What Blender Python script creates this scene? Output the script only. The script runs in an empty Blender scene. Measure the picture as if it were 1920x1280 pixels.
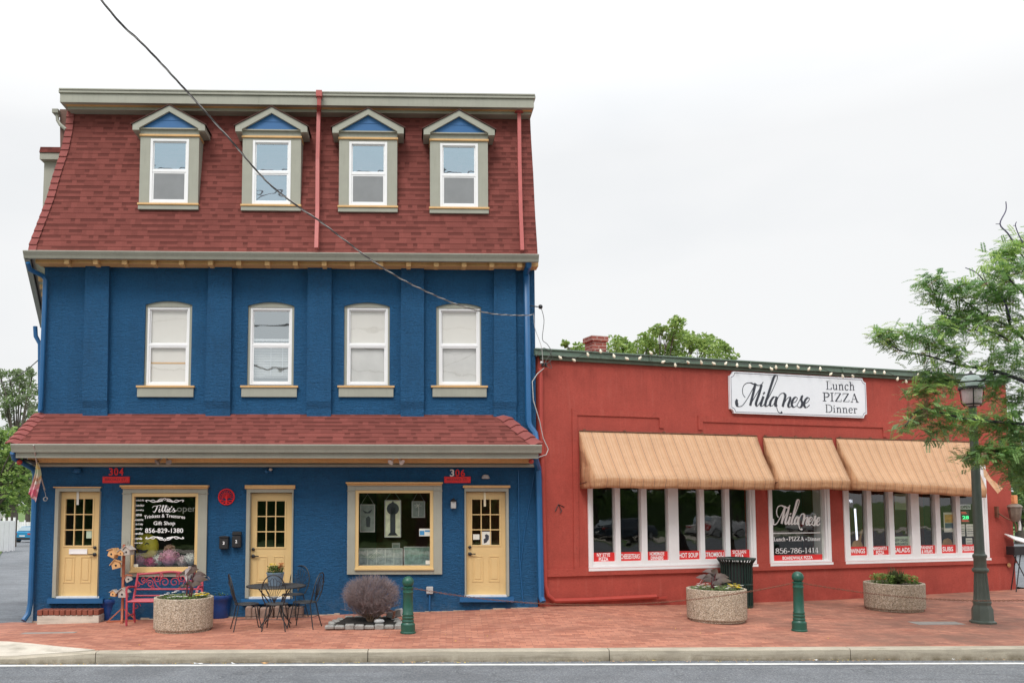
import bpy, bmesh, math, random
from mathutils import Vector, Matrix, noise
random.seed(7)
C = bpy.context.scene.collection
PI = math.pi; EXPO = 0.40
# ------------------------------------------------------------------ camera
F = 1600.0; CX, CY = 800.0, 818.0; TH = math.atan(0.076); EYE = Vector((0, 0, 2.2))
def ray(px, py):
    a, b = px - CX, CY - py
    return Vector((a, F*math.cos(TH) - b*math.sin(TH), F*math.sin(TH) + b*math.cos(TH)))
def at(px, py, Y):
    d = ray(px, py); t = Y/d.y
    return EYE + d*t
class Frame:
    def __init__(s, o, ang):
        s.o = Vector(o); s.a = ang
        s.X = Vector((math.cos(ang), math.sin(ang), 0)); s.Y = Vector((-math.sin(ang), math.cos(ang), 0))
    def __call__(s, px, py, v=0.0):
        d = ray(px, py); t = ((s.o + s.Y*v - EYE).dot(s.Y))/d.dot(s.Y)
        p = EYE + d*t - s.o
        return p.dot(s.X), p.z
    def w(s, u, v, z): return s.o + s.X*u + s.Y*v + Vector((0, 0, z))
# ------------------------------------------------------------------ objects
def tag(o, label=None, cat=None, group=None, kind=None):
    if label: o['label'] = label
    if cat: o['category'] = cat
    if group: o['group'] = group
    if kind: o['kind'] = kind
    return o
def empty(name, loc=(0, 0, 0), rz=0, label=None, cat=None, group=None):
    o = bpy.data.objects.new(name, None); C.objects.link(o)
    o.location = loc; o.rotation_euler = (0, 0, rz); o.empty_display_size = .1
    return tag(o, label, cat, group)
def dup(o, parent=None, loc=None, rz=None, label=None):
    c = o.copy(); C.objects.link(c); c.parent = parent
    if loc is not None: c.location = loc
    if rz is not None: c.rotation_euler = (0, 0, rz)
    if label: c['label'] = label
    for ch in list(o.children): dup(ch, c)
    return c
class MB:
    def __init__(s, M=None): s.v = []; s.f = []; s.mi = []; s.uv = []; s.sm = []; s.M = M
    def add(s, vs, fs, mi=0, uv=None, sm=False):
        n = len(s.v)
        for p in vs:
            p = Vector(p); s.v.append(tuple(s.M @ p) if s.M else tuple(p))
        for f in fs:
            s.f.append([i + n for i in f]); s.mi.append(mi); s.sm.append(sm)
            s.uv.append([uv[i] for i in f] if uv else None)
        return s
    def box(s, x0, x1, y0, y1, z0, z1, mi=0):
        vs = [(x0,y0,z0),(x1,y0,z0),(x1,y1,z0),(x0,y1,z0),(x0,y0,z1),(x1,y0,z1),(x1,y1,z1),(x0,y1,z1)]
        return s.add(vs, [(0,3,2,1),(4,5,6,7),(0,1,5,4),(1,2,6,5),(2,3,7,6),(3,0,4,7)], mi)
    def obox(s, c, h, R=None, mi=0):
        R = R or Matrix.Identity(3); c = Vector(c)
        vs = [c + R @ Vector((sx*h[0], sy*h[1], sz*h[2])) for sz in (-1,1) for sx, sy in ((-1,-1),(1,-1),(1,1),(-1,1))]
        return s.add(vs, [(0,3,2,1),(4,5,6,7),(0,1,5,4),(1,2,6,5),(2,3,7,6),(3,0,4,7)], mi)
    def quad(s, a, b, c, d, mi=0, uv=None): return s.add([a,b,c,d], [(0,1,2,3)], mi, uv)
    def prism(s, poly, y0, y1, mi=0):           # poly in xz, extruded along y
        n = len(poly)
        vs = [(p[0], y0, p[1]) for p in poly] + [(p[0], y1, p[1]) for p in poly]
        return s.add(vs, [tuple(range(n)), tuple(range(2*n-1, n-1, -1))] + [(i, (i+1)%n, n+(i+1)%n, n+i) for i in range(n)], mi)
    def zprism(s, poly, z0, z1, mi=0):
        n = len(poly)
        vs = [(p[0], p[1], z0) for p in poly] + [(p[0], p[1], z1) for p in poly]
        return s.add(vs, [tuple(range(n)), tuple(range(2*n-1, n-1, -1))] + [(i, (i+1)%n, n+(i+1)%n, n+i) for i in range(n)], mi)
    def tube(s, pts, r, n=8, mi=0, cap=True, sq=False):
        pts = [Vector(p) for p in pts]; m = len(pts)
        rs = r if isinstance(r, (list, tuple)) else [r]*m
        vs = []; up = None
        for i, p in enumerate(pts):
            d = (pts[min(i+1, m-1)] - pts[max(i-1, 0)])
            d = d.normalized() if d.length > 1e-9 else Vector((0,0,1))
            if up is None:
                up = Vector((0,0,1)) if abs(d.z) < .9 else Vector((0,1,0))
            a = d.cross(up)
            if a.length < 1e-5: a = d.cross(Vector((1,0,0)))
            a.normalize(); b = a.cross(d).normalized(); up = b
            k = 1.0
            for j in range(n):
                t = 2*PI*(j + (.5 if sq else 0))/n
                vs.append(p + (a*math.cos(t) + b*math.sin(t))*rs[i]*k)
        fs = [(i*n+j, i*n+(j+1)%n, (i+1)*n+(j+1)%n, (i+1)*n+j) for i in range(m-1) for j in range(n)]
        if cap: fs += [tuple(range(n-1, -1, -1)), tuple(range((m-1)*n, m*n))]
        return s.add(vs, fs, mi, sm=not sq)
    def lathe(s, prof, c=(0,0,0), n=24, mi=0, flute=0, fl=None):
        vs = []; c = Vector(c); m = len(prof)
        for k, (r, z) in enumerate(prof):
            for j in range(n):
                t = 2*PI*j/n; q = r
                if flute and fl and fl[0] <= z <= fl[1] and j % 2: q = r*(1-flute)
                vs.append(c + Vector((q*math.cos(t), q*math.sin(t), z)))
        fs = [(i*n+j, i*n+(j+1)%n, (i+1)*n+(j+1)%n, (i+1)*n+j) for i in range(m-1) for j in range(n)]
        if prof[0][0] > 1e-4: fs.append(tuple(range(n-1, -1, -1)))
        if prof[-1][0] > 1e-4: fs.append(tuple(range((m-1)*n, m*n)))
        return s.add(vs, fs, mi, sm=True)
    def ball(s, c, r, n=12, m=8, mi=0, sc=(1,1,1), jit=0):
        c = Vector(c); vs = []
        for i in range(m+1):
            ph = PI*i/m
            for j in range(n):
                t = 2*PI*j/n; q = r*(1 + jit*(random.random()-.5))
                vs.append(c + Vector((q*sc[0]*math.sin(ph)*math.cos(t), q*sc[1]*math.sin(ph)*math.sin(t), q*sc[2]*math.cos(ph))))
        return s.add(vs, [(i*n+j, (i+1)*n+j, (i+1)*n+(j+1)%n, i*n+(j+1)%n) for i in range(m) for j in range(n)], mi, sm=True)
    def build(s, name, mats, parent=None, loc=None, bevel=0, recalc=True, solid=0, angle=40):
        me = bpy.data.meshes.new(name); me.from_pydata(s.v, [], s.f)
        mats = mats if isinstance(mats, (list, tuple)) else [mats]
        for m in mats: me.materials.append(m)
        me.polygons.foreach_set('material_index', s.mi)
        me.polygons.foreach_set('use_smooth', s.sm)
        if any(u for u in s.uv):
            L = me.uv_layers.new(name='UVMap')
            for p, u in zip(me.polygons, s.uv):
                if u:
                    for k, li in enumerate(p.loop_indices): L.data[li].uv = u[k]
        if recalc:
            bm = bmesh.new(); bm.from_mesh(me)
            bmesh.ops.remove_doubles(bm, verts=bm.verts, dist=1e-5)
            bmesh.ops.recalc_face_normals(bm, faces=bm.faces); bm.to_mesh(me); bm.free()
        if any(s.sm): me.set_sharp_from_angle(angle=math.radians(angle))
        o = bpy.data.objects.new(name, me); C.objects.link(o)
        if parent: o.parent = parent
        if loc is not None: o.location = loc
        if bevel:
            b = o.modifiers.new('bevel', 'BEVEL'); b.width = bevel; b.segments = 1; b.limit_method = 'ANGLE'
        if solid:
            b = o.modifiers.new('solid', 'SOLIDIFY'); b.thickness = solid; b.offset = 0
        return o
def top(o, label, cat, group=None): return tag(o, label, cat, group)
def cr(pts, k=6, closed=False):                 # catmull-rom through points
    P = [Vector(p) for p in pts]; out = []
    n = len(P)
    for i in range(n-1 if not closed else n):
        g = lambda j: P[j % n] if closed else P[max(0, min(n-1, j))]
        p0, p1, p2, p3 = g(i-1), g(i), g(i+1), g(i+2)
        for q in range(k):
            t = q/k
            out.append(.5*((2*p1) + (p2-p0)*t + (2*p0-5*p1+4*p2-p3)*t*t + (3*p1-p0-3*p2+p3)*t**3))
    if not closed: out.append(P[-1])
    return out
# ------------------------------------------------------------------ materials
def lin(r, g, b):
    f = lambda c: (c/255/12.92) if c <= 10 else ((c/255+.055)/1.055)**2.4
    return (f(r), f(g), f(b))
class NT:
    def __init__(s, name):
        s.m = bpy.data.materials.new(name); s.m.use_nodes = True
        s.t = s.m.node_tree; s.n = s.t.nodes; s.n.clear()
        s.out = s.n.new('ShaderNodeOutputMaterial'); s.bs = s.n.new('ShaderNodeBsdfPrincipled')
        s.l(s.bs.outputs[0], s.out.inputs[0]); s.tc = s.n.new('ShaderNodeTexCoord')
    def l(s, a, b): s.t.links.new(a, b)
    def node(s, t, **k):
        x = s.n.new(t)
        for a, b in k.items(): setattr(x, a, b)
        return x
    def map(s, src, sc=(1,1,1), rot=(0,0,0)):
        m = s.node('ShaderNodeMapping'); m.inputs['Scale'].default_value = sc; m.inputs['Rotation'].default_value = rot
        s.l(src, m.inputs[0]); return m.outputs[0]
    def noise(s, vec, scale, det=4, rough=.55):
        x = s.node('ShaderNodeTexNoise'); x.inputs['Scale'].default_value = scale; x.inputs['Detail'].default_value = det
        x.inputs['Roughness'].default_value = rough; s.l(vec, x.inputs['Vector']); return x.outputs[0]
    def math(s, op, a, b=None, c=None, clamp=False):
        x = s.node('ShaderNodeMath', operation=op, use_clamp=clamp)
        for i, v in enumerate((a, b, c)):
            if v is None: continue
            if isinstance(v, (int, float)): x.inputs[i].default_value = v
            else: s.l(v, x.inputs[i])
        return x.outputs[0]
    def ramp(s, fac, stops):
        x = s.node('ShaderNodeValToRGB'); e = x.color_ramp.elements
        while len(e) < len(stops): e.new(.5)
        for i, (p, c) in enumerate(stops):
            e[i].position = p; e[i].color = (*c, 1) if len(c) == 3 else c
        s.l(fac, x.inputs[0]); return x.outputs[0]
    def mix(s, fac, a, b, mode='MIX'):
        x = s.node('ShaderNodeMix', data_type='RGBA', blend_type=mode)
        for i, v in ((0, fac), (6, a), (7, b)):
            if isinstance(v, (int, float)): x.inputs[i].default_value = v
            elif isinstance(v, tuple): x.inputs[i].default_value = (*v, 1)
            else: s.l(v, x.inputs[i])
        return x.outputs[2]
    def bump(s, h, strength=.3, dist=.01, nrm=None):
        x = s.node('ShaderNodeBump'); x.inputs['Strength'].default_value = strength; x.inputs['Distance'].default_value = dist
        s.l(h, x.inputs['Height'])
        if nrm: s.l(nrm, x.inputs['Normal'])
        s.l(x.outputs[0], s.bs.inputs['Normal']); return x.outputs[0]
    def set(s, col=None, rough=None, metal=None, spec=None):
        if col is not None:
            if isinstance(col, tuple): s.bs.inputs['Base Color'].default_value = (*col, 1)
            else: s.l(col, s.bs.inputs['Base Color'])
        if rough is not None:
            if isinstance(rough, (int, float)): s.bs.inputs['Roughness'].default_value = rough
            else: s.l(rough, s.bs.inputs['Roughness'])
        if metal is not None: s.bs.inputs['Metallic'].default_value = metal
        if spec is not None: s.bs.inputs['Specular IOR Level'].default_value = spec
        return s.m
def sc(c, k): return tuple(min(1, x*k) for x in c)
def pm(name, col, rough=.6, var=.12, vs=3, bump=.15, bsc=60, stretch=(1,1,1), metal=0, spec=None, dist=.004):
    N = NT(name); v = N.map(N.tc.outputs['Object'], stretch)
    n = N.noise(v, vs, 5); c = N.ramp(n, [(.25, sc(col, 1-var)), (.75, sc(col, 1+var))])
    if bump: N.bump(N.noise(v, bsc, 3), bump, dist)
    return N.set(c, rough, metal, spec)
def weathered(name, col, dirt, rough=.6, amt=.4):      # paint with streaks and grime
    N = NT(name); o = N.tc.outputs['Object']
    n = N.noise(o, 2.2, 5); c = N.ramp(n, [(.25, sc(col, .9)), (.75, sc(col, 1.08))])
    st = N.noise(N.map(o, (9, 9, .8)), 2.0, 6, .65)
    f = N.ramp(st, [(.5, (0,0,0)), (.8, (amt,)*3)])
    N.bump(N.noise(o, 70, 3), .12, .003)
    return N.set(N.mix(f, c, dirt), rough)
SAGE = lin(160, 160, 147); TAN = lin(222, 178, 120); YEL = lin(228, 196, 138)
M = {}
M['sage'] = weathered('sage_paint', sc(SAGE, .97), sc(SAGE, .6), .55, .3)
M['gutter'] = weathered('gutter_paint', sc(SAGE, .80), sc(SAGE, .45), .4, .35)
M['tan'] = weathered('tan_paint', sc(TAN, .92), sc(TAN, .5), .6, .35)
M['yellow'] = pm('door_yellow_paint', sc(YEL, .88), .5, .05, 3, .05, 90)
M['white'] = pm('white_vinyl', (.84, .84, .85), .4, .04, 3, .03)
M['dwhite'] = weathered('white_wood_paint', (.72, .72, .72), (.35, .33, .3), .5, .35)
def bluewall():
    N = NT('rough_blue_painted_brick'); o = N.tc.outputs['Object']
    b = N.node('ShaderNodeTexBrick'); b.inputs['Scale'].default_value = 1; b.inputs['Brick Width'].default_value = .215
    b.inputs['Row Height'].default_value = .075; b.inputs['Mortar Size'].default_value = .012; b.inputs['Mortar Smooth'].default_value = .9
    w = N.node('ShaderNodeMapping'); w.inputs['Rotation'].default_value = (PI/2, 0, 0)
    dn = N.node('ShaderNodeTexNoise'); dn.inputs['Scale'].default_value = 7; N.l(o, dn.inputs['Vector'])
    mx = N.node('ShaderNodeVectorMath', operation='SCALE'); N.l(dn.outputs[1], mx.inputs[0]); mx.inputs['Scale'].default_value = .05
    ad = N.node('ShaderNodeVectorMath', operation='ADD'); N.l(o, ad.inputs[0]); N.l(mx.outputs[0], ad.inputs[1])
    sx = N.node('ShaderNodeSeparateXYZ'); N.l(ad.outputs[0], sx.inputs[0]); cb = N.node('ShaderNodeCombineXYZ')
    N.l(sx.outputs[0], cb.inputs[0]); N.l(sx.outputs[2], cb.inputs[1]); N.l(cb.outputs[0], b.inputs['Vector'])
    st = N.map(ad.outputs[0], (1, 1, 3.2))
    n1 = N.noise(st, 11, 7, .75); n2 = N.noise(st, 55, 4, .6)
    h = N.math('ADD', N.math('MULTIPLY', n1, 1.0), N.math('MULTIPLY', n2, .45))
    h = N.math('SUBTRACT', h, N.math('MULTIPLY', b.outputs['Fac'], .05))
    N.bump(h, 1.0, .05)
    col = lin(31, 91, 136)
    big = N.noise(o, .9, 6, .6); c = N.ramp(big, [(.3, sc(col, .82)), (.7, sc(col, 1.14))])
    c2 = N.mix(N.ramp(n1, [(.35, (0,0,0)), (.75, (.5,)*3)]), c, sc(col, 1.55))
    c2 = N.mix(N.ramp(n2, [(.28, (.6,)*3), (.5, (0,0,0))]), c2, sc(col, .45))
    n3 = N.noise(N.map(o, (1, 1, 2.2)), 26, 5, .8)
    c2 = N.mix(N.ramp(n3, [(.30, (.75,)*3), (.47, (0,0,0))]), c2, sc(col, .38)); c2 = N.mix(N.ramp(n3, [(.56, (0,0,0)), (.72, (.55,)*3)]), c2, sc(col, 1.9))
    c2 = N.mix(N.ramp(N.noise(N.map(o, (3, 3, .5)), 1.3, 6, .7), [(.5, (0,0,0)), (.78, (.45,)*3)]), c2, sc(col, .6))
    # faded drips and scuffs near the ground
    s2 = N.node('ShaderNodeSeparateXYZ'); N.l(o, s2.inputs[0])
    low = N.math('MULTIPLY', N.ramp(s2.outputs[2], [(.0, (1,)*3), (.45, (0,)*3)]), N.ramp(N.noise(o, 5, 6, .7), [(.45, (0,)*3), (.75, (.55,)*3)]))
    c2 = N.mix(low, c2, lin(120, 128, 130))
    return N.set(c2, .62, spec=.35)
M['blue'] = bluewall()
M['bluetrim'] = pm('blue_gloss_paint', lin(30, 92, 142), .4, .12, 4, .1, 30)
M['gable'] = pm('blue_gable_boards', lin(38, 98, 152), .5, .06, 3, .05)
def redwall():
    N = NT('red_painted_stucco'); o = N.tc.outputs['Object']
    n = N.noise(N.map(o, (1, 1, 1.2)), 1.1, 8, .7); col = lin(171, 76, 65)
    c = N.ramp(n, [(.3, sc(col, .86)), (.7, sc(col, 1.12))])
    g = N.noise(N.map(o, (1, 1, 1.5)), 24, 6, .8); c = N.mix(N.ramp(g, [(.32, (.6,)*3), (.48, (0,)*3)]), c, sc(col, .5)); c = N.mix(N.ramp(g, [(.55, (0,)*3), (.72, (.4,)*3)]), c, sc(col, 1.5))
    c = N.mix(N.ramp(N.noise(o, 2.3, 6, .7), [(.5, (0,)*3), (.7, (.4,)*3)]), c, sc(col, .66))
    s3 = N.node('ShaderNodeSeparateXYZ'); N.l(o, s3.inputs[0]); c = N.mix(N.math('MULTIPLY', N.ramp(N.math('SUBTRACT', s3.outputs[2], 3.6), [(.2, (0,)*3), (1, (1,)*3)]), N.ramp(N.noise(N.map(o, (7, 7, .35)), 1.6, 6, .7), [(.45, (0,)*3), (.7, (.22,)*3)])), c, lin(104, 46, 42))
    st = N.noise(N.map(o, (5, 5, .5)), 1.7, 6, .7); c = N.mix(N.ramp(st, [(.55, (0,)*3), (.85, (.4,)*3)]), c, lin(196, 116, 102))
    s2 = N.node('ShaderNodeSeparateXYZ'); N.l(o, s2.inputs[0])
    low = N.math('MULTIPLY', N.ramp(s2.outputs[2], [(.1, (1,)*3), (.7, (0,)*3)]), N.ramp(N.noise(o, 3, 7, .7), [(.4, (0,)*3), (.75, (.6,)*3)]))
    c = N.mix(low, c, lin(112, 40, 38))
    N.bump(N.math('ADD', N.noise(o, 90, 4, .7), N.math('MULTIPLY', N.noise(o, 9, 4), 1.2)), .6, .008)
    return N.set(c, .75, spec=.3)
M['red'] = redwall()
M['redpipe'] = pm('red_pipe_paint', lin(172, 66, 56), .5, .12, 5, .1)
M['pinkpipe'] = pm('faded_red_pipe_paint', lin(172, 82, 78), .5, .12, 5, .05)
def shingle(name, col, vert=False):
    N = NT(name); u = N.tc.outputs['UV']; s = N.node('ShaderNodeSeparateXYZ'); N.l(u, s.inputs[0])
    row = N.math('FLOOR', N.math('DIVIDE', s.outputs[1], .125))
    fr = N.math('FRACT', N.math('DIVIDE', s.outputs[1], .125))
    def wn(a, b):
        cb = N.node('ShaderNodeCombineXYZ'); N.l(a, cb.inputs[0]); N.l(b, cb.inputs[1])
        w = N.node('ShaderNodeTexWhiteNoise', noise_dimensions='2D'); N.l(cb.outputs[0], w.inputs['Vector']); return w.outputs['Value']
    z = N.math('MULTIPLY', row, 0.0)
    off = N.math('MULTIPLY', wn(row, z), 9.0)
    warp = N.math('MULTIPLY', N.math('SINE', N.math('ADD', N.math('MULTIPLY', s.outputs[0], 11.3), N.math('MULTIPLY', off, 7.0))), .35)
    cell = N.math('FLOOR', N.math('ADD', N.math('ADD', N.math('DIVIDE', s.outputs[0], .13), off), warp))
    r = wn(cell, row)
    r2 = wn(row, cell)
    c = N.ramp(r2, [(0, sc(col, .84)), (.5, col), (1, sc(col, 1.15))])
    dark = N.math('MULTIPLY', N.math('GREATER_THAN', r, .52), N.math('GREATER_THAN', fr, .5))
    c = N.mix(N.math('MULTIPLY', dark, .68), c, sc(col, .4))
    o = N.tc.outputs['Object']
    c = N.mix(N.ramp(N.noise(o, 220, 2), [(.35, (.45,)*3), (.6, (0,)*3)]), c, sc(col, .45))
    c = N.mix(N.ramp(N.noise(o, .9, 5), [(.4, (0,)*3), (.75, (.35,)*3)]), c, sc(col, .62))
    N.bump(N.math('ADD', N.noise(o, 260, 2), N.math('MULTIPLY', N.math('SUBTRACT', 1.0, dark), 1.6)), .6, .004)
    return N.set(c, .9, spec=.15)
M['shingle'] = shingle('red_asphalt_shingle', lin(131, 74, 68))
M['cap'] = pm('red_hip_cap_shingle', lin(138, 74, 70), .9, .2, 3, .4, 200)
def glass(name, refl=1.0, tint=(.9, .93, .92), base=.0, wob=.0, gc=(1, 1, 1)):
    N = NT(name); N.n.remove(N.bs)
    tr = N.node('ShaderNodeBsdfTransparent'); tr.inputs[0].default_value = (*tint, 1)
    gl = N.node('ShaderNodeBsdfGlossy'); gl.inputs['Roughness'].default_value = .015; gl.inputs['Color'].default_value = (*gc, 1)
    lw = N.node('ShaderNodeFresnel'); gm = N.node('ShaderNodeNewGeometry'); N.l(N.math('SUBTRACT', 1.5, N.math('MULTIPLY', gm.outputs['Backfacing'], .83333)), lw.inputs[0])
    f = N.math('ADD', N.math('MULTIPLY', lw.outputs[0], refl), base, clamp=True)
    mx = N.node('ShaderNodeMixShader'); N.l(f, mx.inputs[0]); N.l(tr.outputs[0], mx.inputs[1]); N.l(gl.outputs[0], mx.inputs[2])
    if wob:
        b = N.node('ShaderNodeBump'); b.inputs['Strength'].default_value = wob; b.inputs['Distance'].default_value = .02
        N.l(N.noise(N.tc.outputs['Object'], 1.6, 2), b.inputs['Height']); N.l(b.outputs[0], gl.inputs['Normal']); N.l(b.outputs[0], lw.inputs['Normal'])
    N.l(mx.outputs[0], N.out.inputs[0]); return N.m
M['glass'] = glass('shop_glass', 1.3, (.92, .95, .92), .035, .12)
M['glassup'] = glass('sky_reflecting_glass', 2.0, (.8, .88, .95), .50, .2, (.68, .88, 1.0))
M['glassmid'] = glass('sash_glass', 1.0, (.95, .95, .95), .05, .14)
M['glasssky'] = glass('sky_reflecting_sash_glass', 1.2, (.95, .97, .97), .42, .14, (.9, .97, 1.0))
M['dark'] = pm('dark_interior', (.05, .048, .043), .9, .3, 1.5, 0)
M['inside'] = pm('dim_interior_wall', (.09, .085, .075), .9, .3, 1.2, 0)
M['black'] = pm('black_metal', (.018, .018, .02), .45, .2, 6, .1)
M['iron'] = pm('wrought_iron_paint', (.016, .018, .021), .5, .3, 8, .2, 80)
M['blind'] = pm('cream_roller_blind', (.76, .74, .69), .8, .03, 2, .1, 200, (1, 1, 1))
M['greyblind'] = pm('grey_inner_screen', (.24, .25, .26), .8, .1, 3, .1)
def bands(name, a, b, pitch, frac, axis=2, rough=.7):
    N = NT(name); s = N.node('ShaderNodeSeparateXYZ'); N.l(N.tc.outputs['Object'], s.inputs[0])
    f = N.math('GREATER_THAN', N.math('FRACT', N.math('DIVIDE', s.outputs[axis], pitch)), frac)
    return N.set(N.mix(f, a, b), rough)
M['slat'] = bands('slatted_blind', (.66, .65, .62), (.36, .36, .36), .05, .7)
def awn():
    N = NT('striped_awning_canvas'); s = N.node('ShaderNodeSeparateXYZ'); N.l(N.tc.outputs['UV'], s.inputs[0]); u = s.outputs[0]
    fr = N.math('FRACT', N.math('DIVIDE', u, .265))
    base = N.ramp(fr, [(0, lin(226,176,128)), (.12, lin(214,158,110)), (.13, lin(232,186,140)), (.3, lin(220,162,112)), (.34, lin(236,194,150)),
                       (.5, lin(216,160,112)), (.55, lin(230,184,138)), (.78, lin(222,168,118)), (.80, lin(210,150,104)), (1, lin(230,180,132))])
    base = N.mix(.4, base, lin(226, 176, 130))
    dk = N.math('GREATER_THAN', fr, .965)
    c = N.mix(N.math('MULTIPLY', dk, .78), base, lin(104, 84, 84))
    dk2 = N.math('MULTIPLY', N.math('GREATER_THAN', N.math('FRACT', N.math('ADD', N.math('DIVIDE', u, .265), .5)), .975), .15)
    c = N.mix(dk2, c, lin(170, 110, 80))
    o = N.tc.outputs['Object']
    c = N.mix(N.ramp(N.noise(o, 1.3, 6, .65), [(.45, (0,)*3), (.8, (.3,)*3)]), c, lin(170, 120, 84))
    c = N.mix(1.0, c, (.90, 1.0, 1.22), 'MULTIPLY'); c = N.mix(N.math('GREATER_THAN', s.outputs[1], 1.0), c, N.mix(1.0, c, (.95, .86, .78), 'MULTIPLY'))
    N.bump(N.noise(N.map(o, (3, 3, 3)), 2.4, 5, .6), .6, .05); N.set(c, .85, spec=.1)
    t = N.node('ShaderNodeBsdfTranslucent'); N.l(c, t.inputs[0]); mx = N.node('ShaderNodeMixShader'); mx.inputs[0].default_value = .18
    N.l(N.bs.outputs[0], mx.inputs[1]); N.l(t.outputs[0], mx.inputs[2]); N.l(mx.outputs[0], N.out.inputs[0]); return N.m
M['awning'] = awn()
def agg():
    N = NT('exposed_aggregate_concrete'); o = N.tc.outputs['Object']
    v = N.node('ShaderNodeTexVoronoi'); v.inputs['Scale'].default_value = 75; N.l(o, v.inputs['Vector'])
    w = N.node('ShaderNodeSeparateColor'); N.l(v.outputs['Color'], w.inputs[0])
    c = N.ramp(w.outputs[0], [(0, lin(120,108,94)), (.3, lin(176,160,138)), (.7, lin(206,190,168)), (1, lin(226,216,200))])
    c = N.mix(N.ramp(v.outputs['Distance'], [(.35, (0,)*3), (.75, (.75,)*3)]), c, lin(132, 120, 104))
    s2 = N.node('ShaderNodeSeparateXYZ'); N.l(o, s2.inputs[0])
    st = N.math('MULTIPLY', N.ramp(N.noise(N.map(o, (6, 6, .7)), 2, 5), [(.5, (0,)*3), (.8, (.4,)*3)]), 1.0)
    c = N.mix(st, c, lin(110, 102, 88))
    N.bump(v.outputs['Distance'], .7, .006); return N.set(c, .85)
M['agg'] = agg()
def asphalt(name, k=1):
    N = NT(name); o = N.tc.outputs['Object']
    n = N.noise(o, 1.1, 6, .6); c = N.ramp(n, [(.3, sc((.125, .138, .155), k)), (.7, sc((.175, .19, .21), k))])
    v = N.noise(o, 38, 5, .9); c = N.mix(N.ramp(v, [(.53, (0,)*3), (.64, (.9,)*3)]), c, (.40, .40, .39))
    c = N.mix(N.ramp(v, [(.36, (.9,)*3), (.47, (0,)*3)]), c, (.04, .04, .045))
    st = N.noise(N.map(o, (.15, 3, 1)), 1.5, 5); c = N.mix(N.ramp(st, [(.5, (0,)*3), (.8, (.4,)*3)]), c, (.07, .07, .075))
    wp = N.node('ShaderNodeVectorMath', operation='SCALE'); dn = N.node('ShaderNodeTexNoise'); dn.inputs['Scale'].default_value = 2.5; dn.inputs['Detail'].default_value = 6; N.l(o, dn.inputs['Vector']); N.l(dn.outputs[1], wp.inputs[0]); wp.inputs['Scale'].default_value = .5
    ad = N.node('ShaderNodeVectorMath', operation='ADD'); N.l(o, ad.inputs[0]); N.l(wp.outputs[0], ad.inputs[1])
    vo = N.node('ShaderNodeTexVoronoi', feature='DISTANCE_TO_EDGE'); vo.inputs['Scale'].default_value = .55; N.l(ad.outputs[0], vo.inputs['Vector'])
    c = N.mix(N.ramp(vo.outputs['Distance'], [(.003, (.35,)*3), (.009, (0,)*3)]), c, (.035, .035, .038))
    c = N.mix(N.ramp(N.noise(N.map(o, (.5, 1, 1)), .8, 5, .6), [(.56, (0,)*3), (.6, (.35,)*3)]), c, (.085, .09, .1))
    N.bump(v, .6, .01); return N.set(c, .9)
M['asphalt'] = asphalt('worn_asphalt', 1.0); M['asphalt2'] = asphalt('side_street_asphalt', 1.1)
def concrete(name, col):
    N = NT(name); o = N.tc.outputs['Object']
    c = N.ramp(N.noise(o, 2, 7, .65), [(.3, sc(col, .8)), (.7, sc(col, 1.12))])
    c = N.mix(N.ramp(N.noise(o, 90, 3, .8), [(.35, (.5,)*3), (.5, (0,)*3)]), c, sc(col, .55))
    if name == 'kerb_concrete':
        sz3 = N.node('ShaderNodeSeparateXYZ'); N.l(o, sz3.inputs[0])
        lo = N.math('MULTIPLY', N.ramp(N.math('MULTIPLY', sz3.outputs[2], -5.0), [(.3, (0,)*3), (.85, (1,)*3)]), N.ramp(N.noise(o, 6, 6, .75), [(.35, (.1,)*3), (.6, (.95,)*3)]))
        c = N.mix(lo, c, lin(112, 100, 78))
    c = N.mix(N.ramp(N.noise(N.map(o, (.6, 1, 8)), 3.0, 6), [(.5, (0,)*3), (.75, (.55,)*3)]), c, sc(lin(120, 112, 96), .8))
    N.bump(N.noise(o, 60, 4, .7), .4, .006); return N.set(c, .85)
M['kerb'] = concrete('kerb_concrete', lin(180, 171, 154)); M['slab'] = concrete('pale_concrete', lin(206, 198, 184))
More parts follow.
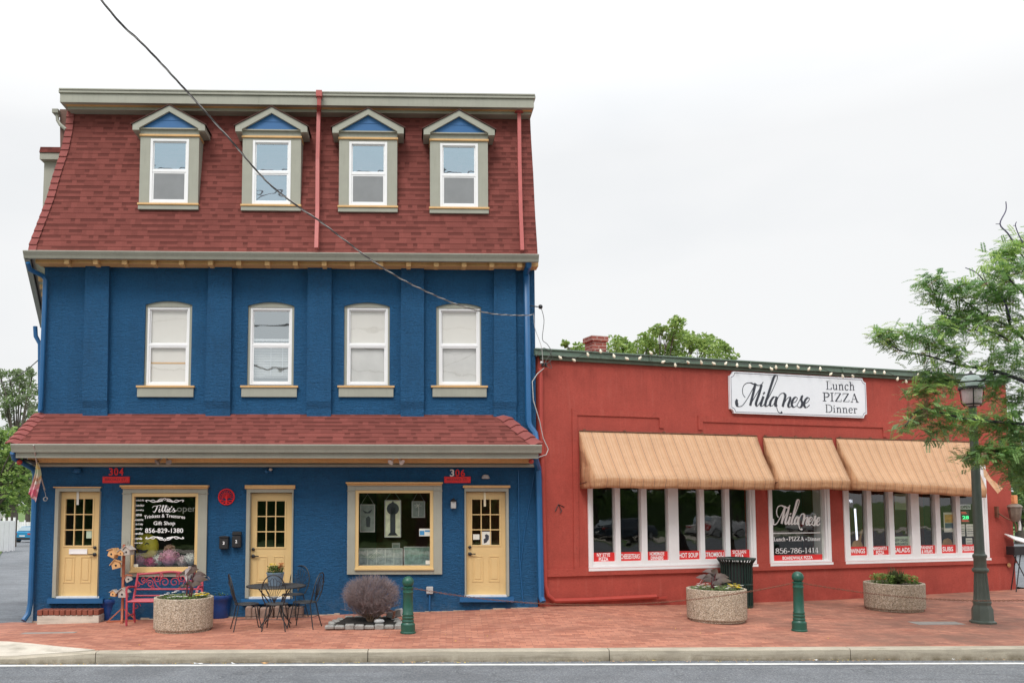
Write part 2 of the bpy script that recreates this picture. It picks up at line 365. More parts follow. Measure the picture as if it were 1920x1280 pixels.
def paver():
    N = NT('brick_pavers'); o = N.tc.outputs['Object']
    b = N.node('ShaderNodeTexBrick'); b.inputs['Scale'].default_value = 1; b.inputs['Brick Width'].default_value = .205
    b.inputs['Row Height'].default_value = .105; b.inputs['Mortar Size'].default_value = .006; b.inputs['Mortar Smooth'].default_value = .3
    b.inputs['Color1'].default_value = (*lin(200, 134, 108), 1); b.inputs['Color2'].default_value = (*lin(150, 88, 70), 1)
    b.inputs['Mortar'].default_value = (*lin(140, 96, 82), 1); b.inputs['Bias'].default_value = -.1
    N.l(N.map(o, (1, 1, 1), (0, 0, .03)), b.inputs['Vector'])
    c = b.outputs['Color']
    c = N.mix(N.ramp(N.noise(o, 1.4, 7, .7), [(.4, (0,)*3), (.75, (.5,)*3)]), c, lin(206, 150, 128))
    c = N.mix(N.ramp(N.noise(N.map(o, (.7, 2.5, 1)), 9, 5, .75), [(.36, (.7,)*3), (.5, (0,)*3)]), c, lin(140, 92, 76))
    c = N.mix(N.ramp(N.noise(N.map(o, (.5, 1.2, 1)), 1.1, 7, .75), [(.47, (0,)*3), (.68, (.45,)*3)]), c, lin(126, 82, 68))
    # damp, mossy patches towards the right end
    s = N.node('ShaderNodeSeparateXYZ'); N.l(o, s.inputs[0])
    side = N.ramp(N.math('DIVIDE', s.outputs[0], 14.0), [(.18, (.12,)*3), (.6, (1,)*3)])
    c = N.mix(N.math('MULTIPLY', side, N.ramp(N.noise(o, .9, 6, .7), [(.38, (0,)*3), (.62, (.8,)*3)])), c, lin(112, 84, 72))
    c = N.mix(N.ramp(N.noise(o, 160, 2, .8), [(.3, (.4,)*3), (.48, (0,)*3)]), c, lin(120, 70, 56))
    N.bump(N.math('ADD', N.math('MULTIPLY', b.outputs['Fac'], -1.0), N.math('MULTIPLY', N.noise(o, 60, 3), .6)), .5, .006)
    return N.set(c, .8)
M['paver'] = paver()
M['paint'] = pm('road_line_paint', (.72, .72, .7), .7, .25, 7, .3, 90)
M['grass'] = pm('lawn_grass', (.10, .17, .04), .9, .35, 2, .6, 60)
M['soil'] = pm('dark_mulch', (.02, .016, .013), .95, .5, 14, 1, 70, dist=.02)
M['bark'] = pm('tree_bark', (.10, .085, .07), .9, .3, 6, .8, 30, (1, 1, .3), dist=.01)
M['bark2'] = pm('dark_twig_bark', (.04, .036, .045), .8, .3, 8, .3, 40)
def leaf(name, col, tr=.35):
    N = NT(name); N.set(N.ramp(N.noise(N.tc.outputs['Object'], 3.5, 3), [(.3, sc(col, .7)), (.7, sc(col, 1.3))]), .55)
    t = N.node('ShaderNodeBsdfTranslucent'); t.inputs[0].default_value = (*sc(col, 1.3), 1)
    mx = N.node('ShaderNodeMixShader'); mx.inputs[0].default_value = tr
    N.l(N.bs.outputs[0], mx.inputs[1]); N.l(t.outputs[0], mx.inputs[2]); N.l(mx.outputs[0], N.out.inputs[0]); return N.m
M['leafA'] = leaf('locust_leaf', (.21, .36, .12)); M['leafB'] = leaf('locust_leaf_light', (.36, .50, .14)); M['leafC'] = leaf('locust_leaf_dark', (.16, .29, .12)); M['leafR'] = leaf('locust_leaf_rust', (.28, .19, .12))
M['lf1'] = leaf('fresh_green_leaf', (.27, .38, .10)); M['lf2'] = leaf('mid_green_leaf', (.17, .28, .07)); M['lf3'] = leaf('dark_green_leaf', (.08, .15, .045)); M['lf4'] = leaf('grey_green_leaf', (.22, .27, .16))
M['green'] = pm('dark_green_cast_iron', lin(34, 84, 70), .35, .12, 6, .15, 40)
M['lampgreen'] = pm('grey_green_post_paint', lin(82, 92, 84), .45, .2, 5, .2, 40)
M['cangreen'] = pm('trash_can_green', lin(22, 50, 44), .4, .15, 6, .1)
M['coping'] = weathered('green_metal_coping', lin(104, 124, 110), lin(80, 70, 58), .5, .4)
M['bulb'] = pm('cream_bulb', (.85, .78, .62), .3, .05, 5, 0)
M['signred'] = pm('bright_red_paint', (.72, .015, .02), .4, .08, 6, .03)
M['decalred'] = pm('red_vinyl_strip', (.70, .03, .03), .4, .05, 6, 0)
M['decalwhite'] = pm('white_vinyl_letter', (.93, .93, .93), .5, .02, 6, 0)
M['signwhite'] = pm('white_sign_board', (.82, .85, .90), .4, .03, 1.5, .02)
M['ink'] = pm('charcoal_lettering', (.035, .04, .055), .5, .1, 5, 0)
M['bench'] = pm('faded_red_cast_metal', lin(176, 62, 78), .5, .12, 8, .2)
M['wood'] = pm('terracotta_stained_wood', lin(176, 104, 78), .7, .2, 5, .3, 30)
M['palewood'] = pm('pale_raw_wood', lin(206, 160, 110), .7, .2, 8, .3, 40)
M['greywood'] = pm('whitewashed_wood', lin(176, 168, 160), .75, .2, 10, .3, 60)
M['pot'] = pm('cobalt_glazed_pot', lin(24, 62, 122), .25, .15, 5, .1, 20)
M['lightpot'] = pm('pale_blue_tin', lin(124, 148, 168), .4, .08, 6, .05)
M['stone'] = pm('granite_blocks', (.27, .265, .25), .85, .3, 12, .5, 60, dist=.01)
M['brickred'] = pm('old_brick', lin(134, 76, 60), .9, .25, 12, .4, 60)
M['mortar'] = pm('old_mortar', lin(176, 160, 144), .9, .25, 9, .5, 50)
M['purple'] = pm('purple_canna_leaf', (.25, .205, .20), .4, .3, 6, .1)
M['pink'] = pm('pink_petals', (.62, .26, .40), .8, .3, 20, .4, 90); M['wpetal'] = pm('white_petals', (.78, .76, .74), .8, .1, 20, .4, 90)
M['magenta'] = pm('magenta_petals', (.55, .06, .2), .8, .3, 20, .3); M['ypetal'] = pm('yellow_petals', (.8, .6, .04), .7, .15, 20, .2)
M['twig'] = pm('reddish_bare_twigs', (.23, .18, .18), .85, .3, 10, .2); M['twigb'] = pm('brown_stems', (.22, .15, .10), .85, .3, 10, .2)
M['chrome'] = pm('grey_metal', (.42, .43, .42), .35, .15, 6, .1, metal=.6)
M['cable'] = pm('twisted_cable', (.09, .085, .085), .6, .5, 9, .1); M['cablew'] = pm('pale_cable', (.5, .48, .46), .6, .2, 9, .1)
M['plastic'] = pm('grey_plastic_box', (.42, .42, .41), .5, .15, 9, .1)
M['rust'] = pm('rusty_chain', lin(112, 74, 56), .8, .35, 12, .4, 60)
# ------------------------------------------------------------------ frames of the two facades
def at_plane_px(px, py, Y): p = at(px, py, Y); return (p.x, p.y, 0)
B = Frame(at_plane_px(67, 1000, 16.35), math.radians(1.5))
UR = B(1007, 1000)[0]                           # width of the blue front
ro = B.w(UR + .06, .05, 0)
R = Frame(ro, math.radians(17.7))
RW = R(1900, 1000)[0]
SD = Vector((-math.sin(math.radians(20.5)), math.cos(math.radians(20.5)), 0))   # side street direction in blue frame
# ground heights
def yk(x): return 12.86 + .028*(x + 4.8)        # back edge of kerb
def yf(x):
    if x < ro.x: return B.o.y + math.tan(B.a)*(x - B.o.x)
    return ro.y + math.tan(R.a)*(x - ro.x)
def hx(x):
    pts = [(-12, -.25), (-7.6, -.09), (-5.4, -.03), (-2, .04), (.8, .12), (2.3, .19), (5.6, .09), (8.9, .07), (14, .13), (30, .1)]
    if x <= pts[0][0]: return pts[0][1]
    for (a, p), (b, q) in zip(pts, pts[1:]):
        if x <= b: return p + (q-p)*(x-a)/(b-a)
    return pts[-1][1]
def gz(x, y):
    t = max(0, min(1.25, (y - yk(x))/(yf(x) - yk(x)))); return hx(x)*t
def gp(px, py):
    d = ray(px, py); t = 11/d.y
    for _ in range(4000):
        p = EYE + d*t
        if p.z <= gz(p.x, p.y): break
        t += .004/abs(d.y)
    return Vector((p.x, p.y, gz(p.x, p.y)))
# ------------------------------------------------------------------ text
def text_verts(s, shear=0, bold=0, space=1.0):
    cu = bpy.data.curves.new('t', 'FONT'); cu.body = s; cu.size = 1; cu.shear = shear; cu.offset = bold; cu.space_character = space
    cu.resolution_u = 3; cu.align_x = 'LEFT'
    o = bpy.data.objects.new('t', cu); C.objects.link(o); bpy.context.view_layer.update()
    dg = bpy.context.evaluated_depsgraph_get(); me = bpy.data.meshes.new_from_object(o.evaluated_get(dg))
    vs = [tuple(v.co) for v in me.vertices]; fs = [tuple(p.vertices) for p in me.polygons]
    bpy.data.objects.remove(o); bpy.data.meshes.remove(me); bpy.data.curves.remove(cu); return vs, fs
def text(mb, s, x0, x1, z0, z1, y, mi=0, shear=0, bold=0.01, slope=0, arc=0, space=1.0):
    vs, fs = text_verts(s, shear, bold, space)
    ax = min(v[0] for v in vs); bx = max(v[0] for v in vs); ay = min(v[1] for v in vs); by = max(v[1] for v in vs)
    out = []
    for v in vs:
        t = (v[0]-ax)/(bx-ax); out.append((x0 + (x1-x0)*t, y, z0 + (z1-z0)*(v[1]-ay)/(by-ay) + slope*t + arc*(1-(2*t-1)**2)))
    mb.add(out, fs, mi)
STRK = [0]
def stroke(mb, pts, y, thick, thin, mi=0, smooth=True, ang=PI/2, wfn=None):
    """calligraphic ribbon in the xz plane; thick along verticals, thin along horizontals"""
    P = [Vector((p[0], 0, p[1])) for p in pts]
    P = cr(P, 7) if smooth and len(P) > 2 else P
    n = len(P); vs = []
    STRK[0] += 1; yy = y - .0004*(STRK[0] % 9)
    for i, p in enumerate(P):
        d = P[min(i+1, n-1)] - P[max(0, i-1)]
        d = d.normalized() if d.length > 1e-9 else Vector((1,0,0))
        w = thin + (thick-thin)*(max(0, -d.z) if wfn is None else wfn(d))
        nrm = Vector((-d.z, 0, d.x))*w/2
        vs += [(p.x+nrm.x, yy - i*.00004, p.z+nrm.z), (p.x-nrm.x, yy - i*.00004, p.z-nrm.z)]
    mb.add(vs, [(2*i, 2*i+1, 2*i+3, 2*i+2) for i in range(n-1)], mi)
MIL = [[(152,470),(140,500),(143,535),(165,560),(215,550),(270,480),(330,375),(385,262)],
 [(255,445),(225,400),(222,330),(250,275),(310,255),(370,275),(430,290),(470,270),(485,245)],
 [(387,262),(372,330),(345,440),(318,548)], [(318,548),(370,450),(430,350),(478,255)],
 [(465,280),(432,400),(395,510),(400,550),(420,545),(470,465)], [(490,430),(465,500),(455,545),(475,555),(510,520)],
 [(494,384),(497,396)], [(510,520),(570,420),(640,270),(668,190),(655,160),(625,180),(590,280),(545,420),(512,530),(530,557),(565,530)],
 [(655,440),(620,440),(580,500),(578,550),(610,545),(650,470)], [(662,435),(640,520),(648,557),(670,545)],
 [(730,630),(705,645),(675,620),(660,560),(665,480),(700,410),(740,388),(768,410),(765,450),(735,562)],
 [(735,562),(785,470),(825,440),(832,470),(808,540),(822,570),(850,550)],
 [(850,520),(900,500),(925,460),(905,440),(870,470),(852,530),(878,570),(920,545)],
 [(920,545),(975,440),(985,425),(975,470),(988,520),(972,565),(940,572),(925,550)],
 [(1010,530),(1060,500),(1080,460),(1055,448),(1020,490),(1012,545),(1040,575),(1082,540)]]
def mil(mb, conv, y, thick, thin, mi=0):
    for st in MIL: stroke(mb, [conv(*p) for p in st], y, thick, thin, mi)
    stroke(mb, [conv(140,490), conv(146,530), conv(160,545)], y, thick*1.2, thick, mi)
    stroke(mb, [conv(488,385), conv(502,395)], y, thick, thick, mi)
# serif letters: unit box, 'v' vertical (thick) strokes, 't' thin, 's' smooth with contrast
def _g(): 
    G = {}
    V = lambda x, a, b: ('v', [(x, a), (x, b)])
    H = lambda x0, x1, y: ('t', [(x0, y), (x1, y)])
    G['L'] = (.62, [V(.16,1,0), H(0,.32,.98), H(0,.56,.02), ('v', [(.56,.25),(.56,0)])])
    G['P'] = (.62, [V(.16,1,0), H(0,.32,.02), H(0,.36,.98), ('s', [(.16,.98),(.42,.97),(.58,.75),(.42,.5),(.16,.48)])])
    G['I'] = (.34, [V(.17,1,0), H(0,.34,.98), H(0,.34,.02)])
    G['Z'] = (.66, [H(.04,.58,.97), H(.03,.62,.03), ('v', [(.56,.97),(.08,.03)]), ('t', [(.05,.97),(.05,.75)]), ('t', [(.6,.03),(.6,.28)])])
    G['A'] = (.78, [('v', [(.36,1),(.64,.0)]), ('t', [(.36,1),(.12,0)]), H(.2,.56,.34), H(0,.24,.02), H(.48,.78,.02)])
    G['D'] = (.76, [V(.16,1,0), ('s', [(.02,.98),(.4,.98),(.66,.8),(.7,.5),(.66,.2),(.4,.02),(.02,.02)])])
    G['u'] = (.6, [V(.14,.66,.2), ('s', [(.14,.25),(.18,.05),(.32,.03),(.44,.18)]), V(.46,.66,0), H(0,.16,.64), H(.32,.46,.64), H(.46,.58,.02)])
    G['n'] = (.6, [V(.14,.66,0), ('s', [(.14,.45),(.28,.64),(.4,.64),(.46,.45)]), V(.46,.5,0), H(0,.14,.64), H(.02,.26,.02), H(.34,.58,.02)])
    G['h'] = (.6, [V(.14,1,0), ('s', [(.14,.45),(.28,.64),(.4,.64),(.46,.45)]), V(.46,.5,0), H(0,.14,.98), H(.02,.26,.02), H(.34,.58,.02)])
    G['c'] = (.48, [('s', [(.42,.5),(.36,.63),(.24,.66),(.1,.5),(.08,.33),(.12,.1),(.26,.0),(.42,.12)])])
    G['i'] = (.3, [V(.15,.66,0), H(.02,.15,.64), H(.03,.27,.02), V(.15,.93,.80)])
    G['e'] = (.5, [('s', [(.1,.36),(.42,.38),(.4,.58),(.26,.66),(.1,.5),(.08,.33),(.12,.1),(.26,.0),(.44,.12)])])
    G['r'] = (.44, [V(.14,.66,0), ('s', [(.14,.42),(.24,.62),(.38,.62)]), H(0,.14,.64), H(.02,.28,.02), V(.37,.64,.5)])
    G['8'] = (.56, [('s', [(.27,.52),(.1,.64),(.08,.82),(.27,.98),(.45,.82),(.42,.66),(.27,.52),(.06,.36),(.05,.14),(.27,.01),(.49,.14),(.47,.36),(.27,.52)])])
    G['5'] = (.54, [('t', [(.12,.96),(.46,.96)]), V(.11,.98,.55), ('s', [(.11,.55),(.3,.62),(.47,.48),(.48,.2),(.34,.02),(.1,.03),(.04,.14)])])
    G['6'] = (.56, [('s', [(.46,.9),(.34,.98),(.16,.85),(.06,.5),(.08,.15),(.27,.01),(.46,.13),(.48,.38),(.34,.55),(.16,.5),(.07,.35)])])
    G['7'] = (.52, [('t', [(.05,.95),(.48,.95)]), ('v', [(.48,.95),(.2,0)]), ('t', [(.06,.97),(.06,.78)])])
    G['1'] = (.4, [V(.2,1,0), H(.04,.36,.02), ('t', [(.2,.98),(.05,.86)])])
    G['4'] = (.58, [V(.38,1,0), ('t', [(.38,.98),(.03,.3)]), H(.03,.56,.28), H(.24,.52,.02)])
    G['-'] = (.34, [('v', [(.04,.36),(.3,.36001)])])
    G['*'] = (.34, [('v', [(.12,.4),(.22,.4)])])
    G[' '] = (.2, [])
    return G
SER = _g()
def serif(mb, s, x0, x1, z0, z1, y, mi=0, slope=0, wt=.13, thin=.05, caps=1):
    W = sum(SER[c][0]+.06 for c in s); k = (x1-x0)/W; h = z1-z0; x = 0
    for c in s:
        w, st = SER[c]
        for kind, pts in st:
            P = [(x0 + (x+a)*k, z0 + b*h + slope*((x+a)/W)) for a, b in pts]
            th = h*wt; tn = h*thin
            if kind == 'v': stroke(mb, P, y, th, th, mi, smooth=False)
            elif kind == 't': stroke(mb, P, y, tn, tn, mi, smooth=False)
            else: stroke(mb, P, y, th, tn, mi, wfn=lambda d: abs(d.z))
        x += w+.06
# ------------------------------------------------------------------ generic builders
def wall_holes(mb, u0, u1, z0, z1, holes, y0, y1, mi=0, rmi=None):
    us = sorted({u0, u1, *[h[0] for h in holes], *[h[1] for h in holes]}); zs = sorted({z0, z1, *[h[2] for h in holes], *[h[3] for h in holes]})
    for a, b in zip(us, us[1:]):
        for c, d in zip(zs, zs[1:]):
            m, n = (a+b)/2, (c+d)/2
            if any(h[0] < m < h[1] and h[2] < n < h[3] for h in holes): continue
            mb.quad((a,y0,c), (b,y0,c), (b,y0,d), (a,y0,d), mi)
    r = mi if rmi is None else rmi
    for a, b, c, d in holes:
        mb.quad((a,y0,c),(a,y1,c),(a,y1,d),(a,y0,d), r); mb.quad((b,y0,c),(b,y1,c),(b,y1,d),(b,y0,d), r)
        mb.quad((a,y0,c),(b,y0,c),(b,y1,c),(a,y1,c), r); mb.quad((a,y0,d),(b,y0,d),(b,y1,d),(a,y1,d), r)
def rframe(mb, a, b, c, d, w, y0, y1, mi=0, wt=None, wb=None):     # rectangular frame around opening a..b, c..d (outer), bar width w
    wt = w if wt is None else wt; wb = w if wb is None else wb
    mb.box(a, a+w, y0, y1, c, d, mi); mb.box(b-w, b, y0, y1, c, d, mi)
    mb.box(a+w, b-w, y0+.001, y1-.001, d-wt, d, mi); mb.box(a+w, b-w, y0+.001, y1-.001, c, c+wb, mi)
def profile_run(mb, prof, u0, u1, mi=0):        # prof: (y,z) polygon extruded along x
    n = len(prof); vs = [(u0, p[0], p[1]) for p in prof] + [(u1, p[0], p[1]) for p in prof]
    mb.add(vs, [tuple(range(n)), tuple(range(2*n-1, n-1, -1))] + [(i, (i+1)%n, n+(i+1)%n, n+i) for i in range(n)], mi)
def room(mb, u0, u1, y0, y1, z0, z1, mi=0):
    mb.quad((u0,y1,z0),(u1,y1,z0),(u1,y1,z1),(u0,y1,z1), mi); mb.quad((u0,y0,z0),(u0,y1,z0),(u0,y1,z1),(u0,y0,z1), mi)
    mb.quad((u1,y0,z0),(u1,y1,z0),(u1,y1,z1),(u1,y0,z1), mi); mb.quad((u0,y0,z0),(u1,y0,z0),(u1,y1,z0),(u0,y1,z0), mi)
    mb.quad((u0,y0,z1),(u1,y0,z1),(u1,y1,z1),(u0,y1,z1), mi)
def courses(mb, A, Bp, rowh=.125, lift=.008, mi=0, voff=0):
    """shingle courses between a lower/upper pair list. A(t),Bp(t): left and right points for t (distance up the slope in 0..1) ; returns strips with a small shadow step"""
    La = [A(i/40) for i in range(41)]; L = sum((La[i+1]-La[i]).length for i in range(40)); n = max(1, round(L/rowh))
    for i in range(n):
        t0, t1 = i/n, (i+1)/n
        a0, b0, a1, b1 = A(t0), Bp(t0), A(t1), Bp(t1)
        nrm = (b0-a0).cross(a1-a0).normalized()
        if nrm.z < 0: nrm = -nrm
        o = nrm*lift
        v0, v1 = voff + i*.125, voff + i*.125 + .1249
        ua0, ub0, ua1, ub1 = a0.x, b0.x, a1.x, b1.x
        if abs(b0.x-a0.x) < (b0-a0).length*.7: ua0, ub0, ua1, ub1 = a0.y, b0.y, a1.y, b1.y
        mb.quad(a0+o, b0+o, b1+o*.15, a1+o*.15, mi, [(ua0,v0),(ub0,v0),(ub1,v1),(ua1,v1)])
        mb.quad(a0-o, b0-o, b0+o, a0+o, mi, [(ua0,v0),(ub0,v0),(ub0,v0+.001),(ua0,v0+.001)])
# ------------------------------------------------------------------ BLUE BUILDING
blue = empty('shop_building', B.o, B.a, 'three storey blue painted brick shop building with red shingled mansard roof and four dormers', 'building')
zE = B(500, 490, -.0)[1]                         # top of blue wall at the eave
def rect(fr, x0, x1, y0, y1, v=0):               # px rect -> u0,u1,z0,z1
    a = fr(x0, (y0+y1)/2, v); b = fr(x1, (y0+y1)/2, v); xm = (x0+x1)/2
    return a[0], b[0], fr(xm, y1, v)[1], fr(xm, y0, v)[1]
doors = [rect(B, 107.5, 187, 921, 1119.5), rect(B, 467, 548.5, 923, 1120.5), rect(B, 872.5, 950.5, 921, 1117)]
shops = [rect(B, 247, 370, 925, 1070), rect(B, 667, 811.5, 920, 1065)]
ups = [rect(B, 271, 359, 564, 724), rect(B, 464, 551, 566, 723), rect(B, 645, 730.5, 567, 723), rect(B, 818, 902.5, 568, 723.5)]
mb = MB()
zb = -2.2
wall_holes(mb, 0, UR, zb, zE, doors + shops + ups, 0, .3)
for a, b, c, d in ups:                           # arched heads: brick filling above the arc
    w = b-a; ri = .075; n = 12
    arc = [(a + w*i/n, d - ri*(2*i/n-1)**2) for i in range(n+1)]
    vs = [(p[0], y, p[1]) for y in (0.0, .3) for p in arc] + [(a+w*i/n, 0.0, d) for i in range(n+1)]
    fs = [(i, i+1, n+1+i+1, n+1+i) for i in range(n)] + [(i, i+1, 2*n+2+i+1, 2*n+2+i) for i in range(n)]
    mb.add(vs, fs)
# side and rear walls follow the side street
dep = 7.4; s0 = Vector((0,0,0)); s1 = SD*dep; e0 = Vector((UR,0,0)); e1 = e0 + SD*dep
for p, q in ((s0, s1), (s1, e1), (e1, e0)):
    mb.quad((p.x,p.y,zb),(q.x,q.y,zb),(q.x,q.y,zE),(p.x,p.y,zE))
mb.build('wall', M['blue'], blue, recalc=False)
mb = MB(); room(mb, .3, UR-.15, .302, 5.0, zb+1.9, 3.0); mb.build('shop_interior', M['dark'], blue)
# pilasters
for (tl, tr, bl, br) in ((160,204.7,153,200), (391,435,384,431), (577,621.6,574.5,620.5), (752,795,751,795), (926.5,967,925.5,969)):
    t = B(tl, 500, -.1)[0]; t2 = B(tr, 500, -.1)[0]; b_ = B(bl, 770, -.1)[0]; b2 = B(br, 770, -.1)[0]
    zm = B(500, 752, -.1)[1]; zp = B(500, 785, -.1)[1]
    mb = MB(); u0, u1 = (t+b_)/2, (t2+b2)/2
    mb.prism([(b_, zm), (b2, zm), (t2, zE-.001), (t, zE-.001)], -.10, .02)
    mb.add([(b_+.002,-.099,zm),(b2-.002,-.099,zm),(b2-.002,-.055,zm-.14),(b_+.002,-.055,zm-.14),(b_+.002,-.05,zp-.1),(b2-.002,-.05,zp-.1),(b_+.002,.01,zm),(b2-.002,.01,zm),(b_+.002,.01,zp-.1),(b2-.002,.01,zp-.1)],
           [(0,3,2,1),(3,4,5,2),(0,6,8,4,3),(1,2,5,9,7)])
    mb.build('pilaster', M['blue'], blue, recalc=False)
# upper sash windows
def sash(a, b, c, d, y, mb_f, mb_g, fw=.045, mid=.5, mat_split=True):
    rframe(mb_f, a, b, c, d, fw, y-.02, y+.05)
    zm = c + (d-c)*mid
    mb_f.box(a+fw, b-fw, y-.012, y+.045, zm-.025, zm+.025)
    rframe(mb_f, a+fw, b-fw, c+fw, zm-.025, .028, y-.005, y+.03); rframe(mb_f, a+fw, b-fw, zm+.025, d-fw, .022, y+.012, y+.04)
    g = fw+.02
    mb_g.quad((a+g,y+.012,c+g),(b-g,y+.012,c+g),(b-g,y+.012,zm),(a+g,y+.012,zm)); mb_g.quad((a+g,y+.028,zm),(b-g,y+.028,zm),(b-g,y+.028,d-g),(a+g,y+.028,d-g))
spx = [(276.5,356,576.5,723), (469.5,548,577.5,722), (650.5,727.5,577.5,722.5), (822.5,899.5,579,722.5)]
sillx = [(254.7,364,257,362.5), (450,558.5,452.5,556.5), (632.5,739.7,635,737.7), (808,915,811,912.5)]
for k, (op, sp, sx) in enumerate(zip(ups, spx, sillx)):
    a, b, c, d = op; w = b-a; n = 12
    sa, sb, scz, sd = rect(B, *sp, .09)
    mb = MB()                                     # sage surround with arched head
    arc = [(b - w*i/n, d - .075*(2*i/n-1)**2) for i in range(n+1)]
    y0, y1 = .035, .16
    mb.prism([(sa, sd), (sb, sd)] + [(b-.002, d-.075)] + arc[1:-1] + [(a+.002, d-.075)], y0, y1)
    mb.box(a+.001, sa, y0, y1, c, d-.075); mb.box(sb, b-.001, y0, y1, c, d-.075)
    win = mb.build('window', M['sage'], blue)
    f, g = MB(), MB(); sash(sa, sb, scz, sd, .07, f, g, mid=.515)
    f.build('window_sash', M['white'], win, bevel=.003); g.build('pane', M['glasssky'] if k == 1 else M['glassmid'], win, recalc=False)
    q = MB(); zm = scz+(sd-scz)*.515
    if k != 1:
        q.box(sa+.03, sb-.03, .122, .127, scz+.04, sd-.03); q.box(sa+.03, sb-.03, .12, .14, scz+.035, scz+.06)
        q.build('roller_blind', M['blind'], win)
        if k == 0:
            q = MB(); q.box(sa+.03, sb-.03, .118, .1215, zm-.36, zm-.33); q.build('blind_hem', M['tan'], win)
        if k >= 2:
            q = MB(); q.box(sa+.03, sb-.03, .1215, .1219, scz+.04, zm-.03); q.build('window_screen', pm('pale_grey_screen', (.62, .62, .60), .8, .1, 3, .1), win)
    else:
        q.box(sa+.03, sb-.03, .19, .2, scz+.16, zm); q.build('slatted_blind', M['slat'], win); q = MB(); q.box(sa+.05, sb-.05, .105, .12, zm+.09, zm+.13); q.build('raised_sash_rail', M['white'], win)
        q = MB()
        for j in (1, 2): x = sa+(sb-sa)*(.2+.28*j); q.box(x-.006, x+.006, .16, .175, scz+.2, zm-.03)
        for j in range(5): z = scz+.22+j*.14; q.box(sa+.25, sb-.08, .162, .173, z-.005, z+.005)
        q.build('window_grille', M['white'], win)
    q = MB(); q.box(a-.02, b+.02, .31, .9, c-.05, d+.05); q.build('room_behind', M['inside'] if k == 1 else M['dark'], win) if False else None
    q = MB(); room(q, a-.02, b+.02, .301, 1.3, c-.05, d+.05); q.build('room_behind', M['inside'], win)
    q = MB(); s0_, s1_, z0_, z1_ = rect(B, sx[0], sx[1], 722.5, 726, -.07); q.box(s0_, s1_, -.07, .1, z0_, z1_)
    t0, t1, z2, z3 = rect(B, sx[2], sx[3], 726, 744, -.04); q2 = MB(); q2.box(t0, t1, -.045, .05, z2, z0_)
    q.build('sill', M['tan'], win, bevel=.004); q2.build('sill_apron', M['sage'], win, bevel=.004)
q = MB(); rj = random.Random(8); x = 0.0
while x < UR-.1:
    l_ = rj.uniform(.08, .4); g_ = B.w(x, 0, 0); z_ = gz(g_.x, g_.y-.05); h_ = rj.uniform(.0, .035)
    if h_ > .008: q.box(x, x+l_, -rj.uniform(.02, .05), -.001, z_-.05, z_+h_)
    x += l_+.002
q.build('mortar_fillet', M['mortar'], blue)
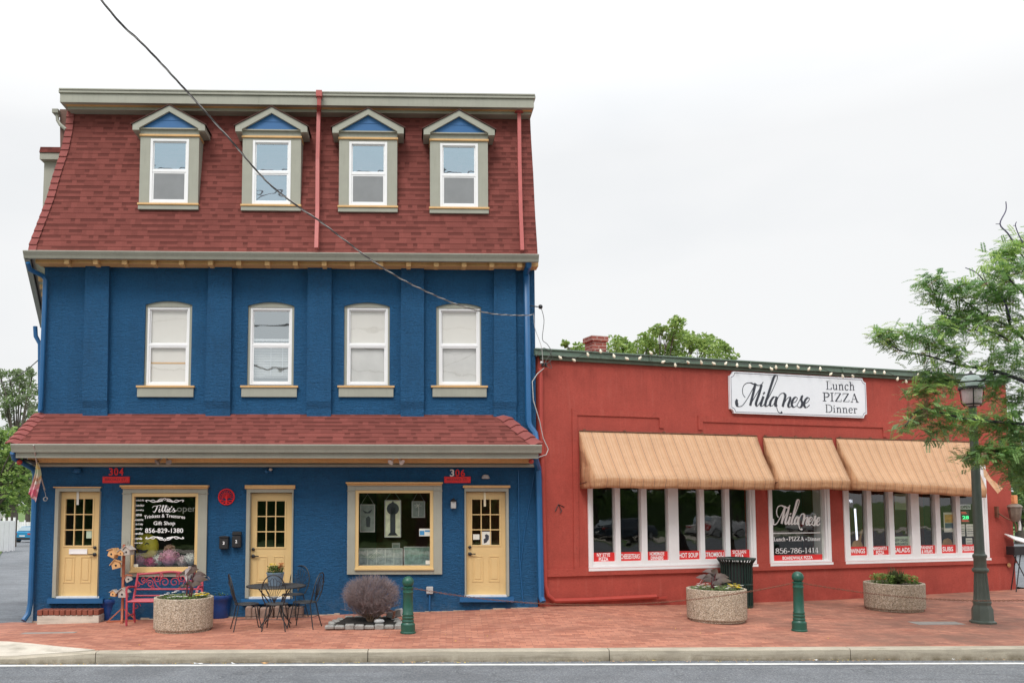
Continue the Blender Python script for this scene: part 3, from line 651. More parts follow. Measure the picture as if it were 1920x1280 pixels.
# doors
def nine_lite(mb, a, b, c, d, y0, y1, w=.02, nx=3, nz=3):
    for i in range(1, nx): x = a+(b-a)*i/nx; mb.box(x-w/2, x+w/2, y0, y1, c, d)
    for i in range(1, nz): z = c+(d-c)*i/nz; mb.box(a, b, y0+.001, y1+.001, z-w/2, z+w/2)
leafpx = [(109.5,185.6,922,1117.5), (468.5,547.5,924,1119), (874,949.5,922,1115.6)]
litepx = [(122.6,173.6,935,1022), (482,534,939,1025), (885,936.5,936,1021)]
trimpx = [(101,190.5,912), (459.5,553.5,909), (868,956.5,909.5)]
for k in range(3):
    a, b, c, d = doors[k]; la, lb, lc, ld = rect(B, *leafpx[k], .08); ga, gb, gc, gd = rect(B, *litepx[k], .08)
    mb = MB(); y0, y1 = .075, .12
    mb.box(la, ga, y0, y1, lc, ld); mb.box(gb, lb, y0, y1, lc, ld); mb.box(ga, gb, y0, y1, gd, ld); mb.box(ga, gb, y0, y1, lc, gc)
    nine_lite(mb, ga, gb, gc, gd, y0-.008, y1-.01); rframe(mb, ga-.03, gb+.03, gc-.03, gd+.03, .03, y0-.012, y0+.005)
    H = rect(B, 500, 510, 1042, 1091, .08)[3]+.03; pw = (gb-ga)*.40; z0 = rect(B, 500, 510, 1042, 1091, .08)[2]
    pz = H - .38 if k < 3 else 0
    for x in (ga-.0, gb-pw):                      # raised panels
        rframe(mb, x, x+pw, z0, H-.03, .022, y0-.010, y0+.004); mb.box(x+.05, x+pw-.05, y0-.008, y0+.003, z0+.05, H-.08)
    dr = mb.build('door', M['yellow'], blue, bevel=.003)
    q = MB(); q.quad((ga,.1,gc),(gb,.1,gc),(gb,.1,gd),(ga,.1,gd)); q.build('pane', M['glass'], dr, recalc=False)
    hs = lb-.07 if k == 0 else la+.07
    q = MB(); q.M = None
    for zz, r in ((gc-.04, .03), (gc-.17, .036)):
        MBh = q; MBh.lathe([(r,0),(r,.02),(r*.6,.03),(0.001,.034)], (0,0,0), 14)
        n = 14*4
        MBh.v[-n:] = [(hs + v[0], .065 - v[2], zz + v[1]) for v in MBh.v[-n:]]
    q.box(hs-.015 if k else hs-.11, hs+.11 if k else hs+.015, .02, .035, gc-.18, gc-.16)
    q.build('handle', M['black'], dr)
    if k == 0:
        q = MB(); m0, m1, z0, z1 = rect(B, 131, 163, 1029.5, 1037, .07); q.box(m0, m1, .055, .075, z0, z1); rframe(q, m0-.01, m1+.01, z0-.01, z1+.01, .012, .05, .07)
        q.build('mail_slot', M['white'], dr)
    # trim
    ta, tb, tz0, tz1 = rect(B, *trimpx[k][:2], trimpx[k][2], 922, -.03)
    mb = MB(); zt = d
    mb.box(ta+.03, a+.012, -.035, .03, c, zt+.001); mb.box(b-.012, tb-.03, -.035, .03, c, zt+.001)
    mb.box(a, a+.02, .0, .12, c, d); mb.box(b-.02, b, .0, .12, c, d)
    mb.box(ta+.03, tb-.03, -.036, .12, zt, zt+.07)
    tr = mb.build('door_frame', M['sage'], blue, bevel=.003)
    q = MB(); q.box(ta, tb, -.07, .0, zt+.07, tz1); q.build('door_cap', M['tan'], tr, bevel=.004)
    q = MB(); q.box(a-.02, b+.02, -.02, .14, c-.01, c+.025); q.build('threshold', M['dwhite'], tr)
    q = MB(); q.box(a-.12, b+.12, -.10, .02, c-.10, c-.011); q.build('door_sill', M['bluetrim'], blue)
# paper strips and notices on door glass
def card(name, fr, x0, x1, y0, y1, v, mat, parent, extra=None, th=.003):
    a, b, c, d = rect(fr, x0, x1, y0, y1, v); q = MB(); q.box(a, b, v-th, v, c, d); o = q.build(name, mat, parent)
    return o, (a, b, c, d)
dd = [o for o in blue.children if o.name.startswith('door') and not o.name.startswith(('door_'))]
M['paper'] = pm('paper_notice', (.7, .7, .64), .7, .06, 5, .05); M['palegreen'] = pm('pale_green_notice', (.45, .55, .42), .7, .06, 5, .05)
M['bluepaper'] = pm('blue_sticker', (.05, .25, .5), .5, .06, 5, .0); M['ypaper'] = pm('cream_strip', (.8, .72, .5), .6, .05, 5, .05)
card('notice', B, 162, 172, 994.5, 1008.5, .09, M['palegreen'], dd[0])
card('hanging_strip', B, 143.6, 148, 921, 946, .055, M['paper'], dd[0])
card('hanging_strip', B, 907, 911, 922, 949, .055, M['ypaper'], dd[2])
card('notice', B, 887, 899, 1001, 1011, .09, M['paper'], dd[2])
o_, r_ = card('poster', B, 903, 921, 996, 1020.5, .085, M['paper'], dd[2])
q = MB(); u_, z_ = (r_[0]+r_[1])/2, (r_[2]+r_[3])/2
q.prism([(u_-.05,z_-.10),(u_-.055,z_-.02),(u_-.02,z_+.0),(u_-.03,z_+.06),(u_+.0,z_+.08),(u_+.05,z_+.05),(u_+.045,z_-.02),(u_+.0,z_-.08)], .076, .08); q.build('poster_print', M['ink'], o_)
# shop windows
trim = [dict(cap=(225,390.6,909,915.6), jamb=(228,387.5,1081), out=(246,371,924,1070.5), gl=(251.6,365.6,930.6,1062.5), sill=(1070.5,1073.5)),
        dict(cap=(648.4,830.6,903.4,909.4), jamb=(651,829,1077.5), out=(666,812.5,918.7,1065.6), gl=(672.5,807,923.8,1059.7), sill=(1065.6,1069.5))]
shopw = []
for k, T in enumerate(trim):
    ca, cb, cc, cd = rect(B, *T['cap'], -.1); ja, jb, _, _ = rect(B, T['jamb'][0], T['jamb'][1], 1000, 1010, -.04)
    oa, ob, oc, od = rect(B, *T['out'], -.02); ga, gb, gc, gd = rect(B, *T['gl'], .03)
    jz = rect(B, 200, 210, T['jamb'][2]-1, T['jamb'][2], -.04)[2]; sz1 = rect(B, 200, 210, *T['sill'], -.07)
    mb = MB()
    mb.box(ja, oa, -.045, .02, jz, cc); mb.box(ob, jb, -.045, .02, jz, cc); mb.box(oa, ob, -.046, .02, od, cc); mb.box(oa, ob, -.044, .02, jz, sz1[2])
    mb.box(ja-.012, oa, -.06, .0, od-.02, od+.0); mb.box(ob, jb+.012, -.06, .0, od-.02, od)
    w_ = mb.build('display_window', M['sage'], blue, bevel=.003); shopw.append(w_)
    q = MB(); q.box(ca, cb, -.13, .01, cc+.03, cd); q.box(ca+.02, cb-.02, -.09, .01, cc, cc+.031); q.build('window_crown', M['tan'], w_, bevel=.004)
    q = MB(); q.box(oa-.005, ob+.005, -.08, .0, sz1[2], sz1[3]); rframe(q, oa, ob, oc, od, (ga-oa), -.03, .05, wt=od-gd, wb=gc-oc); rframe(q, ga-.02, gb+.02, gc-.02, gd+.02, .022, .02, .07)
    q.build('window_frame', M['yellow'], w_, bevel=.003)
    q = MB(); q.quad((ga-.01,.045,gc-.01),(gb+.01,.045,gc-.01),(gb+.01,.045,gd+.01),(ga-.01,.045,gd+.01)); q.build('pane', M['glass'], w_, recalc=False)
    q = MB(); q.box(oa-.1, ob+.1, .3, .95, oc-.12, oc-.03); q.build('display_shelf', M['inside'], w_)
# lettering on shop window 1 (zoom coordinates of the photograph, 7.11 per pixel)
def zc(v): return lambda x, y: B(240 + x/7.1125, 900 + y/7.1111, v)
cv = zc(.04); L = MB()
def tx(mb, fr, s, x0, x1, y0, y1, v, mi=0, **k):
    a, b, c, d = rect(fr, x0, x1, y0, y1, v); text(mb, s, a, b, c, d, v, mi, **k)
def tz(s, x0, x1, y0, y1, **k): tx(L, B, s, 240+x0/7.11, 240+x1/7.11, 900+y0/7.11, 900+y1/7.11, .04, **k)
for j, (s, y0, y1, x0, x1) in enumerate((('unusual gifts',250,285,104,214), ('home decor',315,348,104,216), ('jewelry',383,412,102,212), ('scarves',446,476,102,184), ('accessories',508,538,90,204),
        ('toys & baby',570,602,90,200), ('candy',630,665,90,192), ('candles',690,722,88,200), ('cards',756,790,88,190), ('home decor',820,842,84,196))):
    tz(s, x0, x1, y0, y1, bold=.02)
tz('Trinkets & Treasures', 214, 760, 470, 515, arc=.03, bold=.012); tz('Gift Shop', 340, 628, 545, 610, bold=.012); tz('856-829-1380', 228, 735, 638, 700, bold=.012)
for st in ([(325,365),(345,345),(385,340),(425,332),(440,345)], [(392,342),(375,390),(350,425),(332,410)], [(425,375),(412,410),(425,422),(445,395)], [(425,352),(428,358)],
           [(445,395),(480,345),(470,335),(455,390),(465,420),(485,395)], [(485,395),(518,345),(508,335),(493,390),(503,420),(523,395)], [(530,375),(520,410),(532,422),(545,400)], [(533,352),(536,358)],
           [(545,400),(570,380),(560,370),(545,395),(555,422),(590,405)], [(585,345),(578,362)], [(590,405),(612,372),(608,385),(625,405),(610,422),(592,415)], [(620,415),(650,400)]):
    stroke(L, [cv(*p) for p in st], .04, .022, .009)
for sgn, y0 in ((1, 270), (-1, 770)):
    for dx in (-1, 1):
        X = lambda t: 490 + dx*t
        stroke(L, [cv(X(8), y0-sgn*20), cv(X(60), y0-sgn*20), cv(X(110), y0+sgn*12), cv(X(160), y0+sgn*18), cv(X(215), y0-sgn*4), cv(X(252), y0-sgn*2), cv(X(235), y0+sgn*18)], .04, .016, .016, wfn=lambda d: .5)
        stroke(L, [cv(X(25), y0-sgn*2), cv(X(70), y0+sgn*6), cv(X(110), y0+sgn*14)], .04, .03, .03)
        stroke(L, [cv(X(120), y0+sgn*14), cv(X(150), y0-sgn*8), cv(X(190), y0+sgn*2), cv(X(170), y0+sgn*18)], .04, .012, .012)
    stroke(L, [cv(490+14*math.cos(t*PI/4), y0-sgn*20+14*math.sin(t*PI/4)) for t in range(9)], .04, .01, .01)
L.build('lettering', M['decalwhite'], shopw[0], recalc=False)
L = MB(); tz('open', 632, 892, 362, 446, bold=-.006); 
for i in range(len(L.v)): L.v[i] = (L.v[i][0], .16, L.v[i][2])
L.build('neon_sign', M['plastic'], shopw[0], recalc=False)
card('sticker', B, 250.5, 259, 1057, 1062, .04, M['paper'], shopw[0])
o_, r_ = card('window_sticker', B, 786, 807, 990.5, 1004.5, .04, M['paper'], shopw[1])
q = MB(); q.box(r_[0]+.01, r_[0]+.10, .034, .036, r_[2]+.02, r_[3]-.04); text(q, 'VISA', r_[0]+.11, r_[1]-.01, r_[2]+.07, r_[3]-.02, .034) if False else q.box(r_[0]+.11, r_[1]-.01, .034, .036, r_[3]-.06, r_[3]-.03)
q.build('sticker_print', M['bluepaper'], o_)
card('sticker', B, 798, 806, 1050, 1057, .04, M['paper'], shopw[1])
# pent roof over the ground floor
PV = -.72                                         # eave line
zg0 = B(500, 848, PV-.1)[1]; zg1 = B(500, 832.5, PV-.1)[1]
pl = B(21, 832, PV)[0]; pr = B(1008, 832, PV)[0]; zt = B(300, 776, 0)[1]; ptl = B(76, 776, 0)[0]; ptr = B(940, 781, 0)[0]
eL, eR, tL, tR = Vector((pl, PV, zg1)), Vector((pr, PV, zg1)), Vector((ptl, .0, zt)), Vector((ptr, 0, zt))
mb = MB(); courses(mb, lambda t: eL.lerp(tL, t), lambda t: eR.lerp(tR, t))
eRb = Vector((pr, .0, zg1)); courses(mb, lambda t: eR.lerp(tR, t)+Vector((.004,0,0)), lambda t: eRb.lerp(tR + Vector((0,.003,0)), t))
eLb = eL + SD*7.9; tLb = tL + SD*7.2; courses(mb, lambda t: eLb.lerp(tLb, t), lambda t: eL.lerp(tL, t) - Vector((.004,0,0)))
pent = mb.build('pent_roof', M['shingle'], blue, recalc=False)
def caps(p, q, n, w=.13, name='hip_cap', par=None, nrm=Vector((0,-.5,.8))):
    mb = MB()
    for i in range(n):
        a = p.lerp(q, i/n); b = p.lerp(q, (i+1.08)/n); d = (q-p).normalized(); s = d.cross(nrm).normalized()*w; up = s.cross(d).normalized()
        if up.dot(nrm) < 0: up = -up
        a2 = a + up*.035; b2 = b + up*.012
        mb.add([a2-s-up*.02, a2+up*.015, a2+s-up*.02, b2-s-up*.02, b2+up*.01, b2+s-up*.02, a2-s-up*.045, a2-up*.01, a2+s-up*.045], [(0,1,4,3),(1,2,5,4),(0,6,7,1),(1,7,8,2)])
    return mb.build(name, M['cap'], par, recalc=False)
caps(eL, tL, 7, par=pent); caps(eR, tR, 5, par=pent)
# gutter, fascia, soffit and frieze under the pent roof
def gutter(par, u0, u1, v, z0, z1, name='gutter', dz=0):
    g = MB(); h = z1-z0
    prof = [(v, z1), (v-.11, z1), (v-.125, z1-.015), (v-.115, z1-.04), (v-.085, z0+.05), (v-.07, z0), (v, z0)]
    profile_run(g, prof, u0, u1); return g.build(name, M['gutter'], par, bevel=.003)
gl_, gr_ = B(20, 838, PV-.1)[0], B(1016, 838, PV-.1)[0]
g = gutter(blue, gl_, gr_, PV, zg0, zg1)
mb = MB()
mb.box(gl_+.05, gr_-.05, PV, PV+.03, zg0-.10, zg0+.05)                  # fascia
f1 = mb.build('fascia', M['sage'], blue, bevel=.003)
zf = B(500, 875, -.05)[1]
mb = MB(); mb.box(gl_+.1, gr_-.12, PV+.03, -.16, zg0-.07, zg0-.04); mb.box(gl_+.1, gr_-.12, -.34, -.0, zg0-.16, zg0-.071); mb.build('soffit_moulding', M['tan'], blue, bevel=.004)
mb = MB(); mb.box(-.06, UR+.02, -.10, .01, zf+.05, zg0-.161); mb.box(-.07, UR+.03, -.13, .012, zf, zf+.045); mb.build('frieze', M['sage'], blue, bevel=.003)
mb = MB(); a = Vector((gl_, PV, 0)); # side gutter running back along the side street
def side_run(mb, p, w, z0, z1, L_=10):
    n = Vector((-SD.y, SD.x, 0)); q = p + SD*L_
    vs = [Vector((x.x, x.y, z)) + n*k for z in (z0, z1) for x, k in ((p,0),(p,w),(q,w),(q,0))]
    mb.add(vs, [(0,1,2,3),(4,5,6,7),(0,1,5,4),(1,2,6,5),(2,3,7,6),(3,0,4,7)])
side_run(mb, Vector((gl_+.05, PV-.05, 0)), -.12, zg0, zg1, 7.9); mb.build('gutter', M['gutter'], blue)
# main eave
EV = -.42
ez0, ez1 = B(500, 486.5, EV-.1)[1], B(500, 472.5, EV-.1)[1]
el, er = B(43, 478, EV-.1)[0], B(1010.5, 480, EV-.1)[0]
gutter(blue, el, er, EV, ez0, ez1)
mb = MB(); mb.box(el+.08, er-.04, EV, .0, ez1-.06, ez1-.03); mb.build('soffit', M['tan'], blue)
mb = MB(); mb.box(-.06, UR+.03, -.30, -.02, ez0-.035, ez1-.061); mb.build('eave_moulding', M['tan'], blue, bevel=.004)
bx = [126,180,234,288.5,341,395,448,501.5,554,608,660.5,714,766,818,870,922,974]
for x in bx:
    u = B(x, 490, EV+.04)[0]; mb = MB(); mb.box(u-.048, u+.048, EV+.005, -.301, ez0-.085, ez0+.02); mb.box(u-.042, u+.042, -.32, -.22, ez0-.095, ez0-.036); mb.build('soffit_bracket', M['tan'], blue, bevel=.006)
mb = MB(); side_run(mb, Vector((el, EV-.05, 0)), -.10, ez0, ez1, 7.0); mb.build('gutter', M['gutter'], blue)
mb = MB(); n_ = Vector((SD.y, -SD.x, 0)); p = Vector((el+.1, EV, 0)); q = p + SD*7
mb.add([(p.x,p.y,ez1-.05),(q.x,q.y,ez1-.05),(SD.x*7,SD.y*7,ez0-.06),(.0,.0,ez0-.06)], [(0,1,2,3)]); mb.build('soffit', M['sage'], blue, recalc=False)
for i in range(9):
    p = SD*(.5+i*.7); mb = MB(); mb.box(p.x-.13, p.x-.01, p.y-.05, p.y+.05, ez0-.2, ez0-.1); mb.build('soffit_bracket', M['tan'], blue, bevel=.006)
# mansard
mz0 = ez1 + .01; mz1 = B(500, 211, .25)[1]
def mv(t): return EV + .02 + (.27-EV)*(t**.85) 
hipx = [(466,55),(416,74),(377,89),(333,101),(288,116),(250,124),(211,128)]
rx = [(470,1008),(392,1003),(324,1000),(259,996),(220,994)]
def edge(tab, t):
    v = mv(t); z = mz0 + (mz1-mz0)*t
    lo = 150.0; hi = 500.0
    for _ in range(30):
        m = (lo+hi)/2
        if B(500, m, v)[1] > z: lo = m
        else: hi = m
    T = sorted(tab); y = m
    if y <= T[0][0]: x = T[0][1]
    elif y >= T[-1][0]: x = T[-1][1]
    else:
        for (ya, xa), (yb, xb) in zip(T, T[1:]):
            if ya <= y <= yb: x = xa + (xb-xa)*(y-ya)/(yb-ya); break
    return Vector((B(x, y, v)[0], v, z))
mb = MB(); courses(mb, lambda t: edge(hipx, t), lambda t: edge(rx, t), rowh=.122, lift=.006)
man = mb.build('mansard_roof', M['shingle'], blue, recalc=False)
mb = MB(); courses(mb, lambda t: edge(hipx, t) + SD*(7.5 - .9*t), lambda t: edge(hipx, t) + Vector((-.003,0,0)), rowh=.122, lift=.012)
Rt = [edge(rx, i/8) for i in range(9)]
Lb = [edge(hipx, t) + SD*(7.5 - .9*t) for t in (0, 1)]; Rb = [Vector((Rt[0].x, Rt[0].y, mz0)) + SD*7.5, Vector((Rt[8].x, Rt[8].y, mz1)) + SD*6.6]
mb.add([tuple(p) for p in Rt] + [tuple(Rb[1]), tuple(Rb[0])], [tuple(range(11))], uv=[(p.y, p.z) for p in Rt] + [(7,mz1),(7,mz0)])
mb.add([Lb[0], Rb[0], Rb[1], Lb[1]], [(0,1,2,3)], uv=[(0,0),(9,0),(9,2.6),(0,2.6)])
mb.build('roof_side', M['shingle'], man, recalc=False)
mb = MB(); NC = 21
for i in range(NC):
    a = edge(hipx, i/NC); b = edge(hipx, (i+1.05)/NC); w = .135
    mb.add([a+Vector((w,-.035,-.0)), a+Vector((-.015,-.035,0)), b+Vector((-.015,-.014,0)), b+Vector((w,-.014,0)), a+Vector((w,-.01,0)), a+Vector((-.015,-.01,0)), a+SD*.15+Vector((-.02,0,0)), b+SD*.15+Vector((-.012,0,0))], [(0,1,2,3),(0,4,5,1),(1,6,7,2)])
mb.build('hip_cap', M['cap'], man, recalc=False)
# roof cornice
cb_ = -.12
cz1, cz0 = B(550, 172.5, cb_)[1], B(550, 197, cb_)[1]; cl, cr_ = B(112.5, 178, cb_)[0], B(1001, 190, cb_)[0]
mb = MB(); mb.box(cl, cr_, cb_, cb_+.5, cz0, cz1-.085); mb.box(cl-.02, cr_+.03, cb_-.03, cb_+.5, cz1-.084, cz1-.03); mb.box(cl-.01, cr_+.02, cb_-.045, cb_+.6, cz1-.029, cz1)
for x in (485, 812): u = B(x, 188, cb_)[0]; mb.box(u-.004, u+.004, cb_-.004, cb_+.01, cz0, cz1-.09)
cor = mb.build('cornice', M['sage'], blue, bevel=.004)
zz1 = B(550, 212.5, .12)[1]; zz2 = B(550, 205.5, .12)[1]; fl, fr_ = B(130, 208, .15)[0], B(994, 212, .15)[0]
mb = MB(); mb.box(fl, fr_, .06, .4, zz1-.0, zz2); mb.build('cornice_frieze', M['sage'], blue)
mb = MB(); mb.box(fl-.02, fr_+.02, -.03, .4, zz2+.001, cz0-.001); mb.build('cornice_moulding', M['tan'], blue, bevel=.004)
mb = MB(); p = Vector((cl, cb_+.5, 0)); side_run(mb, p, -.25, cz0, cz1, 6.3); mb.add([(fl,.3,mz1-.05),(fr_,.3,mz1-.05),(fr_+SD.x*6.8,SD.y*6.8,mz1-.05),(fl+SD.x*6.8,SD.y*6.8,mz1-.05)], [(0,1,2,3)])
mb.build('roof_top', M['sage'], blue)
# brownish eave return at the upper left with a little gutter pipe
q0 = B(112, 205, .3); q1 = B(128, 280, .3)
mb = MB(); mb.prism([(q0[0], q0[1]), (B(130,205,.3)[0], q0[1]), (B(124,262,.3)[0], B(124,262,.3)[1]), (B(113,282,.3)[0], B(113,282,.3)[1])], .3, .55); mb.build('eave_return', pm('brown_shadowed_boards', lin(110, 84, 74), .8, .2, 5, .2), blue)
P_ = lambda x, y, v: Vector((B(x,y,v)[0], v, B(x,y,v)[1]))
mb = MB(); mb.tube([P_(107,214,.25), P_(108,226,.25), P_(113,234,.22), P_(124,243,.2)], .035, 8); mb.box(B(102,212,.3)[0], B(113,212,.3)[0], .18, .4, B(107,216,.3)[1], B(107,209,.3)[1]); mb.build('side_gutter_spout', M['gutter'], blue)
# side dormer seen from its cheek on the left slope
va = .9
a, b, c, d = rect(B, 81, 122, 300, 420, va); mb = MB(); mb.box(a, b, va, va+1.1, c, d); sd_ = mb.build('side_dormer', M['sage'], blue)
a, b, c, d = rect(B, 79, 122, 291, 303, va); q = MB(); q.box(a, b, va-.12, va+1.2, c, d); q.build('dormer_eave', M['sage'], sd_)
a, b, c, d = rect(B, 79, 122, 281, 291, va); q = MB(); q.add([(a,va-.14,c),(b,va-.14,c),(b,va-.14,d),(a+.02,va-.14,d),(a,va+1.2,c),(b,va+1.2,c),(b,va+1.2,d),(a+.02,va+1.2,d)], [(0,1,2,3),(3,2,6,7),(0,3,7,4)], uv=[(a,0),(b,0),(b,.12),(a,.12)]*2); q.build('dormer_roof', M['shingle'], sd_)
M['edge'] = pm('dark_brown_shingle_edge', lin(88, 58, 52), .9, .2, 5, .3, 120)
# dormers
DV = EV + .02 + (.27-EV)*((B(500,395,-.25)[1]-mz0)/(mz1-mz0))**.85 - .035
def DZ(py): return B(600, py, DV)[1]
dc = [317.5, 510.8, 690.6, 861]
dW = (B(744.7, 320, DV)[0] - B(635.5, 320, DV)[0])/2
u4 = [B((259+371+374.5+263)/4, 330, DV)[0], B((452.5+563+454+566.5)/4, 330, DV)[0], B((634.5+744.5+636.5+745)/4, 330, DV)[0], B((807+915.6+805.7+914.7)/4, 330, DV)[0]]
def dormer(u, zoff, k):
    d = bpy.data.objects.new('dormer', None); C.objects.link(d); d.parent = blue; d.location = (u, DV, zoff); d.empty_display_size = .1
    zs = DZ(397) ; zt = DZ(248); z_h0 = DZ(261); zw0, zw1 = DZ(384.5), DZ(264.5); W = dW; ww = .375; D = .75
    mb = MB(); mb.box(-W, -ww, 0, D, DZ(388.5), z_h0); mb.box(ww, W, 0, D, DZ(388.5), z_h0); mb.box(-ww, ww, 0, .1, zw1, z_h0); mb.box(-ww, ww, 0, .1, DZ(388.5), zw0)
    mb.box(-W-.005, W+.005, -.012, D, z_h0+.04, zt); mb.box(-W-.01, W+.01, -.02, D, zs, DZ(389.2)); mb.build('dormer_casing', M['sage'], d, bevel=.003)
    q = MB(); q.box(-W-.015, W+.015, -.03, D-.01, z_h0+.001, z_h0+.039); q.box(-W-.02, W+.02, -.04, D-.01, DZ(389), DZ(385.6)); q.build('dormer_moulding', M['tan'], d, bevel=.003)
    f, g = MB(), MB(); sash(-ww+.001, ww-.001, zw0, zw1, .02, f, g, .05, .5); f.build('window_sash', M['white'], d, bevel=.003); g.build('pane', M['glassup'], d, recalc=False)
    q = MB(); room(q, -ww, ww, .11, .7, zw0-.05, zw1+.03); q.build('dormer_interior', M['inside'], d)
    if k in (0, 2, 3):
        q = MB(); q.box(-ww+.052, ww-.052, .018, .022, zw0+.052, (zw0+zw1)/2-.028); q.build('insect_screen', M['greyblind'], d)
    # gable
    ap = DZ(206.5); ez = DZ(242); eo = .70
    for s in (-1, 1):
        pass
    q = MB(); th = .105; q.prism([(-eo, ez-.12), (-eo, ez), (0, ap), (eo, ez), (eo, ez-.12), (W+.0, ez-.12), (W, ez-.075), (0, ap-.125), (-W, ez-.075), (-W, ez-.12)], -.10, -.05)
    q.build('gable_fascia', M['sage'], d, bevel=.003)
    q = MB(); q.prism([(-W+.0, zt+.001), (W, zt+.001), (W-.02, ez-.06), (0, ap-.1), (-W+.02, ez-.06)], -.035, -.0); zmid = zt+.17; q.box(-.33, .33, -.042, -.034, zmid, zmid+.008); q.build('gable_panel', M['gable'], d)
    q = MB(); q.box(-W-.02, W+.02, -.06, -.0, zt-.01, zt+.012); q.build('gable_shelf', M['sage'], d)
    q = MB(); Dp = 1.15
    for s in (-1, 1):
        q.add([(0,-.12,ap+.016),(s*(eo+.03),-.12,ez+.004),(s*(eo+.03),Dp,ez+.004),(0,Dp,ap+.016),(0,-.12,ap-.0),(s*(eo+.03),-.12,ez-.014),(s*(eo+.03),Dp,ez-.014)],
              [(0,1,2,3),(0,1,5,4),(1,2,6,5)], uv=[(0,.12),(0,.6),(1.2,.6),(1.2,.12),(0,.1),(0,.58),(1.2,.58)])
    q.build('dormer_roof', M['edge'], d, recalc=False)
    q = MB()
    for s in (-1, 1): q.box(min(s*W, s*eo), max(s*W, s*eo), -.05, Dp-.3, ez-.12, ez-.02)
    q.build('dormer_soffit', M['sage'], d)
    return d
zo = [.0, .0, 0, 0]
dz_px = [-1.5, -.8, 0, 1.2]
for k in range(4): dormer(u4[k], -dz_px[k]/97, k)
# downpipes on the mansard and walls
mb = MB(); mb.tube([P_(598.5,181,-.2), P_(598.5,196,-.2), P_(598,210,.03), P_(596,300,-.1), P_(595.5,395,-.33), P_(593.5,466,-.55)], .052, 4, sq=True); mb.box(B(593,181,-.2)[0], B(604,181,-.2)[0], -.27, -.14, B(598,183,-.2)[1], B(598,172,-.2)[1]); mb.build('downpipe', M['pinkpipe'], blue)
mb = MB(); mb.tube([P_(973,212,.05), P_(974,300,-.1), P_(976,395,-.3), P_(979,470,-.5)], .05, 4, sq=True); mb.lathe([(.09,0),(.05,.1),(.001,.12)], P_(973,212,.04)); mb.build('downpipe', M['pinkpipe'], blue)
mb = MB(); mb.tube([P_(991,488,-.42), P_(991,498,-.38), P_(986,512,-.1), P_(987,520,-.1), P_(991,790,-.1), P_(994,800,-.12), P_(1003,812,-.2), P_(1005,826,-.3)], .062, 8); mb.build('downpipe', M['bluetrim'], blue)
mb = MB(); mb.tube([P_(1004,852,-.5), P_(1004,862,-.45), P_(1009,878,-.1), P_(1010,900,-.1), P_(1014.5,1118,-.1), P_(1018,1128,-.16)], .062, 8); mb.build('downpipe', M['bluetrim'], blue)
mb = MB(); mb.tube([P_(52,492,-.45), P_(56,505,-.35), P_(80,517,-.08), P_(85,525,-.07), P_(77,745,-.07), P_(75,770,-.07)], .045, 8); mb.build('downpipe', M['bluetrim'], blue)
mb = MB(); mb.tube([P_(24,848,-.7), P_(26,858,-.6), P_(62,878,-.1), P_(66,890,-.08), P_(57,1130,-.08), P_(53,1150,-.1), P_(44,1163,-.2)], .05, 8); mb.build('downpipe', M['bluetrim'], blue)
mb = MB(); p = SD*7; mb.tube([P_(66,612,2.5), P_(67,630,2.5), P_(75,645,2.5), P_(76,800,2.5)], .05, 8); mb.build('downpipe', M['bluetrim'], blue)
# thin painted conduits on the right end
mb = MB(); mb.tube([P_(972,880,-.02), P_(973,985,-.02), P_(975,1060,-.02), P_(981,1130,-.02)], .012, 6); mb.tube([P_(1003,880,-.02), P_(985,985,-.02), P_(976,1060,-.02)], .008, 6); mb.build('painted_conduit', M['bluetrim'], blue)
# ------------------------------------------------------------------ RED RESTAURANT
red = empty('restaurant_building', R.o, R.a, 'single storey red stucco restaurant with green metal roof edge and white framed window bands', 'building')
rz1 = (R(1006, 668)[1] + R(1700, 706)[1])/2; rzt = (R(1006, 655)[1] + R(1700, 695)[1])/2
bz = (R(1030, 1078)[1] + R(1895, 1057)[1])/2
def rr(x0, x1, y0, y1, v=0): return rect(R, x0, x1, y0, y1, v)
w1 = rr(1102, 1415, 862, 1063.5); w2 = rr(1440.5, 1555, 862, 1057.5); w3 = rr(1581, 1850, 870, 1052)
zw = (w1[2]+w2[2]+w3[2])/3; ztp = w1[3]
w1 = (w1[0], w1[1], zw, ztp); w2 = (w2[0], w2[1], zw, ztp); w3 = (w3[0], w3[1], zw, ztp)
mb = MB(); wall_holes(mb, 0, RW, -1.5, rz1, [w1, w2, w3], 0, .32)
# frame bands standing proud: base course and recessed panel outlines
mb.box(0, RW, -.045, -.001, bz, bz+.14)
for x0, x1, yt, ti in ((1072, 1243, (768.5, 779.5), 9), (1308, 1660, (779, 789), 9)):
    a, _ = R(x0, yt[0], 0); b, _ = R(x1, yt[0], 0); z1 = R((x0+x1)/2, yt[0]+(0 if x0 < 1200 else 6), 0)[1]; 
    mb.box(a, b, -.022, -.001, z1-.13, z1); mb.box(a, a+.11, -.022, -.001, (bz+.141 if x0 < 1200 else z1-.3), z1-.131); mb.box(b-.1, b, -.022, -.001, z1-.34, z1-.131)

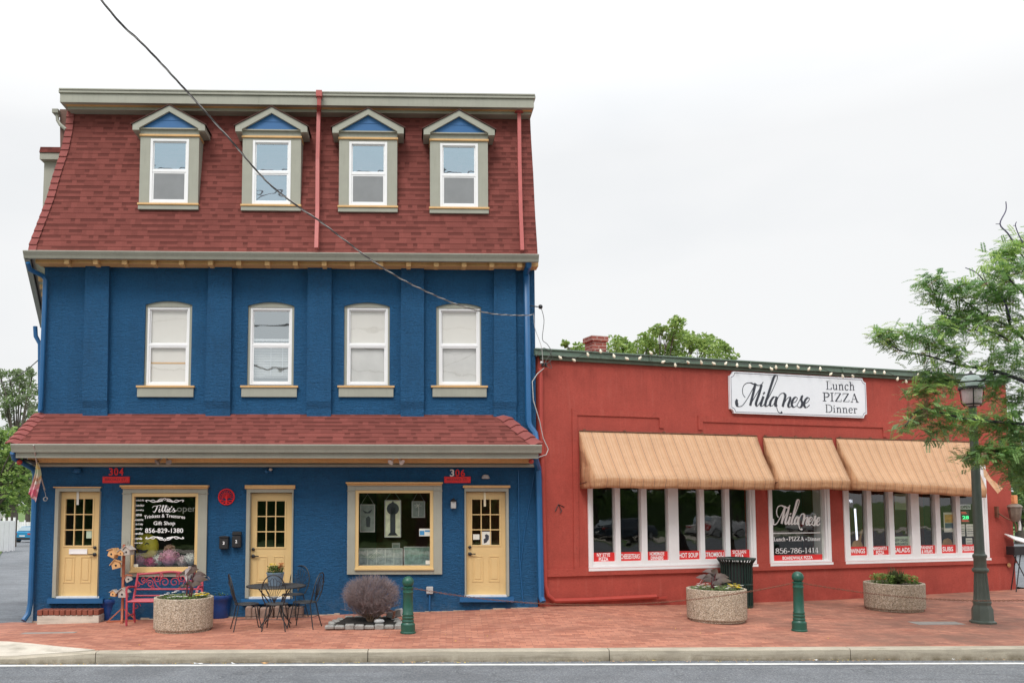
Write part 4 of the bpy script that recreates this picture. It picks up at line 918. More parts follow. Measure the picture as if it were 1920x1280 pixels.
# side and rear walls, roof
d2 = 11
q0 = Vector((0, 0, 0)); q1 = Vector((-3.5, d2, 0)); q2 = Vector((RW-1.5, d2, 0)); q3 = Vector((RW, 0, 0))
for p, q in ((q0,q1),(q1,q2),(q2,q3)): mb.quad((p.x,p.y,-2.2),(q.x,q.y,-2.2),(q.x,q.y,rz1),(p.x,p.y,rz1))
mb.quad((q0.x,q0.y,rz1-.02),(q1.x,q1.y,rz1-.02),(q2.x,q2.y,rz1-.02),(q3.x,q3.y,rz1-.02))
mb.add([(RW+.03,-.05,-.5),(RW+.03,-.05,bz-1.0),(RW+.16,-.05,-.5),(RW+.03,.4,-.5),(RW+.03,.4,bz-1.0),(RW+.16,.4,-.5)], [(0,1,2),(3,4,5),(1,2,5,4)])
mb.build('wall', M['red'], red, recalc=False)
mb = MB(); mb.box(-.1, RW+.05, -.10, .35, rz1+.001, rzt-.03); mb.box(-.1, RW+.06, -.13, .4, rzt-.029, rzt)
for i in range(1, 5): mb.box(i*2.45, i*2.45+.012, -.133, -.1, rz1+.01, rzt+.003)
mb.build('roof_edge', M['coping'], red, bevel=.004)
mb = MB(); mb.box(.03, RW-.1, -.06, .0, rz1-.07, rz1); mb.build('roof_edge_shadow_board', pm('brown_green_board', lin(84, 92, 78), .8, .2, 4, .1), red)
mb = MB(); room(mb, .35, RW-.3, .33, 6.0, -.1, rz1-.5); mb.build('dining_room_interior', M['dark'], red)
# windows
def panes(W, edges, name_px, parentname='window_band', v=.03):
    a, b, c, d = W
    mb = MB(); rframe(mb, a, b, c, d, .075, -.03, .12, wb=.07); bar = []
    e = [(R(x0, 980, v)[0], R(x1, 980, v)[0]) for x0, x1 in edges]
    prev = a+.075
    for i, (x0, x1) in enumerate(e):
        if x0 - prev > .01: mb.box(prev, x0, -.01, .11, c+.07, d-.075)
        prev = x1
    if (b-.075) - prev > .01: mb.box(prev, b-.075, -.01, .11, c+.07, d-.075)
    bh = .16 if len(e) > 1 else .085
    for x0, x1 in e: mb.box(x0, x1, -.005, .10, c+.071, c+bh)
    mb.box(a-.02, b+.02, -.05, .0, c-.02, c+.03)
    wn = mb.build('window_band', M['white'], red, bevel=.003)
    for x0, x1 in e:
        q = MB(); q.quad((x0,.06,c+bh),(x1,.06,c+bh),(x1,.06,d-.07),(x0,.06,d-.07)); q.build('pane', M['glass'], wn, recalc=False)
    return wn, e, c+bh
E1 = [(1110.5,1152),(1161.5,1201),(1211.5,1251.5),(1270.5,1310.5),(1319,1358),(1366.5,1404.5)]
E2 = [(1447,1545)]
E3 = [(1591,1624),(1633,1665),(1674,1706.5),(1722,1752),(1761,1791),(1799,1832)]
wn1, e1_, zc1 = panes(w1, E1, 0); wn2, e2_, zc2 = panes(w2, E2, 0); wn3, e3_, zc3 = panes(w3, E3, 0)
def strip(par, x0, x1, z0, z1, lines, y=.05):
    q = MB(); q.box(x0, x1, y-.003, y, z0, z1); o = q.build('red_strip', M['decalred'], par)
    q = MB(); n = len(lines); h = (z1-z0)
    for i, s in enumerate(lines):
        wd = min((x1-x0)*.9, len(s)*h*(.42 if n == 1 else .24)); m = (x0+x1)/2
        if n == 1: a, b = z0+h*.22, z0+h*.78
        else: a, b = (z0+h*.54, z0+h*.95) if i == 0 else (z0+h*.05, z0+h*.47)
        text(q, s, m-wd/2, m+wd/2, a, b, y-.005, bold=.02)
    q.build('strip_lettering', M['decalwhite'], o, recalc=False)
T1 = [['NY STYE','PIZZA'],['CHEESESTEAKS'],['HOMEMADE','DINNERS'],['HOT SOUP'],['STROMBOLI'],['SICILIAN','PIZZA']]
for (x0, x1), t in zip(e1_, T1): strip(wn1, x0, x1, zc1, zc1+.175, t)
strip(wn2, e2_[0][0], e2_[0][1]-.06, R(1490,1050.5,.05)[1], R(1490,1039.5,.05)[1], ['BOARDWALK PIZZA'])
T3 = [['WINGS'],['MARGARITA','PIZZA'],['SALADS'],['PANINI\'S','& WRAPS'],['SUBS'],['CHEESEBURGERS']]
for (x0, x1), t in zip(e3_, T3): strip(wn3, x0, x1, zc3, zc3+.19, t)
q = MB(); rg = R(1541, 980, .05)[0]; q.box(rg, rg+.12, .07, .3, w2[2]+.05, w2[3]-.08); q.build('inner_jamb', M['dwhite'], wn2)
# script lettering on the middle window (photo zoom coordinates 6.62 per pixel)
L = MB(); vv = .05
def cw(x, y):
    X = 122 + (x-138)*(712-122)/(1082-138); Y = 240 + (y-160)*(612-240)/(645-160)
    return R(1430 + X/6.62, 900 + Y/6.62, vv)
mil(L, cw, vv, .055, .024)
def rz(x0, x1, y0, y1): return rect(R, 1430+x0/6.62, 1430+x1/6.62, 900+y0/6.62, 900+y1/6.62, vv)
a, b, c, d = rz(126, 718, 645, 660)
for i in range(46): L.box(a+(b-a)*i/46, a+(b-a)*(i+.6)/46, vv-.003, vv-.001, c, d)
a, b, c, d = rz(136, 284, 706, 752); serif(L, 'Lunch', a, b, c, d, vv, wt=.17, thin=.09)
a, b, c, d = rz(322, 516, 698, 750); serif(L, 'PIZZA', a, b, c, d, vv, wt=.2, thin=.09)
a, b, c, d = rz(556, 722, 704, 748); serif(L, 'Dinner', a, b, c, d, vv, wt=.17, thin=.09)
for x in (303, 537): a, b, c, d = rz(x-7, x+7, 724, 738); L.box(a, b, vv-.003, vv-.001, c, d)
a, b, c, d = rz(160, 698, 838, 902); serif(L, '856-786-1414', a, b, c, d, vv, wt=.16, thin=.06)
L.build('lettering', M['decalwhite'], wn2, recalc=False)
# papers in the right window
def rcard(name, x0, x1, y0, y1, v, mat, par, th=.003): return card(name, R, x0, x1, y0, y1, v, mat, par, th=th)
o_, r_ = rcard('poster', 1769.5, 1788, 960, 997, .09, M['paper'], wn3)
q = MB(); q.box(r_[0]+.03, r_[1]-.03, .083, .086, r_[2]+.22, r_[3]-.05); q.build('poster_print', pm('orange_blue_print', (.6, .35, .08), .6, .5, 9, 0), o_)
q = MB(); q.box(r_[0]+.03, r_[1]-.03, .083, .086, r_[2]+.09, r_[2]+.21); q.build('poster_print', pm('navy_print', (.05, .1, .2), .6, .3, 9, 0), o_)
o_, r_ = rcard('new_dishes_notice', 1674.5, 1704, 1005, 1029, .09, M['palegreen'], wn3)
q = MB(); text(q, 'NEW DISHES', r_[0]+.03, r_[1]-.03, r_[3]-.12, r_[3]-.05, .083); text(q, 'MARGARITA', r_[0]+.03, r_[1]-.03, r_[2]+.09, r_[2]+.15, .083); q.build('notice_lettering', M['ink'], o_, recalc=False)
rcard('hanging_panel', 1678, 1700, 925, 955, .4, M['palegreen'], wn3)
for x0, x1, y0, y1 in ((1799.5,1809,982,1004.5),(1812,1827,982,1005),(1811,1823,1008,1024)):
    o_, r_ = rcard('notice', x0, x1, y0, y1, .09, M['paper'], wn3)
    q = MB()
    for i in range(4): z = r_[3]-.05-i*.055; q.box(r_[0]+.02, r_[1]-.02, .083, .086, z-.012, z)
    q.build('notice_lines', M['ink'], o_)
o_, r_ = rcard('open_sign', 1799.5, 1820, 945, 954.5, .09, pm('pale_lit_sign', (.55, .6, .62), .5, .1, 5, 0), wn3)
q = MB(); text(q, 'OPEN', r_[0]+.02, r_[1]-.02, r_[2]+.025, r_[3]-.025, .083, bold=.02); q.build('sign_lettering', M['ink'], o_, recalc=False)
def emis(name, col, st):
    N = NT(name); N.set((0,0,0), .5); N.bs.inputs['Emission Color'].default_value = (*col, 1); N.bs.inputs['Emission Strength'].default_value = st; return N.m
M['ledg'] = emis('green_led', (.05, .9, .3), 1.2); M['ledr'] = emis('red_led', (.8, .1, .08), .8); M['tube'] = emis('white_light_tube', (.85, .85, 1), 1.3)
a, b, c, d = rect(R, 1801, 1817, 957, 980, .1); q = MB(); q.box(a, b, .1, .13, c, d); ls = q.build('hours_display', M['black'], wn3)
q = MB(); text(q, '28', a+.05, b-.01, c+.09, c+.17, .095, bold=.03); q.build('green_digits', M['ledg'], ls, recalc=False)
q = MB(); 
for i in range(4): q.box(a+.02, b-.1+.03*i, .093, .096, d-.04-i*.03-(.12 if i > 1 else 0), d-.028-i*.03-(.12 if i > 1 else 0))
q.build('red_letters', M['ledr'], ls)
# ceiling tube light seen through the first pane, and its neighbour
q = MB(); a, z = R(1603, 953, 1.4); a2, z2 = R(1607, 1012, 1.4); q.tube([(a, 1.4, z), (a2, 1.4, z2)], .022, 8); q.build('light_tube', M['tube'], wn3)
q = MB(); text(q, 'OPEN', *rect(R, 1588, 1598, 936, 942, .5), .5, bold=.01); q.build('neon_open_sign', M['tube'], wn3, recalc=False)
for x_, y_ in ((1607, 1026), (1776, 1022)):
    a, z = R(x_, y_, .25); q = MB(); q.prism([(-.16,-.25),(.16,-.25),(.17,.0),(.12,.13),(.03,.17),(-.1,.14),(-.16,.02)], -.01, .01)
    if x_ < 1700: q.prism([(.03,.15),(.10,.12),(.17,.40),(.14,.41)], -.012, .008)
    q.v = [(v[0]+a, v[1]+.25, v[2]+z) for v in q.v]; q.build('wooden_peel', M['palewood'], wn3)
# pipes on the wall
RP = lambda x, y, v: Vector((R(x, y, v)[0], v, R(x, y, v)[1]))
mb = MB(); mb.tube([RP(1013,690,-.06), RP(1014,800,-.06), RP(1018,900,-.06), RP(1021,1050,-.06), RP(1022,1095,-.07), RP(1027,1115,-.07), RP(1040,1125.5,-.07), RP(1100,1124,-.07), RP(1230,1117.5,-.07)], .045, 8); mb.box(*[RP(1230,1117,0).x, RP(1246,1117,0).x, -.1, -.05, RP(1230,1121,0).z, RP(1230,1117,0).z]); mb.build('drain_pipe', M['redpipe'], red)
mb = MB(); mb.tube([RP(1017,705,-.05), RP(1018,850,-.05)], .014, 6); mb.build('conduit', M['redpipe'], red)
mb = MB(); mb.tube([RP(1020,690,-.1), RP(1008,700,-.12), RP(998,715,-.15), RP(1000,750,-.15), RP(1012,790,-.1), RP(1018,820,-.1), RP(1028,842,-.1), RP(1024,852,-.1), RP(1006,858,-.15)], .009, 6); mb.build('loose_cable', M['cablew'], red)
mb = MB(); mb.tube([RP(1041,958,-.01), RP(1047,945,-.01), RP(1053,957,-.02), RP(1050,961,-.02)], .010, 5); mb.tube([RP(1047,945,-.01), RP(1058,950,-.01)], .006, 5); mb.build('iron_hook', M['black'], red)
# chimney on the roof behind
cx0, cx1 = R(1111, 650, 4)[0], R(1137, 650, 4)[0]; cz = R(1124, 630, 4)[1]
def brickm(name, c1, c2, mo):
    N = NT(name); b = N.node('ShaderNodeTexBrick'); b.inputs['Scale'].default_value = 1; b.inputs['Brick Width'].default_value = .22; b.inputs['Row Height'].default_value = .08
    b.inputs['Mortar Size'].default_value = .009; b.inputs['Color1'].default_value = (*c1, 1); b.inputs['Color2'].default_value = (*c2, 1); b.inputs['Mortar'].default_value = (*mo, 1)
    s = N.node('ShaderNodeSeparateXYZ'); N.l(N.tc.outputs['Object'], s.inputs[0]); cb = N.node('ShaderNodeCombineXYZ')
    N.l(N.math('ADD', s.outputs[0], s.outputs[1]), cb.inputs[0]); N.l(s.outputs[2], cb.inputs[1]); N.l(cb.outputs[0], b.inputs['Vector']); return N.set(b.outputs['Color'], .9)
M['brick'] = brickm('chimney_brick', lin(160, 96, 84), lin(126, 70, 62), lin(176, 160, 150))
mb = MB(); mb.box(cx0, cx1, 4, 4.4, rz1-.3, cz-.13); mb.box(cx0-.04, cx1+.04, 3.96, 4.44, cz-.129, cz); mb.build('chimney', M['brick'], red)
# sign board
corn = [(1367.5, 699), (1372.5, 694.8), (1616.5, 708.2), (1624, 716), (1624.5, 776), (1618, 783.3), (1374, 775.6), (1369, 770)]
sg = empty('sign_board', (0, 0, 0), 0, 'white restaurant sign board with charcoal script name and clipped corners on red wall', 'sign'); sg.location = R.o; sg.rotation_euler = (0, 0, R.a)
V = -.07
c0 = R(1368, 696, V); c1 = R(1624.5, 709.5, V); c2 = R(1624.5, 782.5, V); c3 = R(1370, 775, V)
x0, x1, z0, z1 = (c0[0]+c3[0])/2, (c1[0]+c2[0])/2, (c3[1]+c2[1])/2, (c0[1]+c1[1])/2
def notched(x0, x1, z0, z1, r):
    P = []
    for cx, cz_, a0 in ((x0, z0, PI/2), (x1, z0, PI), (x1, z1, 1.5*PI), (x0, z1, 2*PI)):
        P += [(cx + r*math.cos(a0 - PI/2*k/5), cz_ + r*math.sin(a0 - PI/2*k/5)) for k in range(6)]
    return P
mb = MB(); mb.prism(notched(x0, x1, z0, z1, .09), V, -.01); mb.build('board', M['signwhite'], sg)
mb = MB(); P = notched(x0+.03, x1-.03, z0+.03, z1-.03, .09); P.append(P[0])
for a, b in zip(P, P[1:]):
    stroke(mb, [a, b], V-.002, .011, .011, smooth=False)
mb.build('border_line', pm('plum_border_line', (.13, .10, .15), .5, .1, 5, 0), sg, recalc=False)
mb = MB(); mil(mb, lambda x, y: R(1360 + x/6.857, 680 + y/6.857, V), V-.002, .062, .016)
def sz(x0, x1, y0, y1, yr):
    a = R(1360+x0/6.857, 680+y1/6.857, V); b = R(1360+x1/6.857, 680+(y1+yr)/6.857, V); t = R(1360+x0/6.857, 680+y0/6.857, V); return a[0], b[0], a[1], t[1], b[1]-a[1]
for s, q_ in (('Lunch', (1295,1670,235,342,12)), ('PIZZA', (1252,1725,380,492,16)), ('Dinner', (1285,1705,535,634,14))):
    a, b, c, d, sl_ = sz(*q_); serif(mb, s, a, b, c, d, V-.002, slope=sl_, wt=.17 if s == 'PIZZA' else .14, thin=.06)
mb.build('lettering', M['ink'], sg, recalc=False)
# string lights
sl = empty('string_lights', (0, 0, 0), 0, 'string of cream bulbs strung along the green roof edge of the red restaurant', 'string lights'); sl.location = R.o; sl.rotation_euler = (0, 0, R.a)
bl = [(1050,670),(1076,675),(1102,664),(1126,658),(1151,667),(1175,672),(1200,671),(1220,661),(1244,678),(1266,684),(1290,679),(1315,679),(1338,681),(1361,681),(1382,684),(1406,686),(1426,686),(1446,691),(1455,688),(1475,686),(1496,688),(1517,691),(1538,691),(1558,701),(1580,705),(1599,705),(1620,695),(1640,697),(1658,698),(1683,710),(1699,715),(1722,702),(1745,704),(1770,706)]
mb = MB(); mb.tube([RP(1035,664,-.16)] + [RP(x, y-3, -.16) for x, y in bl] + [RP(1800,706,-.16)], .006, 5); mb.build('wire', M['black'], sl)
pt = None
for i, (x, y) in enumerate(bl):
    p = RP(x, y, -.18); 
    if pt is None:
        mb = MB(); mb.lathe([(.001,-.055),(.026,-.03),(.03,-.005),(.018,.02),(.014,.04)], (0,0,0), 10); pt = mb.build('bulb', M['bulb'], sl, loc=p); o = pt
    else: o = pt.copy(); C.objects.link(o); o.parent = sl; o.location = p
    o.rotation_euler = (random.uniform(-.4,.4), random.uniform(-1.2,1.2), 0)
# awnings
def awning(x0, x1, yt0, yt1, fx0, fx1, fy, lab, dp=.66, sag=.05, vh=.19):
    u0, z0 = R(x0, yt0, -.02); u1, z1 = R(x1, yt1, -.02); zt = (z0+z1)/2
    f0 = R(fx0, fy[0], -dp); f1 = R(fx1, fy[1], -dp); 
    root = empty('awning', R.w(u0, 0, 0), R.a, lab, 'awning', 'striped awnings over the restaurant windows')
    W = u1-u0; fa = f0[0]-u0; fb = f1[0]-u0; zf0, zf1 = f0[1], f1[1]; nu = max(10, int(W/.14)); nv = 9
    mb = MB(); vs = []; uv = []; rnd = random.Random(int(x0))
    ph = [rnd.uniform(0, 6) for _ in range(4)]
    for j in range(nv+1):
        t = j/nv
        for i in range(nu+1):
            s = i/nu; u = (0*(1-s) + W*s)*(1-t) + (fa*(1-s)+fb*s)*t
            zf_ = zf0*(1-s)+zf1*s; y = -.02 - (dp-.02)*t
            z = zt*(1-t) + zf_*t - sag*math.sin(PI*t)*(.7+.3*math.sin(3*s*PI+ph[0])) + .006*math.sin(s*W*5+ph[1])*t*t + .003*math.sin(s*W*13+ph[2])*t
            y += .012*math.sin(s*W*4+ph[3])*math.sin(PI*t)
            vs.append((u, y, z)); uv.append((s*W, t))
    for j in range(1, 4):                          # valance
        for i in range(nu+1):
            s = i/nu; u = fa*(1-s)+fb*s; b = vs[nv*(nu+1)+i]; k = j/3
            vs.append((b[0], b[1]+.035*k + .010*math.sin(s*W*7+ph[1])*k + .006*math.sin(s*W*17)*k - (.006 if j == 1 else 0), b[2]-vh*k + .004*math.sin(s*W*9+ph[0])*k)); uv.append((s*W+.02*math.sin(s*40)*k, 1+k*.2))
    nr = nv+3
    fs = [(j*(nu+1)+i, j*(nu+1)+i+1, (j+1)*(nu+1)+i+1, (j+1)*(nu+1)+i) for j in range(nr) for i in range(nu)]
    mb.add(vs, fs, 0, uv, sm=True)
    mb.build('canopy', M['awning'], root, recalc=False, solid=.006, angle=50)
    for side in (0, 1):
        I = 0 if side == 0 else nu
        edge_ = [vs[j*(nu+1)+I] for j in range(nr+1)]; mbs = MB(); n = len(edge_); wv = []; wu = []
        zb_ = edge_[-1][2]
        for k, e in enumerate(edge_):
            for m in range(4):
                t = m/3; bx_ = 0 if side == 0 else W
                y = e[1]*(1-t) + (-.02)*t; x = e[0]*(1-t)+bx_*t + (.02*math.sin(k*1.1+m) if 0 < m < 3 else 0); wv.append((x, y, e[2])); wu.append((y*1.5+.1, e[2]))
        mbs.add(wv, [(k*4+m, k*4+m+1, (k+1)*4+m+1, (k+1)*4+m) for k in range(n-1) for m in range(3)], 0, wu, sm=True)
        mbs.build('side_flap', M['awning'], root, recalc=False, solid=.006)
    q = MB(); q.tube([(0,-.03,zt+.01),(W,-.03,zt+.01)], .014, 6)
    for i in range(5): q.box(W*(i+.1)/4.6, W*(i+.1)/4.6+.04, -.04, 0, zt+.005, zt+.045)
    q.build('wall_rail', M['rust'], root)
    q = MB(); q.tube([(fa+.02,-dp+.02,zf0-.03),(fb-.02,-dp+.02,zf1-.03)], .013, 6); q.tube([(fa+.02,-dp+.02,zf0-.03),(fa+.0,-.02,zf0-.1)], .012, 6); q.tube([(fb-.02,-dp+.02,zf1-.03),(fb,-.02,zf1-.1)], .012, 6); q.build('support_frame', M['rust'], root)
    return root, (W, fa, fb, zf1, dp)
awning(1086, 1418, 808, 817.5, 1117, 1453, (895.5, 900.5), 'long striped tan awning beside the blue building, leftmost of three')
awning(1431, 1559, 819, 823, 1463, 1595, (900, 900.5), 'short striped tan awning in the middle over the script lettered window')
rt, (W_, fa, fb, zf1, dp) = awning(1568, 1818, 822, 828, 1610, 1850, (901.5, 916.5), 'striped tan awning by the lamp post with torn end flap, rightmost', sag=.08)
q = MB(); q.add([(W_+.1,-.25,zf1+.55),(W_+.2,-.35,zf1+.25),(W_+.42,-.5,zf1-.02),(W_+.3,-.55,zf1+.02),(W_+.2,-.5,zf1-.1),(W_+.05,-.3,zf1+.3)], [(0,1,5),(1,2,3),(1,3,4,5)], 0, [(.1,0),(.2,.1),(.4,.2),(.3,.2),(.2,.3),(.1,.1)]); q.build('torn_flap', M['awning'], rt, recalc=False, solid=.006)
# ------------------------------------------------------------------ GROUND
def sheet(name, xs, ys, fn, mat, side=0):
    mb = MB(); nx, ny = len(xs), len(ys)
    vs = [(x, y, fn(x, y)) for y in ys for x in xs]
    mb.add(vs, [(j*nx+i, j*nx+i+1, (j+1)*nx+i+1, (j+1)*nx+i) for j in range(ny-1) for i in range(nx-1)])
    o = mb.build(name, mat, recalc=False); return tag(o, kind='structure')
lsp = lambda a, b, n: [a+(b-a)*i/(n-1) for i in range(n)]
# brick pavement follows the kerb and climbs gently to the facades
def ap_w(x):
    T = [(-14,1.6),(-8.5,1.3),(-6.6,.88),(-6.1,.62),(-5.6,.33),(-5.2,.14),(-4.92,0)]
    if x >= -4.92: return 0
    for (a, p), (b, q) in zip(T, T[1:]):
        if x <= b: return p + (q-p)*(x-a)/(b-a)
mb = MB(); xs = lsp(-14, 30, 89); vs = []
for j in range(13):
    for x in xs:
        y0, y1 = yk(x) + max(0, ap_w(x)-.03), (yf(x)+.05 if x > -7.9 else yf(-7.9)+.35)
        y = y0 + (y1-y0)*j/12; z = gz(x, y)
        if x < -7.9: z = gz(-7.9, y) - .12*min(1, (-7.9-x)/1.5)*(j/12)
        vs.append((x, y, z))
mb.add(vs, [(j*89+i, j*89+i+1, (j+1)*89+i+1, (j+1)*89+i) for j in range(12) for i in range(88)])
tag(mb.build('pavement', M['paver'], recalc=False), kind='structure')
# kerb with joints and a dropped end at the side street
def kz(x):
    if x > -4.9: return .0
    return -.0 - .09*min(1, (-4.9-x)/1.4)
mb = MB(); jo = [-14, -4.85, -.87, 2.72, 6.36, 10.1, 14.0, 18.0, 22, 30]
for a, b in zip(jo, jo[1:]):
    n = 8; vs = []
    for i in range(n+1):
        x = a+.006 + (b-a-.012)*i/n; y = yk(x); z = kz(x)
        vs += [(x, y-.001, z+.004), (x, y-.13, z+.0), (x, y-.155, z-.02), (x, y-.17, -.4), (x, y, -.4)]
    mb.add(vs, [(i*5+k, i*5+k+1, i*5+k+6, i*5+k+5) for i in range(n) for k in range(4)] + [(0,1,2,3,4), tuple(n*5+k for k in (4,3,2,1,0))])
tag(mb.build('kerb', M['kerb']), kind='structure')
mb = MB(); pts = [gp(0, 1200), gp(60, 1204), gp(120, 1209), gp(186, 1218)]
xs = [-14, -8.5, -6.6, -6.1, -5.6, -5.2, -4.92]; bk = [1.6, 1.3, .88, .62, .33, .14, .0]
vs = []
for x, b in zip(xs, bk):
    for j in range(5):
        y = yk(x) - .002 + (b)*j/4; z = kz(x)+.006 + (gz(x, y) - kz(x) + .008)*j/4
        vs.append((x, y, z if x > -7.9 else z))
mb.add(vs, [(i*5+k, i*5+k+1, i*5+k+6, i*5+k+5) for i in range(6) for k in range(4)])
tag(mb.build('concrete_apron', M['slab'], recalc=False), kind='structure')
sheet('road', lsp(-90, 90, 31), lsp(-4, 12.95, 6), lambda x, y: -.165, M['asphalt'])
sheet('road_line', lsp(-60, 60, 61), [0, 1], lambda x, y: -.16, M['paint'])
rl = bpy.data.objects['road_line']
for v in rl.data.vertices:
    j = v.co.y; x = v.co.x; v.co.y = 12.50 + .012*(x+4) + (.11 if j > .5 else 0) + .004*math.sin(x*5)
# side street falling away to the left rear
def tz_(y): return -.30 - .0195*max(0, min(y, 130)-16.4)
mb = MB(); ys = [16.2, 18, 22, 30, 45, 60, 90, 130, 200]
A = at(48, 1000, 16.7); 
def lx(px, y): d = ray(px, 960); return d.x/d.y*y
mb.add([v for y in ys for v in ((lx(-700, 60)-6 - (y-16)*.5, y, tz_(y)), (-7.0 - (y-16.4)*.30, y, tz_(y)))], [(2*i, 2*i+1, 2*i+3, 2*i+2) for i in range(len(ys)-1)])
tag(mb.build('side_street', M['asphalt2'], recalc=False), kind='structure')
mb = MB(); mb.add([(-600,16.0,-.36),(600,16.0,-.36),(600,16.4,-.36),(-600,16.4,-.36),(600,130,-2.65),(-600,130,-2.65),(600,900,-2.65),(-600,900,-2.65),(600,-300,-.4),(-600,-300,-.4),(600,15.99,-.4),(-600,15.99,-.4)],
        [(0,1,2,3),(3,2,4,5),(5,4,6,7),(9,8,10,11)]); tag(mb.build('ground', M['grass'], recalc=False), kind='structure')
# right-hand car park behind the restaurant corner
mb = MB(); mb.add([(14.4,18.5,.18),(60,19,.0),(90,60,-.6),(13.5,60,-.6)], [(0,1,2,3)]); tag(mb.build('car_park', M['asphalt2'], recalc=False), kind='structure')
# left verge lawn beside the side street
mb = MB(); 
P = [(-7.7-2.3, 17), ]
g0 = [(px, y) for px, y in ((14, 77), (-20, 50), (-60, 34))]
vs = []
for y in (30, 45, 60, 77, 95, 130):
    e = lx(-25 if y < 40 else (-2 if y < 50 else (10 if y < 70 else (16 if y < 90 else 26))), y); vs += [(e-30, y, tz_(y)+.06), (e, y, tz_(y)+.06)]
mb.add(vs, [(2*i, 2*i+1, 2*i+3, 2*i+2) for i in range(5)]); tag(mb.build('lawn', M['grass'], recalc=False), kind='structure')
# opposite side of the street (seen only as reflections)
mb = MB(); mb.add([(-90,-4,-.1),(90,-4,-.1),(90,-7,-.05),(-90,-7,-.05)], [(0,1,2,3)]); tag(mb.build('far_pavement', M['slab'], recalc=False), kind='structure')
# metal covers set in the bricks
for px, py, w_, h_, m in ((92, 1186, .9, .16, 'grey concrete patch'), (1757, 1168, .85, .35, 'grey utility cover')):
    p = gp(px, py); q = MB(); pts = [(p.x+dx, p.y+dy) for dx, dy in ((-w_/2,-h_/2),(w_/2,-h_/2+.03),(w_/2,h_/2),(-w_/2,h_/2))]
    q.add([(x, y, gz(x, y)+.006) for x, y in pts]+[(x, y, gz(x, y)-.05) for x, y in pts], [(0,1,2,3),(0,1,5,4),(1,2,6,5),(2,3,7,6),(3,0,4,7)])
    o = q.build('utility_cover', pm('worn_cover_metal', (.30, .28, .26), .7, .25, 6, .2)); tag(o, 'flat grey utility cover beside the lamp post base' if px > 1000 else 'narrow grey patch in the brick pavement below the brick door step', 'utility cover')
# ------------------------------------------------------------------ things on the blue wall
def Bp(px, py, v): u, z = B(px, py, v); return B.w(u, v, z)
def Rp(px, py, v): u, z = R(px, py, v); return R.w(u, v, z)
def placeB(name, px, py, v, lab, cat, group=None): return empty(name, Bp(px, py, v), B.a, lab, cat, group)
def dims(fr, x0, x1, y0, y1, v): a, b, c, d = rect(fr, x0, x1, y0, y1, v); return b-a, d-c
for px, num, dg, lab in ((218.5, '304', (203,232,877,891), 'red house number 304 above red name plaque beside left door'), (857.5, '306', (843,873,879.5,893), 'red house number 306 above red name plaque by right door')):
    t = placeB('number_sign', px, 899, 0, lab, 'number sign', 'red house number signs')
    w_, h_ = dims(B, 193.5, 244, 892.5, 904.5, 0); q = MB(); q.box(-w_/2, w_/2, -.03, 0, -h_/2, h_/2); q.box(-w_/2+.02, w_/2-.02, -.034, -.03, -h_/2+.01, h_/2-.01); q.build('name_plaque', M['signred'], t, bevel=.004)
    q = MB(); text(q, 'BROAD ST.', -w_/2+.05, w_/2-.05, -.025, .028, -.036, bold=.02); q.build('plaque_lettering', pm('dark_red_letters', (.28, .01, .02), .5, .05, 5, 0), t, recalc=False)
    wn_, hn = dims(B, dg[0], dg[1], dg[2], dg[3], 0); zz = B(px, dg[3], 0)[1] - B(px, 899, 0)[1]
    for i, c_ in enumerate(num):
        q = MB(); text(q, c_, -wn_/2+wn_*i/3+.01, -wn_/2+wn_*(i+1)/3-.01, zz, zz+hn, -.03, bold=.02)
        q.build('digit', M['dwhite'] if (num == '306' and i == 0) else M['signred'], t, recalc=False, solid=.015)
# round tree-of-life medallion
t = placeB('wall_medallion', 424.5, 931, -.02, 'round red openwork tree medallion hanging on blue wall', 'wall ornament'); q = MB(); r0 = .148
q.tube([(r0*math.cos(a*PI/16), 0, r0*math.sin(a*PI/16)) for a in range(33)], .013, 6, cap=False); q.tube([(0,0,-r0),(.005,0,-.05),(0,0,.02)], [.022,.014,.01], 6)
for k in range(13):
    a = PI*(-.12 + 1.24*k/12); q.tube([(0,0,-.04+.03*(k%2)), (.06*math.cos(a),0,.05*math.sin(a)+.01), ((r0-.01)*math.cos(a+.1),0,(r0-.01)*math.sin(a+.1))], .0055, 5)
    for b in (.5, .75): q.ball((r0*b*math.cos(a+.12),0,r0*b*math.sin(a+.12)), .009, 6, 4)
for s in (-1, 1):
    q.tube([(0,0,-.1),(s*.05,0,-.10),(s*.09,0,-.12)], .009, 5); q.tube([(0,0,-.08),(s*.08,0,-.07),(s*.13,0,-.06)], .009, 5)
q.build('tree_of_life_medallion', M['signred'], t)
# mailboxes
def mailbox(px, py, lab, n, open_=False):
    t = placeB('mailbox', px, py, -.0, lab, 'mailbox', 'black wall mailboxes beside the middle door'); q = MB()
    q.box(-.085, .085, -.11, 0, -.115, .10); q.build('body', M['black'], t, bevel=.012)
    q = MB(); q.prism([(-.09,.10),(.09,.10),(.09,.125),(0,.135),(-.09,.125)], -.12, .0) if not open_ else q.prism([(-.09,.115),(.09,.115),(.08,.185),(-.08,.185)], -.09, -.0)
    q.build('lid', M['black'], t, bevel=.006)
    q = MB(); text(q, n, -.018, .018, -.03, .03, -.113, bold=.02); q.build('number', M['decalwhite'], t, recalc=False)
mailbox(421.5, 1017, 'closed black wall mailbox numbered 3, left of the pair', '3'); mailbox(445, 1014, 'black wall mailbox numbered 2 with raised lid, right of the pair', '2', True)
